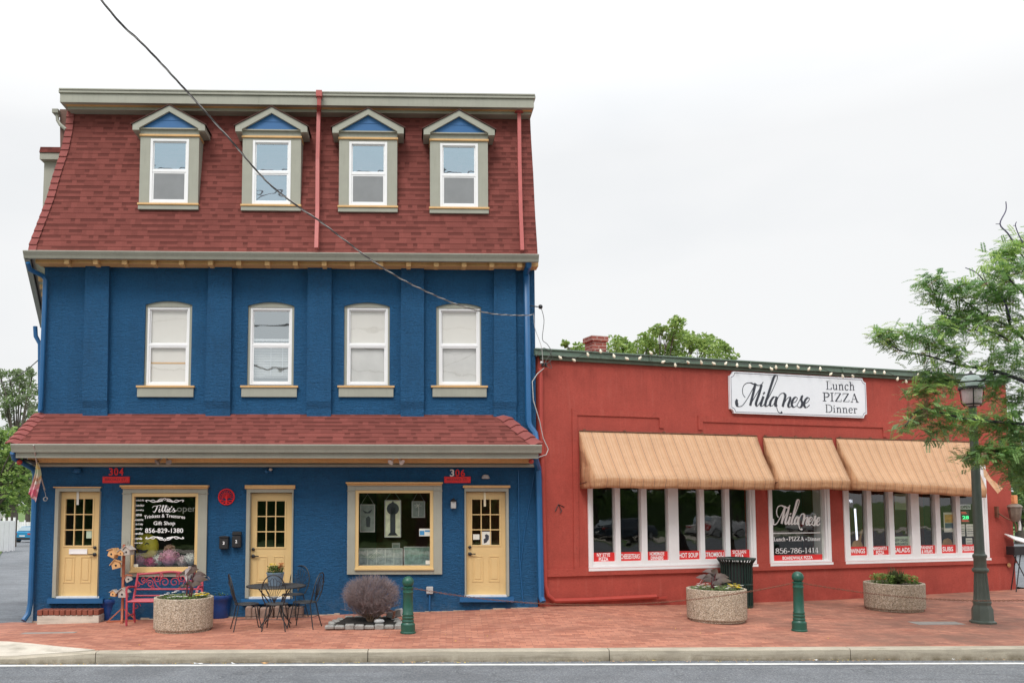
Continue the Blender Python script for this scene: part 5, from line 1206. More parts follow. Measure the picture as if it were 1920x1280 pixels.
# small blue dome lights / floodlights under the frieze
for px, py, lab in ((147, 883, 'small blue wall light above left yellow door'), (1.0*910, 894, 'small grey blue wall light above right yellow door')):
    t = placeB('wall_light', px, py, 0, lab, 'wall light', 'small dome wall lights'); q = MB(); q.box(-.05, .05, -.03, 0, -.02, .05); q.build('backplate', M['bluetrim'], t, bevel=.005)
    q = MB(); q.lathe([(.001,.05),(.05,.04),(.075,0),(.078,-.03),(.06,-.035)], (0,-.06,0), 16); q.build('shade', M['bluetrim'] if px < 500 else M['plastic'], t)
t = placeB('floodlight', 506, 883, 0, 'twin blue and white motion floodlight above middle door', 'floodlight'); q = MB(); q.box(-.03, .03, -.04, 0, -.02, .03); q.build('backplate', M['bluetrim'], t)
q = MB(); q.ball((-.05,-.08,-.01), .038, 12, 8); q.build('lamp_head', M['bluetrim'], t); q = MB(); q.ball((.03,-.1,.03), .036, 12, 8, sc=(1,1.3,.8)); q.build('lamp_head', M['plastic'], t)
for px, lab in ((308, 'twin bulb floodlight under the lower eave above left shop window'), (743, 'twin bulb floodlight under the lower eave above right shop window')):
    t = placeB('floodlight', px, 856, -.38, lab, 'floodlight', 'twin bulb floodlights under the eave'); q = MB(); q.lathe([(.06,-.0),(.06,.02),(.001,.021)], (0,0,.0), 14); q.build('base', M['black'], t)
    for s in (-1, 1):
        q = MB(); q.tube([(s*.02,0,0),(s*.05,-.02,-.04),(s*.07,-.04,-.06)], .014, 8); q.tube([(s*.065,-.035,-.05),(s*.085,-.06,-.085),(s*.11,-.085,-.11)], [.022,.034,.06], 12); q.build('lamp_head', M['chrome'] if px < 500 else M['dwhite'], t)
# lantern and meter
t = placeB('wall_lantern', 850, 945, -.05, 'small grey wall lantern left of right yellow door', 'wall lantern'); q = MB(); q.box(-.05, .05, -.06, .02, -.08, .06); q.box(-.025,.025,.02,.05,-.03,.1); q.build('lamp_glass', M['plastic'], t, bevel=.008); q = MB(); q.lathe([(.075,.06),(.05,.08),(.02,.11),(.001,.12)], (0,-.02,0), 12); q.build('lamp_cap', M['black'], t)
q = MB(); q.box(-.065, .065, -.08, .0, -.06, .07); q.build('meter_box_lid', M['plastic'], None, bevel=.01) if False else None
t = placeB('outlet_box', 805.5, 1106, 0, 'grey outdoor outlet box on pipe near right door', 'outlet box'); q = MB(); q.box(-.065,.065,-.09,0,-.06,.075); q.build('box', M['plastic'], t, bevel=.01); q = MB(); q.tube([(0,-.04,-.06),(0,-.04,-.38)], .018, 8); q.build('conduit', M['bluetrim'], t)
# red ball ornaments at the eave corners
for px, py, v, lab in ((36.5, 866, -.55, 'red glass ball hanging under the left eave corner'), (996, 864.5, -.5, 'red glass ball hanging under the right eave corner')):
    t = placeB('ball_ornament', px, py, v, lab, 'ornament', 'red ball ornaments under the eave corners'); q = MB(); q.ball((0,0,0), .05, 16, 10); q.build('ball', M['redpipe'], t); q = MB(); q.tube([(0,0,.045),(0,0,.12)], .01, 6); q.build('hanger', M['black'], t)
t = placeB('spotlight', 55, 866, -.45, 'black spotlight under the left end of the lower eave', 'spotlight'); q = MB(); q.tube([(-.1,0,.05),(.12,.1,-.02)], [.02,.05], 10); q.build('lamp_head', M['black'], t); q = MB(); q.box(-.12,-.06,-.02,.02,.02,.14); q.build('bracket', M['black'], t)
# garden flag on angled pole
t = placeB('hanging_flag', 66, 880, -.55, 'floral flag hanging from a pole at the left building corner', 'flag')
o0 = Bp(66, 880, -.55)
def rel(px, py, v): p = Bp(px, py, v) - o0; return (p.dot(B.X), p.dot(B.Y), p.z)
q = MB(); q.tube([rel(63,834,-.85), rel(69,868,-.62), rel(84,918,-.1)], .014, 8); q.build('pole', M['chrome'], t)
N = NT('floral_flag_cloth'); vo = N.node('ShaderNodeTexVoronoi'); vo.inputs['Scale'].default_value = 9; N.l(N.tc.outputs['Object'], vo.inputs['Vector'])
sp = N.node('ShaderNodeSeparateColor'); N.l(vo.outputs['Color'], sp.inputs[0]); s2 = N.node('ShaderNodeSeparateXYZ'); N.l(N.tc.outputs['Object'], s2.inputs[0])
fl1 = N.ramp(sp.outputs[0], [(.2, lin(214,190,120)), (.5, lin(190,200,170)), (.7, lin(226,214,190)), (.9, lin(150,120,60))]); fl2 = N.ramp(sp.outputs[0], [(.2, lin(206,96,120)), (.5, lin(236,214,216)), (.8, lin(180,50,70)), (1, lin(230,180,190))])
M['flag'] = N.set(N.mix(N.ramp(N.math('ADD', s2.outputs[2], .45), [(.1, (1,)*3), (.35, (0,)*3)]), fl1, fl2), .8)
L_ = [rel(68,868,-.62), rel(66,885,-.6), rel(60,905,-.58), rel(53,925,-.56)]; R_ = [rel(71,866,-.6), rel(77,888,-.5), rel(72,915,-.52), rel(66,941,-.54)]
vs = []; nr = 10
La = cr(L_, 4); Ra = cr(R_, 4)
for a, b in zip(La, Ra):
    for i in range(8): s = i/7; p = a.lerp(b, s); vs.append((p.x, p.y + .04*math.sin(s*9), p.z - .01*math.sin(s*7)))
q = MB(); n = len(La); q.add(vs, [(j*8+i, j*8+i+1, (j+1)*8+i+1, (j+1)*8+i) for j in range(n-1) for i in range(7)], sm=True); q.build('flag_cloth', M['flag'], t, recalc=False, solid=.004)
t = placeB('coiled_hook', 87, 935, -.02, 'small coiled metal hook on wall left of left door', 'hook'); q = MB(); q.tube([(.035*math.cos(a)*(1-.0*a), -.02-.004*a, .035*math.sin(a)) for a in [k*.5 for k in range(24)]], .006, 5); q.tube([(0,-.02,.03),(-.02,-.02,.12),(-.06,-.02,.22)], .005, 5); q.build('coiled_hook_body', M['plastic'], t)
# ------------------------------------------------------------------ goods in the shop windows (resting on display shelves)
def blob(q, c, r, n, mi, pr=.018, sc_=(1,1,.8)):
    rnd = random.Random(int(c[0]*1000))
    for _ in range(n):
        a = rnd.uniform(0, 2*PI); ph = math.acos(rnd.uniform(-.3, 1)); p = Vector((math.sin(ph)*math.cos(a)*sc_[0], math.sin(ph)*math.sin(a)*sc_[1], math.cos(ph)*sc_[2]))
        p0 = Vector(c) + p*r*rnd.uniform(.75, 1.05); t1 = p.orthogonal().normalized(); t2 = p.cross(t1); k = rnd.uniform(0, PI); d = (t1*math.cos(k)+t2*math.sin(k))*pr; e = (p+d*3).normalized()*pr*1.3
        q.add([p0-d, p0+e, p0+d, p0+d*.3-e*.4], [(0,1,2,3)], mi)
for k_ in ('pink', 'wpetal', 'magenta'): pass
def bouquet(px, py, v, r, mats, lab, n=150):
    t = empty('flower_bouquet', Bp(px, py, v), B.a, lab, 'artificial flowers', 'artificial flowers in the gift shop window'); q = MB(); q.ball((0,0,0), r*.78, 10, 8, 0, jit=.15); blob(q, (0,0,0), r, n, 0); q.build('petals', mats[0], t, recalc=False)
    q = MB(); q.tube([(0,0,-r*.6),(0,.0,-r*1.6)], r*.15, 6); q.build('stems', M['lf3'], t)
bouquet(262, 1050, .5, .15, [M['pink']], 'dusty pink artificial flowers at bottom left of gift shop window'); bouquet(283, 1055, .45, .13, [M['magenta']], 'deep pink artificial flowers in gift shop window'); bouquet(297, 1050, .5, .13, [M['wpetal']], 'white artificial flowers between pink ones in gift shop window')
bouquet(317, 1046, .42, .20, [M['pink']], 'large pink artificial hydrangea in middle of gift shop window', 260); bouquet(318, 1029, .6, .10, [M['ypetal'] if False else pm('peach_petals', (.6,.4,.3), .8, .2, 20, .3)], 'peach artificial rose above the large pink flowers'); bouquet(342, 1052, .5, .14, [pm('rosy_white_petals', (.66,.5,.52), .8, .2, 20, .3)], 'pale rosy artificial flowers right of centre in gift shop window'); bouquet(358, 1048, .45, .14, [M['wpetal']], 'white artificial flowers at bottom right of gift shop window')
t = empty('smiling_balloon', Bp(273, 1024, .55), B.a, 'round yellow balloon with laughing face inside gift shop window', 'balloon'); q = MB(); q.ball((0,0,0), .26, 24, 16, sc=(1,.6,1)); bl_ = q.build('balloon_skin', pm('yellow_foil', (.55, .48, .04), .3, .08, 4, .05), t)
q = MB(); q.prism([(-.13,-.03),(-.1,-.09),(-.03,-.13),(.05,-.11),(.1,-.05),(.0,-.065)], -.17, -.14); q.tube([(.03,-.15,.04),(.06,-.155,.08),(.11,-.15,.06)], .01, 6); q.tube([(-.13,-.15,.04),(-.1,-.155,.08),(-.05,-.15,.06)], .01, 6); q.build('face_print', M['ink'], t)
# stained glass pieces in the other window
def panel(px0, px1, py0, py1, v, lab, fill, chain=True, inner=None):
    a, b, c, d = rect(B, px0, px1, py0, py1, v); w_, h_ = b-a, d-c; t = empty('stained_glass_panel', B.w((a+b)/2, v, c), B.a, lab, 'stained glass', 'glass panels in the right shop window')
    q = MB(); rframe(q, -w_/2, w_/2, 0, h_, .018, -.012, .012); q.build('frame', M['plastic'], t)
    q = MB(); q.box(-w_/2+.018, w_/2-.018, -.003, .003, .018, h_-.018); q.build('glass_sheet', fill, t)
    if chain:
        q = MB(); q.tube([(-w_/2+.02,0,h_),(0,0,h_+.2),(w_/2-.02,0,h_)], .004, 4); q.build('hanging_chain', M['plastic'], t)
    if inner: inner(t, w_, h_)
def celtic(t, w, h):
    q = MB(); q.box(-.05, .05, -.014, -.004, .05, h-.12); q.lathe([(.12,-.0),(.12,.01),(.001,.011)], (0,0,0), 20); q.v[-60:] = [(v[0], -.014+v[2]*.5, h-.17+v[1]) for v in q.v[-60:]]; q.prism([(-.1,.04),(.1,.04),(.05,.1),(-.05,.1)], -.014, -.004); q.prism([(-.09,h-.13),(.09,h-.13),(0,h-.02)], -.016, -.004); q.build('dark_column', M['ink'], t)
def rose(t, w, h):
    q = MB(); q.tube([(0,-.006,.03),(.01,-.006,h*.5),(-.01,-.006,h*.75)], .005, 5); 
    for a in range(6): q.tube([(-.01,-.006,h*.72),(-.01+.07*math.cos(a),-.006,h*.72+.05*math.sin(a))], .005, 5)
    q.build('rose_outline', M['paper'], t)
def bird(t, w, h):
    q = MB(); q.prism([(-.1,h*.8),(.0,h*.72),(.1,h*.83),(.05,h*.68),(-.05,h*.68)], -.01, -.004); q.prism([(-.02,.1),(.05,.1),(.06,h*.5),(.02,h*.58),(-.03,h*.5)], -.01, -.004); q.build('dark_shapes', M['ink'], t)
M['smoke'] = pm('grey_textured_glass', (.22, .25, .24), .3, .3, 9, .3); M['cream'] = pm('cream_opal_glass', (.72, .74, .55), .35, .3, 8, .2); M['pgl'] = pm('patterned_pale_glass', (.32, .36, .34), .3, .5, 14, .3, 40)
panel(675, 703, 945, 997, .3, 'grey stained glass panel with dark flower at left of right shop window', M['smoke'], inner=bird)
panel(721, 752, 937, 1007, .3, 'tall cream and black stained glass column panel in right shop window', M['cream'], inner=celtic)
panel(772, 797, 939, 970, .3, 'small square clear glass panel with etched rose, hanging by chain', M['smoke'], inner=rose)
panel(757, 806, 1024, 1059, .35, 'white framed green print leaning at bottom right of right shop window', pm('dark_green_print', (.2, .3, .26), .5, .6, 12, .1), chain=False)
def lead(t, w, h):
    q = MB()
    for k in range(1, 5): x = -w/2+w*k/5; q.box(x-.004, x+.004, -.008, -.004, 0, h)
    for r in (.06, .1, .15): q.tube([(-.08-r,-.006,h/2),(-.08,-.006,h/2+r*.7),(-.08+r,-.006,h/2),(-.08,-.006,h/2-r*.7),(-.08-r,-.006,h/2)], .005, 4)
    q.box(-w/2, w/2, -.008, -.004, h/2-.004, h/2+.004); q.build('leading', M['paper'], t)
panel(673, 755, 1027, 1060, .42, 'wide leaded glass panel with diamond pattern at bottom of right shop window', M['pgl'], chain=False, inner=lead)
a, b, c, d = rect(B, 735, 750, 1018, 1030, .5); t = empty('small_framed_card', B.w((a+b)/2, .5, c), B.a, 'small grey card stack standing behind the leaded panel', 'card stand'); q = MB(); q.box(-.08,.08,-.03,.03,-.2,.14); q.build('card_block', M['plastic'], t, bevel=.004); q = MB(); q.box(-.06,.06,-.035,-.03,.0,.1); q.build('card_face', M['smoke'], t)
# ------------------------------------------------------------------ pavement things
def G(px, py): return gp(px, py)
# door steps
M['stepstone'] = pm('worn_brown_stone', lin(140, 118, 106), .9, .35, 9, .6, 40, dist=.01)
p = Bp(130, 1160, -.22)
t = empty('door_step', B.w(B(131,1160,-.2)[0], 0, gz(-6.8, 16.2)), B.a, 'low brick and concrete step under the left yellow door', 'step'); a, b, _, _ = rect(B, 73, 189, 1150, 1160, -.3); zt_ = B(130, 1143, -.3)[1]; zbm = B(130, 1153, -.3)[1]; w_ = (b-a)/2; z0_ = gz(-6.8,16.2)
q = MB(); q.box(-w_, w_, -.30, -.001, -.3, zbm-z0_-.0); q.build('concrete_base', M['slab'], t, bevel=.01)
q = MB(); n = 11
for i in range(n): q.box(-w_+2*w_*i/n+.006, -w_+2*w_*(i+1)/n-.006, -.31+random.uniform(-.006,.006), -.002, zbm-z0_+.002, zt_-z0_)
q.build('brick_course', M['brickred'], t, bevel=.008)
for px0, px1, py0, lab in ((458, 568, 1143, 'rough stone step under the middle yellow door'),):
    a, b, _, _ = rect(B, px0, px1, 1140, 1150, -.25); zt_ = B(500, py0-6, -.25)[1]; z0_ = gz(-2.5, 16.4); t = empty('door_step', B.w((a+b)/2, 0, z0_), B.a, lab, 'step'); w_ = (b-a)/2
    for i in range(8):
        q = MB(); x = -w_+2*w_*i/8; q.obox((x+w_/8, -.12, (zt_-z0_)/2-.03), (w_/8-.008, .12+random.uniform(-.02,.02), (zt_-z0_)/2+.03+random.uniform(-.02,.01)), Matrix.Rotation(random.uniform(-.08,.08), 3, 'Z')); q.build('stone', M['stepstone'], t, bevel=.02)
# planters
def planter(px, py, wpx, top_py, lab, fill):
    p = G(px, py-1); d = Bp; sc0 = F/(p.y + .0); r = wpx/2/sc0*1.0; y = p.y + r; x = (px-CX)/F*(y+.0)*1.0
    x = p.x*(y/p.y)*1.0; z = gz(x, y); zr = at(px, top_py, y-r*.2).z - z
    r = wpx/2/F*y*1.003
    t = empty('planter', (x, y, z), 0, lab, 'planter', 'round aggregate concrete planters')
    q = MB(); q.lathe([(r*.92,0),(r*.92,.04),(r*.985,.05),(r*.99,.07),(r,zr-.03),(r*.995,zr-.005),(r*.98,zr),(r*.9,zr),(r*.88,zr-.08)], (0,0,0), 48); q.build('bowl', M['agg'], t)
    q = MB(); q.lathe([(r*.885,zr-.06),(.001,zr-.03)], (0,0,0), 24); q.build('soil', M['soil'], t)
    return t, (x, y, z+zr-.05, r)
pl1, P1 = planter(343.5, 1189, 107, 1119, 'aggregate concrete planter with purple canna in front of the red bench', 0)
pl2, P2 = planter(1344.5, 1171.5, 107, 1103, 'aggregate concrete planter with purple canna and yellow flowers beside trash can', 0)
pl3, P3 = planter(1678, 1150, 102, 1092, 'aggregate concrete planter with green shrubs near the lamp post', 0)
def leafblade(q, c, d, L_, w, mi=0, droop=.3, up=Vector((0,0,1))):
    c = Vector(c); d = Vector(d).normalized(); s = d.cross(up).normalized() if d.cross(up).length > .05 else Vector((1,0,0)); n = 5; vs = []
    for i in range(n+1):
        t = i/n; ww = w*math.sin(PI*min(1, t*.93+.05))**.8; p = c + d*L_*t - Vector((0,0,droop*L_*t*t)); vs += [p-s*ww/2+Vector((0,0,.12*ww)), p, p+s*ww/2+Vector((0,0,.12*ww))]
    q.add(vs, [(3*i+k, 3*i+k+1, 3*i+k+4, 3*i+k+3) for i in range(n) for k in (0,1)], mi, sm=True)
def canna(P, off, lab, seed, H=.38):
    rnd = random.Random(seed); t = empty('canna_plant', (P[0]+off[0], P[1]+off[1], P[2]), 0, lab, 'plant', 'purple leaved cannas in planters'); st = MB(); lf = MB()
    for k in range(4):
        x, y = rnd.uniform(-.09,.09), rnd.uniform(-.06,.06); h = H*rnd.uniform(.7, 1.2); lx_ = rnd.uniform(-.1,.1); st.tube([(x,y,0),(x+lx_*.5,y,h*.5),(x+lx_,y,h)], [.016,.013,.006], 6)
        for j in range(3): a = rnd.uniform(0, 2*PI); zz = h*(.45+.25*j); leafblade(lf, (x+lx_*zz/h, y, zz), (math.cos(a)*1.2, math.sin(a)*.35, .8), rnd.uniform(.28,.44), rnd.uniform(.09,.13), 0, rnd.uniform(.35,1.0), Vector((0,1,.3)))
    st.build('stems', pm('dark_red_stem', (.10,.02,.025), .5, .2, 8, .1) if 'dark_red_stem' not in bpy.data.materials else bpy.data.materials['dark_red_stem'], t); lf.build('leaves', M['purple'], t, recalc=False)
canna(P1, (.10, -.05), 'purple leaved canna in the planter by the red bench', 3, .50); canna(P2, (-.05, 0), 'drooping purple leaved canna in the planter beside trash can', 9, .34); 
def bedding(P, lab, seed, mats, n=90, hh=.09, rr_=.85, name='bedding_flowers', cat='flowers', grp='flowers in the planters', lm=('lf2', 'lf3'), lw=.022):
    rnd = random.Random(seed); t = empty(name, (P[0], P[1], P[2]), 0, lab, cat, grp); lf = MB(); fl = MB(); f2 = MB()
    for _ in range(n*7):
        a = rnd.uniform(0, 2*PI); r = P[3]*rr_*math.sqrt(rnd.random()); h = hh*rnd.uniform(.1,1)*(1-.25*r/P[3]); b = rnd.uniform(0, 2*PI)
        leafblade(lf, (r*math.cos(a), r*math.sin(a), h), (math.cos(b), math.sin(b), rnd.uniform(.1,1.0)), rnd.uniform(.03,.07), lw, rnd.randint(0,1), .3)
    lf.build('foliage', [M[lm[0]], M[lm[1]]], t, recalc=False)
    for k, m in enumerate(mats):
        fl = MB()
        for _ in range(n//len(mats)//2):
            a = rnd.uniform(0, 2*PI) if k == 0 else rnd.uniform(-.9, .5)+ (0 if k == 1 else PI); r = P[3]*rr_*math.sqrt(rnd.uniform(.3,1)); c = Vector((r*math.cos(a), r*math.sin(a), hh*rnd.uniform(.7,1.25)))
            for j in range(5): b = j*2*PI/5+rnd.random(); leafblade(fl, c, (math.cos(b), math.sin(b), .4), .04, .034, 0, .2)
        fl.build('blossoms', m, t, recalc=False)
bedding(P1, 'white and yellow bedding flowers round the canna in the bench planter', 5, [M['wpetal'], M['ypetal']]); bedding(P2, 'white and yellow bedding flowers in the planter beside trash can', 6, [M['wpetal'], M['ypetal']])
bedding((P3[0]-.22,P3[1],P3[2],.25), 'light green leafy shrub at left of the lamp post planter', 8, [], 75, .24, .9, 'leafy_shrub', 'shrub', 'shrubs in the right planter', ('lf1', 'lf2'), .036); bedding((P3[0]+.25,P3[1],P3[2],.24), 'light green leafy shrub at right of the lamp post planter', 11, [], 70, .22, .9, 'leafy_shrub', 'shrub', 'shrubs in the right planter', ('lf1', 'lf2'), .036)
t = empty('feathery_shrub', (P3[0]+.03, P3[1], P3[2]), 0, 'feathery brownish green shrub in middle of the lamp post planter', 'shrub'); q = MB(); rnd = random.Random(2)
for _ in range(420):
    a = rnd.uniform(0, 2*PI); el_ = rnd.uniform(.25, 1.5); L1 = rnd.uniform(.15,.34)*(.7+.3*math.sin(el_)); b = Vector((rnd.uniform(-.1,.1), rnd.uniform(-.1,.1), 0)); leafblade(q, b+Vector((0,0,rnd.uniform(0,.1))), (math.cos(a)*math.cos(el_), math.sin(a)*math.cos(el_), math.sin(el_)), L1, .014, 0, .1)
q.build('needle_foliage', leaf('olive_needles', (.10,.12,.05)), t, recalc=False); q = MB()
for k in range(5): q.tube([(0,0,0),(rnd.uniform(-.1,.1), rnd.uniform(-.1,.1), .2)], .006, 5)
q.build('stems', M['twigb'], t)
# bollards
def bollard_parts(t, H, r):
    q = MB(); s = r/.095
    q.lathe([(.125*s,0),(.125*s,.02),(.115*s,.03),(.115*s,.145),(.10*s,.16),(.092*s,.175),(.098*s,.19),(.098*s,.205),(.09*s,.215),(.09*s,.235),(.097*s,.245),(.097*s,.26),(.088*s,.27),(.088*s,.29),(.093*s,.30),(.093*s,.312),(.083*s,.325),(.078*s,H-.28),(.088*s,H-.265),(.088*s,H-.25),(.078*s,H-.24),(.078*s,H-.20),(.09*s,H-.19),(.09*s,H-.175),(.05*s,H-.165)], (0,0,0), 32); q.build('post', M['green'], t)
    q = MB(); q.ball((0,0,H-.092), .094*s, 24, 16); q.build('ball_finial', M['green'], t)
    q = MB()
    for sx in (-1, 1): q.tube([(sx*(.085*s+.02*math.cos(a)+.012),0,H-.20+.02*math.sin(a)) for a in [k*PI/4 for k in range(9)]], .004, 5)
    q.build('chain_eye', M['rust'], t)
def place_bollard(px, pyb, pyt, lab):
    p = G(px, pyb-1); H = at(px, pyt, p.y).z - p.z; t = empty('bollard', p, 0, lab, 'bollard', 'green ball topped bollards'); bollard_parts(t, H, .098); return p, H
b1, H1 = place_bollard(765, 1187, 1080, 'green ball topped bollard beside the bare purple bush'); b2, H2 = place_bollard(1499, 1183, 1071, 'green ball topped bollard between the two right planters')
p3 = G(2230, 1178)                                # off-frame third post carries the chain on
t = empty('bollard', p3, 0, 'green ball topped bollard at the right end of the chain, mostly outside the photo', 'bollard', 'green ball topped bollards'); bollard_parts(t, H2, .098)
def chain(a, b, sag, lab, n=60):
    a, b = Vector(a), Vector(b); L_ = (b-a).length; n = int(L_*1.06/.042); q = MB()
    pts = [a.lerp(b, i/n) - Vector((0,0,sag*4*(i/n)*(1-i/n))) for i in range(n+1)]
    for i in range(n):
        c = (pts[i]+pts[i+1])/2; d = (pts[i+1]-pts[i]).normalized(); s = Vector((0,1,0)) if i % 2 else d.cross(Vector((0,1,0))).normalized()
        q.tube([c + d*.026*math.cos(k*PI/3) + s*.012*math.sin(k*PI/3) for k in range(7)], .0042, 4, cap=False)
    o = q.build('chain', M['rust']); tag(o, lab, 'chain', 'rusty chains between the bollards')
h = Vector((0, 0, H1-.2)); h2 = Vector((0, 0, H2-.2))
chain(b1+h+Vector((.12,0,0)), b2+h2-Vector((.12,0,0)), .31, 'rusty chain sagging between the two green bollards'); chain(b2+h2+Vector((.12,0,0)), p3+h2-Vector((.12,0,0)), .30, 'rusty chain passing in front of the lamp post at right')
# trash can
p = Vector(((1384-CX)*17.25/F, 17.22, .1)); p.z = gz(p.x, p.y); t = empty('trash_can', (p.x, p.y+.28, p.z), 0, 'dark green slatted metal trash can behind the planter', 'trash can'); w_ = 29/F*(p.y+.28); H = at(1386, 1045, p.y+.28).z - p.z
q = MB(); q.lathe([(w_*.86,.02),(w_*.88,H-.1),(w_*.8,H-.1),(w_*.8,.05),(.001,.04)], (0,0,0), 24); q.build('liner', M['black'], t)
q = MB(); q.lathe([(w_*.95,.0),(w_*.97,.05),(w_*.9,.05)], (0,0,0), 32); q.lathe([(w_*.97,H*.45),(w_*.99,H*.47),(w_*.97,H*.49)], (0,0,0), 32); q.build('base_ring', M['cangreen'], t)
sl0 = None
for k in range(32):
    a = 2*PI*k/32
    q = MB(); q.tube([(w_*.93,0,.03),(w_*.95,0,H-.16),(w_*1.0,0,H-.10),(w_*1.16,0,H-.02)], .014, 4, sq=True)
    if sl0 is None: sl0 = q.build('slat', M['cangreen'], t); o = sl0
    else: o = sl0.copy(); C.objects.link(o); o.parent = t
    o.rotation_euler = (0, 0, a)
q = MB(); q.lathe([(w_*1.1,H-.03),(w_*1.2,H-.025),(w_*1.2,H),(w_*.72,H+.008),(w_*.72,H-.02)], (0,0,0), 32); q.build('rim', M['cangreen'], t)
# lamp post
p = G(1843, 1167); t = empty('lamp_post', p, 0, 'grey green fluted street lamp post with domed lantern at right', 'lamp post'); zz = lambda py: at(1835, py, p.y).z - p.z; k = p.y/F
q = MB(); q.lathe([(.215,0),(.215,.03),(.18,.05),(.175,.07),(.17,.25),(.145,.30),(.138,.33),(.15,.36),(.15,.38),(.135,.40)], (0,0,0), 8); q.build('base', M['lampgreen'], t)
q = MB(); zA = zz(1068); zB = zz(1042); zT = zz(762)
q.lathe([(.135,.40),(.128,.45),(.105,zA-.08),(.10,zA-.05)], (0,0,0), 32, flute=.13, fl=(.44, zA-.06)); q.lathe([(.10,zA-.05),(.125,zA-.03),(.135,zA),(.125,zA+.03),(.1,zA+.05)], (0,0,0), 32); q.lathe([(.1,zA+.05),(.1,zB-.04),(.115,zB-.02),(.115,zB+.02),(.095,zB+.04)], (0,0,0), 32)
q.lathe([(.09,zB+.04),(.082,zB+.1),(.066,zT-.1),(.064,zT)], (0,0,0), 24, flute=.1, fl=(zB+.08, zT-.08)); q.build('post', M['lampgreen'], t)
q = MB(); q.lathe([(.064,zT),(.11,zT+.02),(.15,zT+.04),(.15,zT+.05),(.1,zT+.06)], (0,0,0), 24); q.build('lamp_collar', M['black'], t)
zG = zz(757); zC = zz(728); N = NT('lamp_prismatic_glass'); N.set((.62,.54,.56), .3); N.bs.inputs['Transmission Weight'].default_value = .1; wv = N.node('ShaderNodeTexWave'); wv.inputs['Scale'].default_value = 14; N.l(N.tc.outputs['Object'], wv.inputs['Vector']); N.bump(wv.outputs[1], .5, .01)
q = MB(); q.lathe([(.11,zG-.04),(.15,zG+.02),(.175,zC-.0),(.17,zC+.02),(.001,zC+.03)], (0,0,0), 32); q.build('lamp_glass', N.m, t)
q = MB()
for a in range(4): a_ = PI/4+a*PI/2+.35; q.tube([(.12*math.cos(a_),.12*math.sin(a_),zG-.05),(.165*math.cos(a_),.165*math.sin(a_),zG+.02),(.192*math.cos(a_),.192*math.sin(a_),zC+.02)], .009, 6)
q.lathe([(.19,zC-.01),(.215,zC-.015),(.215,zC+.03),(.19,zC+.03)], (0,0,0), 32)
for a in range(28): a_ = 2*PI*a/28; q.ball((.208*math.cos(a_), .208*math.sin(a_), zC-.012), .017, 6, 4)
q.build('lamp_cage', M['black'], t)
zD = zz(702); q = MB(); q.lathe([(.208,zC+.03),(.20,zC+.09),(.17,zC+.15),(.12,zD-.03),(.06,zD-.005),(.001,zD)], (0,0,0), 32); q.build('dome', pm('pale_green_dome', lin(150,166,160), .35, .1, 5, .1), t)
q = MB(); q.lathe([(.09,zD-.02),(.085,zD+.01),(.03,zD+.03),(.02,zD+.06),(.001,zD+.075)], (0,0,0), 16); q.build('finial', M['black'], t)
# street-side bed with bare bush
pa = G(690, 1178); t = empty('stone_edged_bed', (pa.x, pa.y, pa.z), 0, 'small mulch bed edged with rough granite blocks', 'planting bed'); k = pa.y/F; x0 = (611-690)*k; x1 = (757-690)*k; yb_ = .75
q = MB(); q.add([(x0+.15,-.0,.08),(x1-.1,0,.08),(x1-.15,yb_,.10),(x0+.3,yb_,.10)], [(0,1,2,3)]); q.build('mulch', M['soil'], t, recalc=False)
rnd = random.Random(4)
n = 8
for i in range(n): x = x0+(x1-x0)*(i+.5)/n; q = MB(); q.obox((x, -.06+rnd.uniform(-.02,.02), .038), ((x1-x0)/n/2-.003, .06, .042+rnd.uniform(-.01,.012)), Matrix.Rotation(rnd.uniform(-.06,.06),3,'Z')); q.build('stone', M['stone'], t, bevel=.018)
for i in range(5): x = x0+.25+(x1-x0-.5)*(i+.5)/5; q = MB(); q.obox((x, yb_+.04, .06), ((x1-x0-.5)/10-.01, .05, .055), Matrix.Rotation(rnd.uniform(-.08,.08),3,'Z')); q.build('stone', M['stone'], t, bevel=.018)
for sx, xx in ((-1, x0+.12), (1, x1-.1)):
    for i in range(3): q = MB(); q.obox((xx-sx*(-.02+.05*i)*(1 if sx>0 else 1), .1+i*.22, .05), (.06,.10,.055), Matrix.Rotation(rnd.uniform(-.2,.2)-sx*.25,3,'Z')); q.build('stone', M['stone'], t, bevel=.018)
q = MB(); q.ball((.18,.12,.11), .07, 12, 8, sc=(1.3,.8,.6), jit=.15); o = q.build('rock', M['dwhite']); o.location = (pa.x+.0, pa.y, pa.z); tag(o, 'pale rounded rock lying on the mulch bed', 'rock')
bpz = Vector((pa.x + (693-690)*k, pa.y+.3, pa.z+.09)); t = empty('bare_bush', bpz, 0, 'rounded bush of bare reddish purple twigs in the mulch bed', 'bush'); rnd = random.Random(12); tw = MB(); stt = MB(); RX, RZ, CZ = .49, .285, .46
def twig(q, p, d, L_, r, lev):
    n = 3; pts = [p]
    for i in range(n): d = (d + Vector((rnd.gauss(0,.16), rnd.gauss(0,.16), rnd.gauss(.02,.12)))).normalized(); pts.append(pts[-1] + d*L_/n)
    q.tube(pts, [r*(1-.6*i/n) for i in range(n+1)], 3 if lev else 6, cap=False); return pts, d
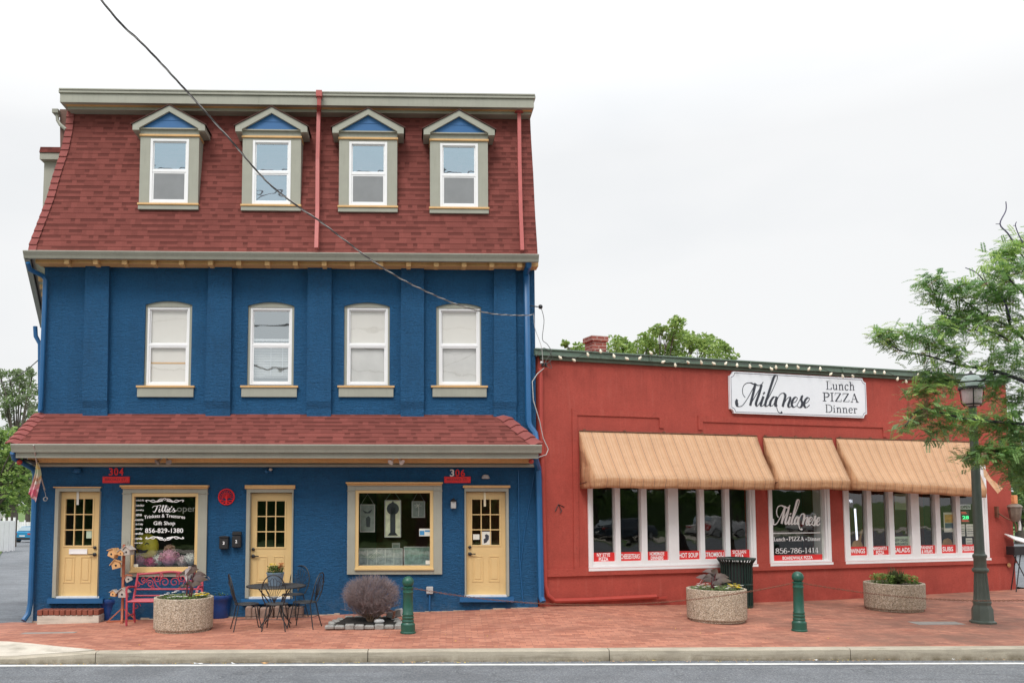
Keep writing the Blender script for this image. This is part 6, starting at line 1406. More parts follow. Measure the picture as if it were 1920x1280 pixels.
for k_ in range(20):
    a = rnd.uniform(0,2*PI); e = rnd.uniform(.45,1.45); d = Vector((math.cos(a)*math.cos(e), math.sin(a)*math.cos(e), math.sin(e))); pts, d1 = twig(stt, Vector((rnd.uniform(-.06,.06), rnd.uniform(-.06,.06), 0)), d, rnd.uniform(.3,.42), .016, 0)
    for j in range(9):
        b = pts[rnd.randint(1,3)]; d2_ = (d1 + Vector((rnd.gauss(0,.6), rnd.gauss(0,.6), rnd.gauss(.05,.35)))).normalized(); p2, d3 = twig(tw, b, d2_, rnd.uniform(.18,.32), .006, 1)
        for m in range(11):
            b2_ = p2[rnd.randint(1,3)]; d4 = (d3 + Vector((rnd.gauss(0,.7), rnd.gauss(0,.7), rnd.gauss(.25,.5)))).normalized(); L2 = rnd.uniform(.14,.28)
            e_ = b2_ + d4*L2; qn = (e_.x/RX)**2 + (e_.y/RX)**2 + ((e_.z-CZ)/RZ)**2
            if qn > 1.0: L2 *= max(.05, 1 - (math.sqrt(qn)-1)*3.2)
            if e_.z < .18: continue
            p3_, _ = twig(tw, b2_, d4, L2, .003, 2)
for _ in range(2600):
    dv = Vector((rnd.gauss(0,1), rnd.gauss(0,1), rnd.gauss(.15,1))).normalized(); rr0 = rnd.uniform(.62, .93); p0 = Vector((dv.x*RX*rr0, dv.y*RX*rr0, CZ+dv.z*RZ*rr0))
    if p0.z < .2: continue
    d0 = (dv + Vector((rnd.gauss(0,.45), rnd.gauss(0,.45), rnd.gauss(.35,.4)))).normalized(); twig(tw, p0, d0, rnd.uniform(.06,.12)*(1.25-rr0)*3, .0028, 2)
stt.build('stems', M['twigb'], t, recalc=False); tw.build('twigs', M['twig'], t, recalc=False)
# low ground spotlights by the bollard
for px, py, m, lab in ((733, 1165, 'chrome', 'small bronze landscape light tilted at the edge of the mulch bed'), (748, 1162, 'plastic', 'grey ribbed landscape light beside the green bollard')):
    p = G(px, py+3); p = Vector((p.x, p.y, p.z+.09)); t = empty('landscape_light', p, -.3, lab, 'landscape light', 'landscape lights by the mulch bed'); q = MB(); Rm = Matrix.Rotation(.25 if m == 'chrome' else -.15, 3, 'Y'); q.obox((0,0,.07), (.065,.05,.07), Rm); q.build('housing', M['rust'] if m == 'chrome' else M[m], t, bevel=.012)
    q = MB(); q.obox((0,-.055,.07), (.05,.004,.055), Rm); q.build('lens', M['chrome'], t)
# blue glazed pots
def pot(px, py, wpx, hpy, lab, v=None):
    p = G(px, py); r = wpx/2*p.y/F; y = p.y + r*.9; H = at(px, hpy, y).z - gz(p.x, y); t = empty('glazed_pot', (p.x*(y/p.y), y, gz(p.x, y)), 0, lab, 'pot', 'cobalt blue glazed pots')
    q = MB(); q.lathe([(r*.72,0),(r*.78,.03),(r*.86,H*.5),(r*.93,H-.1),(r*1.0,H-.08),(r*1.02,H-.03),(r*.98,H),(r*.88,H),(r*.85,H-.08)], (0,0,0), 32); q.build('pot_body', M['pot'], t)
    q = MB(); q.lathe([(r*.86,H-.07),(.001,H-.05)], (0,0,0), 16); q.build('soil', M['soil'], t)
    return (t.location.x, t.location.y, t.location.z+H-.05, r)
pp1 = pot(205, 1163, 42, 1121, 'cobalt blue glazed pot behind the birdhouse stand'); pp2 = pot(412, 1160, 46, 1114, 'cobalt blue glazed pot right of the bench planter')
bedding(pp1, 'sparse white flowers in the blue pot by the birdhouse stand', 21, [M['wpetal']], 22, .08, .8); bedding(pp2, 'sparse green sprouts in the blue pot right of the bench planter', 22, [], 12, .1, .8, 'sprouting_plant', 'plant')
# bench
A_ = G(255, 1152); k = 15.6/F
sx0, sx1 = (250-CX)*k*1.0, (379-CX)*k; bw = sx1-sx0; by = 15.75; bx_ = (sx0+sx1)/2*(by/15.6); bz_ = gz(bx_, by)
t = empty('garden_bench', (bx_, by, bz_), B.a, 'faded red cast metal garden bench with scrolled openwork back', 'bench'); W = bw/2*(by/15.6); zof = lambda py, y=by: at(315, py, y).z - bz_
zt_ = zof(1075, by+.2); zs = .42; zm_ = zof(1105, by+.15)
q = MB(); 
for j in range(5): y = -.22+j*.1; q.tube([(-W+.03,y,zs+.0),(W-.03,y,zs)], .016, 6)
q.build('seat', M['bench'], t)
q = MB(); 
for s in (-1, 1): q.tube([(s*(W-.01),.2,zs-.0),(s*(W-.02),.26,zm_),(s*(W-.04),.33,zt_)], .022, 8)
q.tube(cr([(-W+.04,.33,zt_-.02),(-W*.5,.335,zt_),(0,.335,zt_+.025),(W*.5,.335,zt_),(W-.04,.33,zt_-.02)],4), .02, 8); q.tube([(-W+.02,.26,zm_),(W-.02,.26,zm_)], .016, 8); q.tube([(-W+.02,.22,zs+.06),(W-.02,.22,zs+.06)], .014, 8); q.build('back_frame', M['bench'], t)
q = MB(); hh = zt_-zm_; zc_ = (zt_+zm_)/2
def spiral(cx, cz, r, turns, a0, s): return [(cx + s*r*(1-.75*i/18)*math.cos(a0+turns*2*PI*i/18), .30, cz + r*(1-.75*i/18)*math.sin(a0+turns*2*PI*i/18)) for i in range(19)]
for s in (-1, 1):
    for cx, cz, r, a0 in ((.09,zc_-.02,hh*.33,-.5),(.23,zc_+.05,hh*.25,2.5),(.36,zc_-.05,hh*.25,.3),(.48,zc_+.03,hh*.2,2.8),(.58,zc_-.07,hh*.14,.0),(.16,zc_+.1,hh*.16,1.0),(.31,zc_-.1,hh*.13,3.5)):
        if cx+r*.6 < W: q.tube(spiral(s*cx, cz, r, 1.35, a0, s), .009, 5)
    q.tube(cr([(0,.3,zm_),(s*.2,.3,zc_-.12),(s*.35,.3,zc_+.08),(s*.5,.3,zc_-.06),(s*(W-.03),.3,zc_+.02)],4), .008, 5)
q.build('scroll_panel', M['bench'], t)
for s in (-1, 1):
    q = MB(); q.tube([(s*(W-.03),-.24,0),(s*(W-.03),-.25,.2),(s*(W-.02),-.22,zs),(s*(W-.0),-.2,zs+.22),(s*(W-.0),-.1,zs+.25),(s*(W-.01),.24,zs+.22)], .02, 8); q.build('armrest', M['bench'], t)
    q = MB(); q.tube([(s*(W-.02),.2,zs),(s*(W-.03),.16,.2),(s*(W-.03),.24,0)], .02, 8); q.tube([(s*(W-.03),-.23,.16),(s*(W-.03),.18,.16)], .012, 6); q.tube(spiral(s*(W-.03), .28, .08, 1.2, 0, 1), .008, 5); q.build('leg', M['bench'], t)
# birdhouse stand
p = G(229, 1165); S0 = Vector(p); t = empty('birdhouse_stand', p, 0, 'terracotta stained wooden post stand on crossed feet hung with birdhouses', 'stand'); zq = lambda py: at(229, py, p.y).z - p.z; kk = p.y/F
q = MB(); q.box(-.022,.022,-.022,.022,.02,zq(1020)); q.build('post', M['wood'], t, bevel=.003)
for a in (0.3, 0.3+PI/2):
    q = MB(); q.M = Matrix.Rotation(a, 4, 'Z'); q.box(-.27,.27,-.02,.02,0,.03); q.tube([(-.24,0,.03),(-.02,0,.24)], .014, 4, sq=True); q.tube([(.24,0,.03),(.02,0,.24)], .014, 4, sq=True); q.build('foot', M['wood'], t)
for py, s in ((1030,-1),(1032,1),(1060,-1),(1078,1),(1100,1),(1108,-1)):
    q = MB(); q.tube([(0,0,zq(py)),(s*.10,-.05,zq(py)+.01)], .008, 5); q.build('peg', M['wood'], t)
bhs = [(213,1037,.35,.10,'palewood','palewood','pale wooden birdhouse tilted left at the top of the stand'), (241,1033,-.1,.10,'greywood','greywood','whitewashed birdhouse with slatted roof at the top right of the stand'), (228,1036,.0,.07,'palewood','greywood','small round fronted birdhouse in the middle of the stand top'),
       (218,1058,-.25,.10,'palewood','palewood','pale wooden birdhouse hanging second from the top at left'), (241,1084,-.5,.08,'greywood','wood','small green grey birdhouse tilted right at mid height'), (214,1112,.1,.07,'palewood','greywood','round log slice birdhouse low at left'), (232,1112,.0,.10,'greywood','greywood','whitewashed planked birdhouse hanging lowest by its wire')]
for px, py, tilt, s, m, m2, lab in bhs:
    y = p.y-.12; c = at(px, py, y); b = empty('birdhouse', c, random.uniform(-.4,.4), lab, 'birdhouse', 'birdhouses hung on the wooden stand'); b.rotation_euler[1] = tilt
    q = MB(); q.prism([(-s*.75,-s*.7),(s*.75,-s*.7),(s*.75,s*.3),(0,s*.95),(-s*.75,s*.3)], -s*.6, s*.6); q.build('house_body', M[m], b, bevel=.003)
    q = MB()
    for sg_ in (-1, 1): q.add([(0,-s*.8,s*1.05),(sg_*s*1.1,-s*.8,s*.2),(sg_*s*1.1,s*.8,s*.2),(0,s*.8,s*1.05)], [(0,1,2,3)])
    q.build('house_roof', M[m2], b, solid=.012, recalc=False)
    q = MB(); q.lathe([(s*.2,0),(s*.2,.006),(.001,.0061)], (0,0,0), 12); q.v = [(v[0], -s*.6-.002-v[2]*.4, v[1]-.01) for v in q.v]; q.build('entrance_hole', M['black'], b)
    q = MB(); q.tube([(-s*.5,0,s*.6),(0,0,s*1.9),(s*.5,0,s*.6)], .003, 4); q.build('hanging_wire', M['black'], b)
# cafe table and chairs
TC = G(517, 1172); 
t = empty('cafe_table', TC, 0, 'round dark wrought iron cafe table with mesh top', 'table'); Ht = at(517, 1098, TC.y).z - TC.z; rT = 54*TC.y/F
q = MB(); q.tube([(rT*math.cos(a*PI/20),rT*math.sin(a*PI/20),Ht) for a in range(41)], .012, 6, cap=False)
for i in range(-6, 7):
    x = i*rT/7; h_ = math.sqrt(rT*rT-x*x); q.tube([(x,-h_,Ht),(x,h_,Ht)], .005, 4); q.tube([(-h_,x,Ht+.003),(h_,x,Ht+.003)], .005, 4)
q.build('tabletop', M['iron'], t)
for k_ in range(4):
    a = PI/4+k_*PI/2; q = MB(); q.tube(cr([(rT*.75*math.cos(a),rT*.75*math.sin(a),Ht),(rT*.25*math.cos(a),rT*.25*math.sin(a),Ht*.55),(rT*.3*math.cos(a),rT*.3*math.sin(a),Ht*.3),(rT*.65*math.cos(a),rT*.65*math.sin(a),0)],4), .011, 6); q.build('leg', M['iron'], t)
def chair(): 
    t = empty('cafe_chair', (0,0,0), 0, 'x', 'chair', 'wrought iron cafe chairs'); hs = .44; r = .2
    q = MB(); q.tube([(r*math.cos(a*PI/10),r*math.sin(a*PI/10),hs) for a in range(21)], .009, 6, cap=False)
    for i in range(-5, 6): x = i*r/6; h_ = math.sqrt(r*r-x*x); q.tube([(x,-h_,hs),(x,h_,hs)], .004, 4); q.tube([(-h_,x,hs+.002),(h_,x,hs+.002)], .004, 4)
    q.build('seat', M['iron'], t)
    q = MB(); yb = .19; loop = [(-.15,yb-.02,hs),(-.20,yb+.04,hs+.16),(-.19,yb+.08,hs+.34),(-.11,yb+.11,hs+.47),(0,yb+.12,hs+.51),(.11,yb+.11,hs+.47),(.19,yb+.08,hs+.34),(.20,yb+.04,hs+.16),(.15,yb-.02,hs)]
    q.tube(cr(loop,4), .010, 6); bpt = (0, yb+.0, hs+.03)
    for a in range(-3, 4): q.tube(cr([bpt,(a*.028,yb+.05,hs+.2),(a*.058,yb+.10,hs+.44-abs(a)*.035)],3), .005, 5)
    for a in range(-3, 3): x0 = a*.058; x1 = (a+1)*.058; q.tube(cr([(x0,yb+.10,hs+.44-abs(a)*.035),((x0+x1)/2,yb+.105,hs+.475-abs(a+.5)*.04),(x1,yb+.10,hs+.44-abs(a+1)*.035)],3), .004, 4)
    q.tube(cr([(-.19,yb+.05,hs+.2),(-.1,yb+.05,hs+.15),(0,yb+.03,hs+.12),(.1,yb+.05,hs+.15),(.19,yb+.05,hs+.2)],3), .005, 5); q.build('backrest', M['iron'], t)
    for sx, sy in ((-1,-1),(1,-1),(-1,1),(1,1)):
        q = MB(); q.tube([(sx*.13,sy*.15,hs),(sx*.16,sy*.19,hs*.5),(sx*.20,sy*.24,0)], [.010,.009,.010], 6); q.build('leg', M['iron'], t)
    q = MB(); q.tube([(-.17,-.2,.2),(.17,-.2,.2),(.17,.2,.2),(-.17,.2,.2),(-.17,-.2,.2)], .005, 5); q.build('stretcher', M['iron'], t); return t
c0_ = chair()
cp = [(459, 1182, PI/2+.35, 'wrought iron cafe chair at the left side of the table, facing right', 'L'), (515, 1182, PI, 'wrought iron cafe chair nearest the street with its back to the road', 'F'), (549, 1158, -.35, 'wrought iron cafe chair behind the table facing the road', 'B'), (569, 1178, -PI/2-.25, 'wrought iron cafe chair at the right side of the table, facing left', 'R')]
for i, (px, py, rz_, lab, _) in enumerate(cp):
    g_ = G(px, py); p = Vector((g_.x, g_.y+.12 if i != 2 else g_.y, 0)); p.z = gz(p.x, p.y); o = c0_ if i == 0 else dup(c0_); o.location = p; o.rotation_euler = (0,0,rz_); o['label'] = lab
# flower pot on table
t = empty('flower_pot', (TC.x+(515-517)*TC.y/F, TC.y+.0, TC.z+Ht+.008), 0, 'pale blue tin flower pot standing on the cafe table', 'flower pot'); r = 16.5*TC.y/F; H = at(515, 1073, TC.y).z - TC.z - Ht
q = MB(); q.lathe([(r*.72,0),(r*.75,.01),(r*.95,H-.03),(r*1.0,H-.02),(r*1.0,H),(r*.92,H),(r*.9,H-.04)], (0,0,0), 28); q.build('pot_body', M['lightpot'], t)
q = MB(); q.lathe([(r*.9,H-.03),(.001,H-.02)], (0,0,0), 12); q.build('soil', M['soil'], t)
bedding((t.location.x, t.location.y, t.location.z+H-.02, r), 'yellow and orange flowers in the pale blue pot on the cafe table', 31, [M['ypetal'], pm('orange_petals', (.75,.3,.12), .8, .2, 20, .3)], 60, .14, .9, 'potted_flowers', 'flowers')
# small things at the foot of the wall
p = G(641, 1146); q = MB(); q.ball((0,0,.05), .05, 8, 6, sc=(1,1,1), jit=.3); q.ball((-.05,0,.02), .035, 8, 6, jit=.3); o = q.build('stone_ornament', M['palewood']); o.location = p; tag(o, 'small cream stone ornament at the foot of the blue wall', 'ornament')
# litter along the kerb
q = MB(); rg_ = random.Random(41)
for _ in range(520):
    x = rg_.uniform(-6, 14); y = yk(x) - .17 - abs(rg_.gauss(0, .07)) if rg_.random() < .7 else rg_.uniform(yk(x)+.02, yf(x)-.05); z = -.160 if y < yk(x) else gz(x, y)+.003; s_ = rg_.uniform(.006, .020); a = rg_.uniform(0, 6)
    if x < -4.9 and y > yk(x): continue
    q.add([(x+s_*math.cos(a), y+s_*math.sin(a), z+.004), (x+s_*.5*math.cos(a+2), y+s_*.5*math.sin(a+2), z), (x-s_*math.cos(a), y-s_*math.sin(a), z+.006), (x-s_*.5*math.cos(a+2), y-s_*.5*math.sin(a+2), z+.002)], [(0,1,2,3)], rg_.choice((0,0,1,2)))
o = q.build('leaf_litter', [M['palewood'], M['bark'], M['ypetal']], recalc=False); tag(o, 'tiny dry leaves and grit scattered along the gutter and over the bricks', 'leaf litter', kind='stuff')
rnd = random.Random(77); 
for i, (px, py, w_, m, lab) in enumerate(((371,1239,.17,'dwhite','crumpled white paper scrap in the gutter below the bench planter'),(437,1236.5,.07,'dwhite','small white scrap against the kerb right of the longer paper'),(497,1240,.14,'palewood','thin pale paper strip in the gutter below the cafe chairs'),(772,1233,.05,'palewood','tiny tan scrap against the kerb below the bollard'),(800,1235,.13,'dwhite','flat white scrap in the gutter right of the bollard'),(1150,1236,.06,'palewood','dry tan leaf by the kerb left of the right planters'),(1226,1236,.05,'ypetal','yellow leaf against the kerb below the red wall'),(1530,1229,.08,'dwhite','small white scrap against the kerb right of the green bollard'),(1787,1224,.07,'wpetal','pale scrap against the kerb near the lamp post'))):
    d = ray(px, py); tt = (-.158-EYE.z)/d.z; p = EYE + d*tt; yy = min(p.y, yk(p.x)-.24); p = Vector((p.x*yy/p.y, yy, -.158)); q = MB(); n = 7; vs = [(0,0,.01)] + [(w_/2*math.cos(a*2*PI/n)*rnd.uniform(.6,1), w_/5*math.sin(a*2*PI/n)*rnd.uniform(.6,1), rnd.uniform(0,.02)) for a in range(n)]
    q.add(vs, [(0,a+1,(a+1)%n+1) for a in range(n)]); o = q.build('litter_scrap', M[m], recalc=False, solid=.002); o.location = p; tag(o, lab, 'litter', 'scraps of litter along the kerb')
# ------------------------------------------------------------------ right corner: lantern, menu stand
t = empty('wall_lantern', Rp(1903, 960, -.25), R.a, 'weathered copper wall lantern on scrolled arm at the right corner of the red restaurant', 'wall lantern')
q = MB(); q.tube(cr([(-.30,.2,-.0),(-.2,.1,-.12),(-.08,.02,-.2),(0,0,-.3),(.02,0,-.45)],4), .018, 6); q.box(-.33,-.27,.18,.25,-.12,.14); q.build('bracket', M['rust'], t)
q = MB(); q.lathe([(.06,-.22),(.11,-.16),(.13,-.02),(.15,.12),(.17,.125),(.12,.18),(.05,.2),(.001,.21)], (0,0,0), 8); q.build('lantern_body', pm('weathered_copper', (.18,.14,.11), .5, .35, 8, .3), t)
q = MB(); q.box(-.05,.05,-.05,.05,.20,.40); q.build('orange_finial', pm('orange_white_box', (.75,.28,.12), .5, .5, 16, .1), t, bevel=.01)
q = MB(); q.tube(cr([(.1,0,-.16),(.13,0,-.3),(.12,0,-.42)],3), .03, 6); q.build('lantern_glass', M['dwhite'], t)
p = Rp(1912, 1085, -.3); gzp = gz(p.x, p.y); t = empty('menu_stand', (p.x, p.y, gzp), .2, 'black folding stand holding an open menu board at the right edge', 'stand'); hq = lambda py: at(1912, py, p.y).z - gzp
q = MB(); 
for s in (-1, 1): q.tube([(s*.22,-.1,0),(-s*.12,.05,hq(1035))], .012, 6)
q.tube([(.0,.25,0),(0,.05,hq(1035))], .012, 6); q.build('legs', M['black'], t)
q = MB(); q.add([(-.10,-.05,hq(1012)),(.35,-.1,hq(1022)),(.35,.2,hq(1010)),(-.10,.25,hq(1001))], [(0,1,2,3)]); q.build('menu_board', M['dwhite'], t, solid=.02, recalc=False)
q = MB(); q.box(-.14,.3,-.04,.2,hq(1040),hq(1024)); q.build('stand_tray', M['black'], t, bevel=.01)
o = MB(); o.lathe([(.05,-.02),(.05,.0),(.02,.01),(.001,.03)], (0,0,0), 14); o.v = [(v[0], -v[2], v[1]) for v in o.v]; q_ = o.build('hose_bib_cover', M['palewood'], red); q_.location = (R(1893,1059,-.06)[0], -.06, R(1893,1059,-.06)[1])
q = MB(); pp_ = [Bp(1001,583,-.02)+Vector((.05,0,0))]; 
# ------------------------------------------------------------------ service drop cable and insulator
cpx = [(176,-22),(190,0),(230,48),(270,85),(340,160),(430,260),(500,340),(560,388),(600,415),(650,453),(700,490),(760,527),(830,560),(880,578),(930,589),(990,591),(1001,588)]
yi = Bp(1001, 588, -.1).y - .1; n = len(cpx); pts = []
tot = [0]
for a, b in zip(cpx, cpx[1:]): tot.append(tot[-1] + math.hypot(a[0]-b[0], a[1]-b[1]))
for (x, y), s in zip(cpx, tot): f = s/tot[-1]; inv = (1-f)/6.2 + f/yi; pts.append(at(x, y, 1/inv))
P3 = cr(pts, 14); q = MB(); q.tube(P3, .011, 6); q.build
e_ = empty('service_cable', P3[-1], 0, 'twisted service cable running from upper left of the sky down to the blue wall', 'cable')
for k_, m in ((0, 'cable'), (1, 'cable'), (2, 'cablew')):
    q = MB(); Q = []; d_ = 0
    PP = cr(pts, 60)
    for i, p in enumerate(PP):
        if i: d_ += (p-PP[i-1]).length
        a = d_*2*PI/.42 + k_*2*PI/3; Q.append(p + Vector((.35*math.cos(a), 0, math.sin(a)))*.0062 - P3[-1])
    q.tube(Q, .0058, 5); q.build('cable_strand', M[m], e_)
t = empty('insulator', Bp(1001, 575, -.1), B.a, 'black cable insulator on iron arm at the right edge of the blue building', 'insulator'); q = MB(); q.tube([(-.06,.05,.03),(.08,-.0,-.0)], .012, 6); q.build('arm', M['black'], t); q = MB(); q.ball((.13,0,-.0), .045, 12, 8); q.build('insulator_knob', M['black'], t)
R3 = Bp(1001,575,-.1)
q = MB(); rl_ = lambda x, y, v=-.1: Bp(x, y, v) - R3
def wires(L_, nm, lab, mat='cable'):
    o0_ = Vector(L_[0]); q = MB(); q.tube(cr([Vector(p)-o0_ for p in L_], 5), .0065, 5); o = q.build(nm, M[mat]); o.location = o0_; tag(o, lab, 'wire', 'loose wires between the two buildings')
wires([Bp(1014,575,-.1), Bp(1020,600,-.1), Bp(1017,635,-.1), Bp(1026,645,-.1), Bp(1034,660,-.1), Bp(1026,672,-.1), Bp(1020,684,-.1)], 'hanging_wire', 'thin black wire looping down from the insulator to the red wall')
wires([Bp(1001,590,-.1), Bp(1003,615,-.1), Bp(1012,640,-.1), Bp(1016,655,-.1), Bp(1018,680,-.1)], 'hanging_wire', 'grey wire dropping beside the blue wall corner to the red roof edge', 'cablew')
wires([Rp(1005,668,-.2), Rp(1020,652,-.25), Rp(1036,670,-.2), Rp(1024,684,-.15), Rp(1034,690,-.15), Rp(1030,676,-.15)], 'hanging_wire', 'tangle of thin black wire at the top left of the red wall')
t = empty('wire_insulators', Rp(1020, 684, -.1), R.a, 'white and black wire insulators at the top of the red wall pipe', 'insulator'); q = MB()
for dx in (-.03, .04): q.lathe([(.02,-.04),(.035,-.02),(.02,0),(.035,.02),(.015,.05)], (dx,0,0), 10)
q.build('insulator_knob', M['black'], t); q = MB(); q.lathe([(.02,-.0),(.03,.02),(.015,.05)], (-.06,-.01,.02), 10); q.build('insulator_cap', M['dwhite'], t)
# overhead wire far left
pL = at(-40, 718, 30); pR = Bp(75, 672, 3); q = MB(); q.tube([(pL.lerp(pR, i/10) - Vector((0,0,.5*4*i/10*(1-i/10)*.6)) - pR) for i in range(11)], .012, 5); o = q.build('overhead_wire', M['cable']); o.location = pR; tag(o, 'thin overhead wire reaching the blue building from the far left', 'wire')
# ------------------------------------------------------------------ trees
def leafquads(q, rnd, c, R3, n, s0, s1, mats, shell=.5):
    for _ in range(n):
        while True:
            d = Vector((rnd.uniform(-1,1), rnd.uniform(-1,1), rnd.uniform(-1,1)))
            if .05 < d.length < 1: break
        L_ = d.length; d = d*( (shell + (1-shell)*L_)/L_ ) if rnd.random() < .7 else d
        p = Vector(c) + Vector((d.x*R3[0], d.y*R3[1], d.z*R3[2])); s = rnd.uniform(s0, s1)
        a = Vector((rnd.gauss(0,1), rnd.gauss(0,1), rnd.gauss(0,.6))).normalized(); b = a.cross(Vector((rnd.gauss(0,1), rnd.gauss(0,1), rnd.gauss(0,1)))).normalized()
        q.add([p-a*s*.5, p+b*s*.3-a*s*.05, p+a*s*.5, p-b*s*.3-a*s*.05], [(0,1,2,3)], rnd.choice(mats))
def tree(name, base, trunk_h, r0, clusters, lab, mats, ls=(.12,.22), dens=1.0, seed=1, cat='tree', group=None, flat=.8, sub=7):
    """clusters: (x,y,z,r) relative to base"""
    rnd = random.Random(seed); t = empty(name, base, 0, lab, cat, group); tr = MB(); cr_m = MB()
    top_ = Vector((0,0,trunk_h)); tr.tube([(0,0,-.3),(.05*r0,0,trunk_h*.5),top_], [r0*1.25,r0,r0*.75], 10)
    for (x, y, z, r) in clusters:
        c = Vector((x,y,z)); st = Vector((0,0,trunk_h*rnd.uniform(.7,1))); mid = st.lerp(c, .5) + Vector((0,0,.12*(c-st).length)); tr.tube(cr([st, mid, c], 4), [r0*.45*(1-.85*i/8) for i in range(9)], 6)
        for k in range(sub):
            d = Vector((rnd.gauss(0,1), rnd.gauss(0,1), rnd.gauss(.1,.8))).normalized()*r*rnd.uniform(.35,.95); d.z *= flat; tr.tube([c.lerp(st, .12), c+d*.5, c+d], [r0*.1, r0*.06, r0*.03], 4, cap=False)
            rr_ = r*rnd.uniform(.28,.5); leafquads(cr_m, rnd, c+d, (rr_, rr_, rr_*flat), int(dens*70*(rr_/.5)**2/((ls[0]+ls[1])/.34)**2*1.0)+14, ls[0], ls[1], [0,0,1,2])
    tr.build('trunk', M['bark'], t, recalc=False); cr_m.build('crown', mats, t, recalc=False); return t
GM = [M['lf1'], M['lf2'], M['lf3']]
# tree behind the restaurant roof
Y = 34; k = Y/F; cl = []
base = Vector(((1235-CX)*k, Y, -.6))
for px, py, r in ((1075,652,.5),(1098,660,.5),(1150,652,.55),(1172,648,.7),(1195,650,.7),(1215,655,.7),(1238,650,.8),(1262,652,.8),(1290,648,.8),(1318,655,.8),(1345,660,.6),(1250,620,.6),(1265,608,.45),(1238,618,.4),(1285,628,.55),(1330,642,.5),(1350,650,.45),(1300,640,.6),(1210,640,.5),(1165,640,.35),(1268,600,.2),(1060,646,.22),(1332,633,.2),(1180,672,.8),(1240,675,1.0),(1300,675,1.0),(1120,668,.6),(1355,664,.5)):
    p = at(px, py, Y + random.uniform(-1.2,1.2)) - base; cl.append((p.x, p.y, p.z, r*1.0))
tree('leafy_tree', base, 4.6, .11, cl, 'bright green tree crown rising behind the red restaurant roof and chimney', [M['lf1'], M['lf1'], M['lf2']], (.10,.20), 1.35, 3, group='trees behind the buildings', sub=6)
# trees far left
Y = 95; k = Y/F; base = Vector(((30-CX)*k, Y, tz_(Y)))
cl = []
for px, py, r in ((20,710,1.5),(45,715,1.6),(60,730,1.4),(5,730,1.6),(30,745,1.8),(55,760,1.5),(10,770,1.8),(35,790,1.8),(62,700,.9),(38,696,.9),(0,700,1.0),(66,775,1.0),(18,815,2),(50,820,2)):
    p = at(px, py, Y + random.uniform(-2,2)) - base; cl.append((p.x, p.y, p.z, r))
tree('tall_tree', base, 9, .35, cl, 'tall thin grey green tree behind the side street at far left', [M['lf4'], M['lf4'], M['lf2']], (.22,.42), 1.3, 5, group='trees along the side street')
Y = 40; base = Vector(((-20-CX)*Y/F, Y, tz_(Y)))
cl = []
for px, py, r in ((5,815,.7),(30,830,.75),(-15,830,1),(15,855,.9),(42,858,.7),(52,880,.5),(0,880,1),(28,890,.8),(48,905,.55),(-10,920,.9),(15,925,.7),(35,925,.6),(-30,870,1.3),(6,950,.5),(60,855,.3),(52,840,.4)):
    p = at(px, py, Y + random.uniform(-.8,.8)) - base; cl.append((p.x, p.y, p.z, r))
tree('broad_tree', base, 2.6, .18, cl, 'bright green broadleaf tree beside the left edge of the blue building', [M['lf1'], M['lf2'], M['lf3']], (.13,.26), 1.25, 6, group='trees along the side street')
def simple_tree(px, Y, w, py_top, py_bot, lab, seed, mats, tw=.25, grp='trees along the side street'):
    base = Vector(((px-CX)*Y/F, Y, tz_(Y) if px < 500 else -.3)); rnd = random.Random(seed); zt_ = at(px, py_top, Y).z-base.z; zb_ = at(px, py_bot, Y).z-base.z; cl = []
    for i in range(14): f = rnd.random(); cl.append((rnd.gauss(0,.45)*w, rnd.gauss(0,.4)*w, zb_+(zt_-zb_)*f, w*rnd.uniform(.3,.5)))
    tree('street_tree', base, zb_*1.1, tw, cl, lab, mats, (.2,.4), 1.0, seed, group=grp, sub=5)
simple_tree(24, 66, 3.0, 850, 935, 'green tree with thick trunk above the white fence', 41, GM, .38)
simple_tree(55, 100, 4.0, 840, 950, 'dark green tree far behind the parked blue car', 42, [M['lf2'],M['lf3'],M['lf3']], .3)
simple_tree(2, 90, 3.6, 860, 955, 'green tree behind the basketball hoop', 43, GM, .3)
simple_tree(75, 120, 4.5, 850, 955, 'hazy green tree at the far end of the side street', 44, [M['lf4'],M['lf2'],M['lf3']], .3)
for px, Y_, w_, a_, b_, lab, sd in ((1930, 40, 3.2, 870, 985, 'dark green tree behind the right corner of the restaurant', 51), (1995, 36, 3.4, 800, 960, 'green tree beyond the car park at right', 52), (1905, 55, 3.0, 900, 985, 'green hedge like tree behind the copper lantern', 53)):
    simple_tree(px, Y_, w_, a_, b_, lab, sd, [M['lf2'], M['lf3'], M['lf3']], .25, 'trees behind the restaurant corner')
# row across the street: only its reflection shows in the glass
rnd = random.Random(5); src = None
for i in range(16):
    x = -18 + i*4.9 + rnd.uniform(-.8,.8)
    if src is None:
        cl = [(rnd.gauss(0,1.1), rnd.gauss(0,.8), rnd.uniform(2.2,6.2), rnd.uniform(.9,1.4)) for _ in range(16)]; src = tree('shade_tree', Vector((x,-14,-.3)), 2.6, .22, cl, 'shade tree across the road, seen only as a reflection in the shop windows', [M['lf2'],M['lf3'],M['lf3']], (.3,.5), 1.0, 9, group='shade trees across the road', sub=6)
    else: dup(src, None, (x, -14+rnd.uniform(-1.5,1.5), -.3), rnd.uniform(0,6))
mb = MB(); mb.box(-40,80,-22,-21.5,-.4,3.2); o = mb.build('hedge_wall', M['lf3']); tag(o, 'long dark hedge across the road behind the camera', 'hedge')
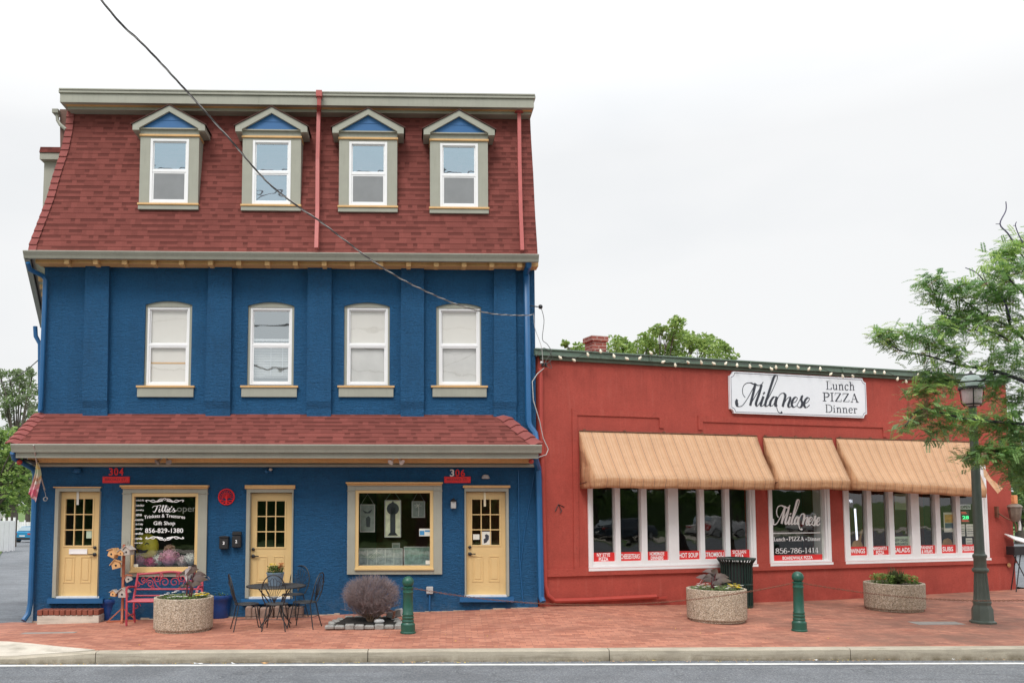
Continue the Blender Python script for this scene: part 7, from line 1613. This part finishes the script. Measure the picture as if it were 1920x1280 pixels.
# honey locust at right
rnd = random.Random(23)
LY = 13.6; base = gp(2010, 1185); base = Vector((base.x, LY+.3, gz(base.x, LY+.3)))
t = empty('honey_locust_tree', base, 0, 'honey locust tree with feathery leaves leaning in from the right edge', 'tree')
def LP(px, py, dy=0): return at(px, py, LY+dy) - base
wood = MB(); bare = MB(); fol = MB()
wood.tube(cr([(0,0,-.2), LP(2005,1000), LP(1990,900), LP(1975,800), LP(1965,700), LP(1950,600), LP(1935,500), LP(1925,440)], 4), [.13,.125,.12,.118,.11,.105,.1,.098,.095,.09,.085,.08,.075,.07,.066,.062,.058,.054,.05,.046,.042,.038,.034,.03,.027,.024,.02,.017,.015], 8)
BR = [  # branches as px polylines, depth offset, start radius
 ([(1968,745),(1920,715),(1872,697),(1840,690),(1802,685),(1744,668),(1686,656),(1645,627)], -.5, .034),
 ([(1955,660),(1925,640),(1895,614),(1852,594),(1815,569),(1790,556)], .1, .030),
 ([(1852,594),(1820,600),(1786,594),(1761,581),(1752,548),(1744,515)], -.1, .016),
 ([(1895,614),(1888,585),(1885,569),(1872,548),(1852,536),(1832,520)], .3, .022),
 ([(1972,800),(1930,795),(1885,792),(1845,788),(1806,784),(1765,774),(1724,768),(1696,800)], -.6, .030),
 ([(1985,870),(1950,855),(1910,846),(1880,846),(1852,846),(1806,863)], -.4, .022),
 ([(1870,697),(1845,712),(1827,714),(1795,716),(1765,712),(1740,715),(1715,736)], -.2, .018),
 ([(1895,640),(1860,622),(1819,618),(1785,612),(1757,610),(1711,622)], -.4, .018),
 ([(1945,570),(1915,545),(1890,520),(1880,490),(1872,470)], .0, .024), ([(1940,540),(1930,500),(1910,470),(1905,452)], .5, .018),
 ([(1960,720),(1930,740),(1900,750),(1880,770)], .7, .018), ([(1990,900),(1950,900),(1920,890),(1890,880)], .2, .02), ([(1975,820),(1940,815),(1915,812),(1880,815)], .5, .018),
 ([(1744,668),(1752,690),(1745,700)], -.45, .007), ([(1744,668),(1738,640),(1715,625)], -.5, .008), ([(1686,656),(1670,640),(1660,618)], -.5, .005), ([(1802,685),(1790,660),(1770,640)], -.5, .01), ([(1802,665),(1790,655),(1775,652)], -.5, .006),
 ([(1815,569),(1800,590),(1790,600)], .1, .008), ([(1852,594),(1850,570),(1835,548)], .1, .01)]
paths = []
for P, dy, r in BR:
    L_ = [LP(x, y, dy*(.3+.7*i/(len(P)-1)) + rnd.uniform(-.05,.05)) for i, (x, y) in enumerate(P)]; c = cr(L_, 4); wood.tube(c, [max(.004, r*(1-.85*i/len(c))) for i in range(len(c))], 6, cap=False); paths.append(c)
for P, r in (([(1895,600),(1885,569),(1866,543),(1852,536),(1832,512),(1810,502)], .014), ([(1852,536),(1846,520),(1838,500)], .008), ([(1905,462),(1890,438),(1875,420),(1886,395),(1886,378)], .013), ([(1875,420),(1867,420)], .007), ([(1918,455),(1910,440),(1904,423),(1906,416)], .010), ([(1904,423),(1900,423)], .006)):
    L_ = [LP(x, y, -.1) for x, y in P]; c = cr(L_, 4); bare.tube(c, [max(.005, r*(1-.5*i/len(c))) for i in range(len(c))], 6)
def frond(p, d, L_, mi):
    """pinnate compound leaf: a thin arched stem with paired leaflets"""
    d = d.normalized(); n = 9; s = d.cross(Vector((0,0,1))); s = s.normalized() if s.length > .05 else Vector((1,0,0)); pos = p.copy(); st = L_/n
    for i in range(n):
        pos = pos + d*st; d = (d + Vector((0,0,-.075))).normalized(); ll = .046*(1-.45*abs(i/n-.4)); w = .0125
        for sg_ in (-1, 1):
            e = (s*sg_ + d*.45 + Vector((0,0,rnd.uniform(-.25,.1)))).normalized(); u = d*w*.9
            fol.add([pos, pos+e*ll*.5+u, pos+e*ll, pos+e*ll*.5-u], [(0,1,2,3)], mi)
def spray(c, r, n, up=.1, tone=None, flat=.6):
    for _ in range(n):
        d = Vector((rnd.gauss(0,1), rnd.gauss(0,1), rnd.gauss(up,.6))).normalized(); p = c + Vector((rnd.gauss(0,.45)*r, rnd.gauss(0,.55)*r, rnd.gauss(0,.38)*r*flat))
        mi = tone if tone is not None and rnd.random() < .6 else rnd.choices((0,1,2,3), (5,3,3,.35))[0]
        w3 = base + p; t3 = w3 - EYE; dp_ = t3.y*math.cos(TH) + t3.z*math.sin(TH); ppx = CX + F*t3.x/dp_; ppy = CY - F*(t3.z*math.cos(TH) - t3.y*math.sin(TH))/dp_
        if 1790 < ppx < 1850 and 693 < ppy < 752 and rnd.random() < .93: continue
        frond(p, Vector((d.x, d.y, d.z*.6+.1)), rnd.uniform(.13,.23), mi)
for c, (P, dy, r) in zip(paths, BR):
    n = len(c)
    for i in range(int(n*.3), n):
        for _ in range(3):
            j = c[i] + Vector((rnd.gauss(0,.06), rnd.gauss(0,.1), rnd.gauss(0,.05)))
            spray(j, .13, 3)
CL = [(1660,622,.16,30,1),(1672,640,.14,22,None),(1648,632,.1,12,None),(1700,625,.2,38,0),(1720,635,.2,30,2),(1745,640,.22,40,0),(1758,655,.2,30,2),(1770,620,.2,34,2),(1790,610,.22,38,0),
 (1745,545,.2,36,0),(1735,530,.16,26,2),(1755,522,.18,30,2),(1750,560,.16,22,None),(1770,575,.12,14,None),(1790,540,.18,34,2),(1805,548,.2,36,1),(1820,535,.18,28,2),(1780,530,.1,10,2),
 (1810,590,.2,38,1),(1830,600,.22,40,0),(1852,605,.22,38,1),(1845,640,.2,30,1),(1870,630,.25,44,0),(1862,500,.2,36,1),(1875,520,.24,50,1),(1858,540,.2,36,0),(1868,478,.16,26,1),(1880,560,.22,40,0),(1850,560,.18,28,1),
 (1900,470,.22,46,1),(1912,455,.2,36,1),(1895,500,.25,46,2),(1915,500,.3,60,0),(1905,545,.28,54,0),(1920,590,.3,60,0),(1905,620,.3,60,1),(1900,655,.3,64,0),(1880,665,.26,50,1),(1855,680,.26,50,0),(1920,690,.32,70,0),(1890,700,.3,60,2),
 (1862,712,.2,40,2),(1788,716,.18,36,0),(1775,708,.22,52,2),(1750,712,.22,52,0),(1730,728,.2,46,1),(1718,738,.14,24,2),(1745,732,.18,36,3),(1790,725,.2,40,0),
 (1870,725,.26,50,0),(1900,740,.3,64,0),(1925,760,.3,64,2),(1860,745,.2,30,2),(1890,775,.26,50,0),(1870,790,.22,44,0),
 (1725,772,.22,50,3),(1745,765,.22,54,0),(1770,772,.24,60,2),(1795,775,.24,60,0),(1820,786,.18,46,1),(1842,788,.2,48,0),(1735,790,.2,44,0),(1760,800,.2,42,2),(1790,800,.2,44,0),(1815,805,.18,34,0),(1712,790,.16,30,3),(1700,798,.12,18,0),(1748,822,.12,18,2),(1755,812,.14,20,0),(1855,808,.2,34,0),
 (1830,850,.2,46,0),(1850,842,.22,54,0),(1875,845,.26,60,0),(1900,850,.3,64,0),(1920,835,.3,64,2),(1815,860,.14,26,0),(1845,862,.16,30,1),(1880,865,.22,44,0),(1905,880,.26,54,2),(1915,810,.3,60,0),(1900,800,.22,40,2),(1925,870,.3,60,0),(1890,820,.2,30,2),(1920,905,.22,36,0),(1900,895,.16,24,2)]
for px, py, r, n, tone in CL: spray(LP(px, py, rnd.uniform(-.5,.5)), r, int(n*1.12), tone=tone)
for _ in range(40): spray(LP(rnd.uniform(1925,2120), rnd.uniform(430,900), rnd.uniform(-1,1)), .4, 26)
wood.build('trunk', M['bark2'], t, recalc=False); bare.build('bare_twigs', pm('purple_grey_twig', (.08,.07,.13), .8, .2, 9, .2), t, recalc=False); fol.build('crown', [M['leafA'], M['leafB'], M['leafC'], M['leafR']], t, recalc=False)
# ------------------------------------------------------------------ far left: fence, hoop, car
def tzp(px, Y): return Vector(((px-CX)*Y/F, Y, tz_(Y)))
for x0, x1, Y_, yt, lab in ((-30, 31, 52, 972, 'white vinyl fence section beside the side street lawn'), (38, 75, 88, 976, 'white vinyl fence behind the parked blue car')):
    a = tzp(x0, Y_); b = tzp(x1, Y_+ (6 if x0 < 0 else 0)); t = empty('vinyl_fence', a, 0, lab, 'fence', 'white vinyl fences'); H = at(x0, yt, Y_).z-a.z; d = b-a; n = max(3, int(d.length/.9))
    q = MB(); N_ = int(d.length/.16)
    for i in range(N_): p = d*((i+.5)/N_); q.obox((p.x,p.y,p.z+H*.48), (.07,.012,H*.46), Matrix.Rotation(math.atan2(d.y,d.x),3,'Z'))
    q.build('pickets', M['white'], t); 
    for i in range(n+1): p = d*(i/n); q = MB(); q.obox((p.x,p.y-.03,p.z+H*.52), (.06,.06,H*.52)); q.build('post', M['white'], t)
p = tzp(13, 70); t = empty('basketball_hoop', p, 0, 'basketball hoop with clear backboard on a black pole beside the lawn', 'basketball hoop'); zf_ = lambda py: at(13, py, 70).z - p.z; kk = 70/F
q = MB(); q.tube([(.3,0,0),(.3,0,zf_(968))], .06, 8); q.build('pole', M['black'], t); q = MB(); rframe(q, -12*kk, 14*kk, zf_(972), zf_(957), .05, -.02, .02); q.box(-12*kk+.05,14*kk-.05,-.005,.005,zf_(972)+.05,zf_(957)-.05); q.build('backboard', M['plastic'], t)
q = MB(); q.tube([(.0+.23*math.cos(a*PI/8),-.3+.23*math.sin(a*PI/8),zf_(970)) for a in range(17)], .015, 5); q.build('rim', M['rust'], t)
# parked blue car seen from behind
def mkcar(p, rz_, lab, paint):
  t = empty('parked_car', p, rz_, lab, 'car', 'parked cars'); W = .88; LL = 4.3
  q = MB(); prof = [(-W,.35),(-W-.02,.62),(-W+.03,.88),(-W+.12,.98),(W-.12,.98),(W-.03,.88),(W+.02,.62),(W,.35),(W-.08,.24),(-W+.08,.24)]
  q.prism(prof, 0, LL); q.build('body', paint, t, bevel=.05)
  q = MB(); q.add([(-W+.1,.35,.96),(W-.1,.35,.96),(W-.22,.85,1.42),(-W+.22,.85,1.42),(-W+.1,3.1,.96),(W-.1,3.1,.96),(W-.22,2.4,1.42),(-W+.22,2.4,1.42)], [(0,1,2,3),(3,2,6,7),(4,5,6,7),(0,3,7,4),(1,2,6,5)]); q.build('roof', paint, t, bevel=.04)
  q = MB(); q.add([(-W+.2,.40,1.03),(W-.2,.40,1.03),(W-.28,.80,1.37),(-W+.28,.80,1.37)], [(0,1,2,3)]); q.v = [(v[0], v[1]-.035, v[2]+.02) for v in q.v]; q.build('rear_window', M['glassup'] if False else pm('car_glass', (.25,.32,.36), .1, .05, 3, 0), t, solid=.01)
  for s in (-1, 1):
      q = MB(); q.box(min(s*.82,s*.5), max(s*.82,s*.5), -.03, .05, .70, .84); q.build('tail_light', pm('tail_light_red', (.5,.02,.02), .3, .05, 3, 0) if 'tail_light_red' not in bpy.data.materials else bpy.data.materials['tail_light_red'], t, bevel=.02)
      for yy in (.75, 3.4):
          q = MB(); q.tube([(s*.70,yy,.31),(s*.9,yy,.31)], .31, 20); w_ = q.build('wheel', M['black'], t); q = MB(); q.tube([(s*.895,yy,.31),(s*.91,yy,.31)], .19, 12); q.build('rim', M['chrome'], w_)
  q = MB(); q.box(-.26,.26,-.02,.02,.55,.66); q.build('number_plate', M['dwhite'], t); q = MB(); q.box(-W+.03,W-.03,-.06,.05,.28,.46); q.build('bumper', M['black'], t, bevel=.03)

mkcar(tzp(46, 77), -.12, 'bright blue saloon car parked on the side street seen from behind', pm('blue_car_paint', (.02, .22, .42), .25, .05, 3, 0))
for x_, col, nm in ((27, (.03, .05, .07), 'dark'), (36, (.6, .6, .6), 'silver'), (47, (.75, .75, .75), 'white')):
    mkcar(Vector((x_, -5.2, -.165)), -PI/2, nm + ' car parked across the road behind the camera, seen only as a reflection', pm(nm+'_car_paint', col, .25, .05, 3, 0))
# power lines over the near side of the road: they show as reflections in the upper windows
for i, (z_, r_) in enumerate(((6.3, .045), (6.9, .02), (7.6, .05), (8.6, .018), (9.6, .03), (10.8, .016), (14.3, .03), (15.4, .02), (16.6, .035))):
    pts_ = [(x_, -3.4 - .15*(i % 3) + .004*x_*(i-3), z_ + .0011*((x_+3*i) % 40 - 20)**2) for x_ in range(-40, 61, 4)]
    q = MB(); q.tube(pts_, r_, 6); o = q.build('power_line', M['cable']); tag(o, 'overhead power line running along the road behind the camera, reflected in upper windows', 'power line', 'overhead power lines along the road')
# ------------------------------------------------------------------ world, sun, camera
sc_ = bpy.context.scene
w = bpy.data.worlds.new('World'); sc_.world = w; w.use_nodes = True; nt = w.node_tree; nt.nodes.clear()
out = nt.nodes.new('ShaderNodeOutputWorld'); bg = nt.nodes.new('ShaderNodeBackground'); nt.links.new(bg.outputs[0], out.inputs[0])
sky = nt.nodes.new('ShaderNodeTexSky'); sky.sky_type = 'NISHITA'; sky.sun_disc = False
sky.sun_elevation = math.radians(55); sky.sun_rotation = math.radians(200); sky.air_density = 1.5; sky.dust_density = 4
tc = nt.nodes.new('ShaderNodeTexCoord'); mp = nt.nodes.new('ShaderNodeMapping'); mp.inputs['Scale'].default_value = (1, 1, 2.6)
nz = nt.nodes.new('ShaderNodeTexNoise'); nz.inputs['Scale'].default_value = 1.7; nz.inputs['Detail'].default_value = 5; nz.inputs['Roughness'].default_value = .45
nt.links.new(tc.outputs['Generated'], mp.inputs[0]); nt.links.new(mp.outputs[0], nz.inputs['Vector'])
rp = nt.nodes.new('ShaderNodeValToRGB'); e = rp.color_ramp.elements
e[0].position = .34; e[0].color = (8.5, 8.75, 9.0, 1); e[1].position = .6; e[1].color = (9.9, 9.95, 10.0, 1)
nt.links.new(nz.outputs[0], rp.inputs[0])
mx = nt.nodes.new('ShaderNodeMix'); mx.data_type = 'RGBA'; mx.inputs[0].default_value = .93
nt.links.new(sky.outputs[0], mx.inputs[6]); nt.links.new(rp.outputs[0], mx.inputs[7]); sxyz = nt.nodes.new('ShaderNodeSeparateXYZ'); nt.links.new(tc.outputs['Generated'], sxyz.inputs[0])
mr = nt.nodes.new('ShaderNodeMapRange'); mr.inputs[1].default_value = .38; mr.inputs[2].default_value = .95; mr.inputs[3].default_value = .71; mr.inputs[4].default_value = 1.62
nt.links.new(sxyz.outputs[2], mr.inputs[0]); vm = nt.nodes.new('ShaderNodeVectorMath'); vm.operation = 'SCALE'; nt.links.new(mx.outputs[2], vm.inputs[0]); nt.links.new(mr.outputs[0], vm.inputs['Scale']); nt.links.new(vm.outputs[0], bg.inputs[0])
bg.inputs[1].default_value = .105
sl = bpy.data.lights.new('sun', 'SUN'); sl.energy = 1.4; sl.angle = math.radians(22); sl.color = (1, .97, .92)
so = bpy.data.objects.new('sun', sl); C.objects.link(so)
so.rotation_euler = (math.radians(38), 0, math.radians(-20))
cam = bpy.data.cameras.new('camera'); co = bpy.data.objects.new('camera', cam); C.objects.link(co)
co.location = EYE; co.rotation_euler = (PI/2 + TH, 0, 0); cam.sensor_width = 36; cam.lens = 36*F/1920
cam.shift_x = (960-CX)/1920; cam.shift_y = (CY-640)/1920; cam.clip_end = 2000; cam.clip_start = .1
sc_.camera = co
sc_.view_settings.view_transform = 'Standard'; sc_.view_settings.look = 'None'; sc_.view_settings.gamma = 1; sc_.view_settings.exposure = EXPO
sc_.cycles.max_bounces = 8; sc_.cycles.transparent_max_bounces = 12
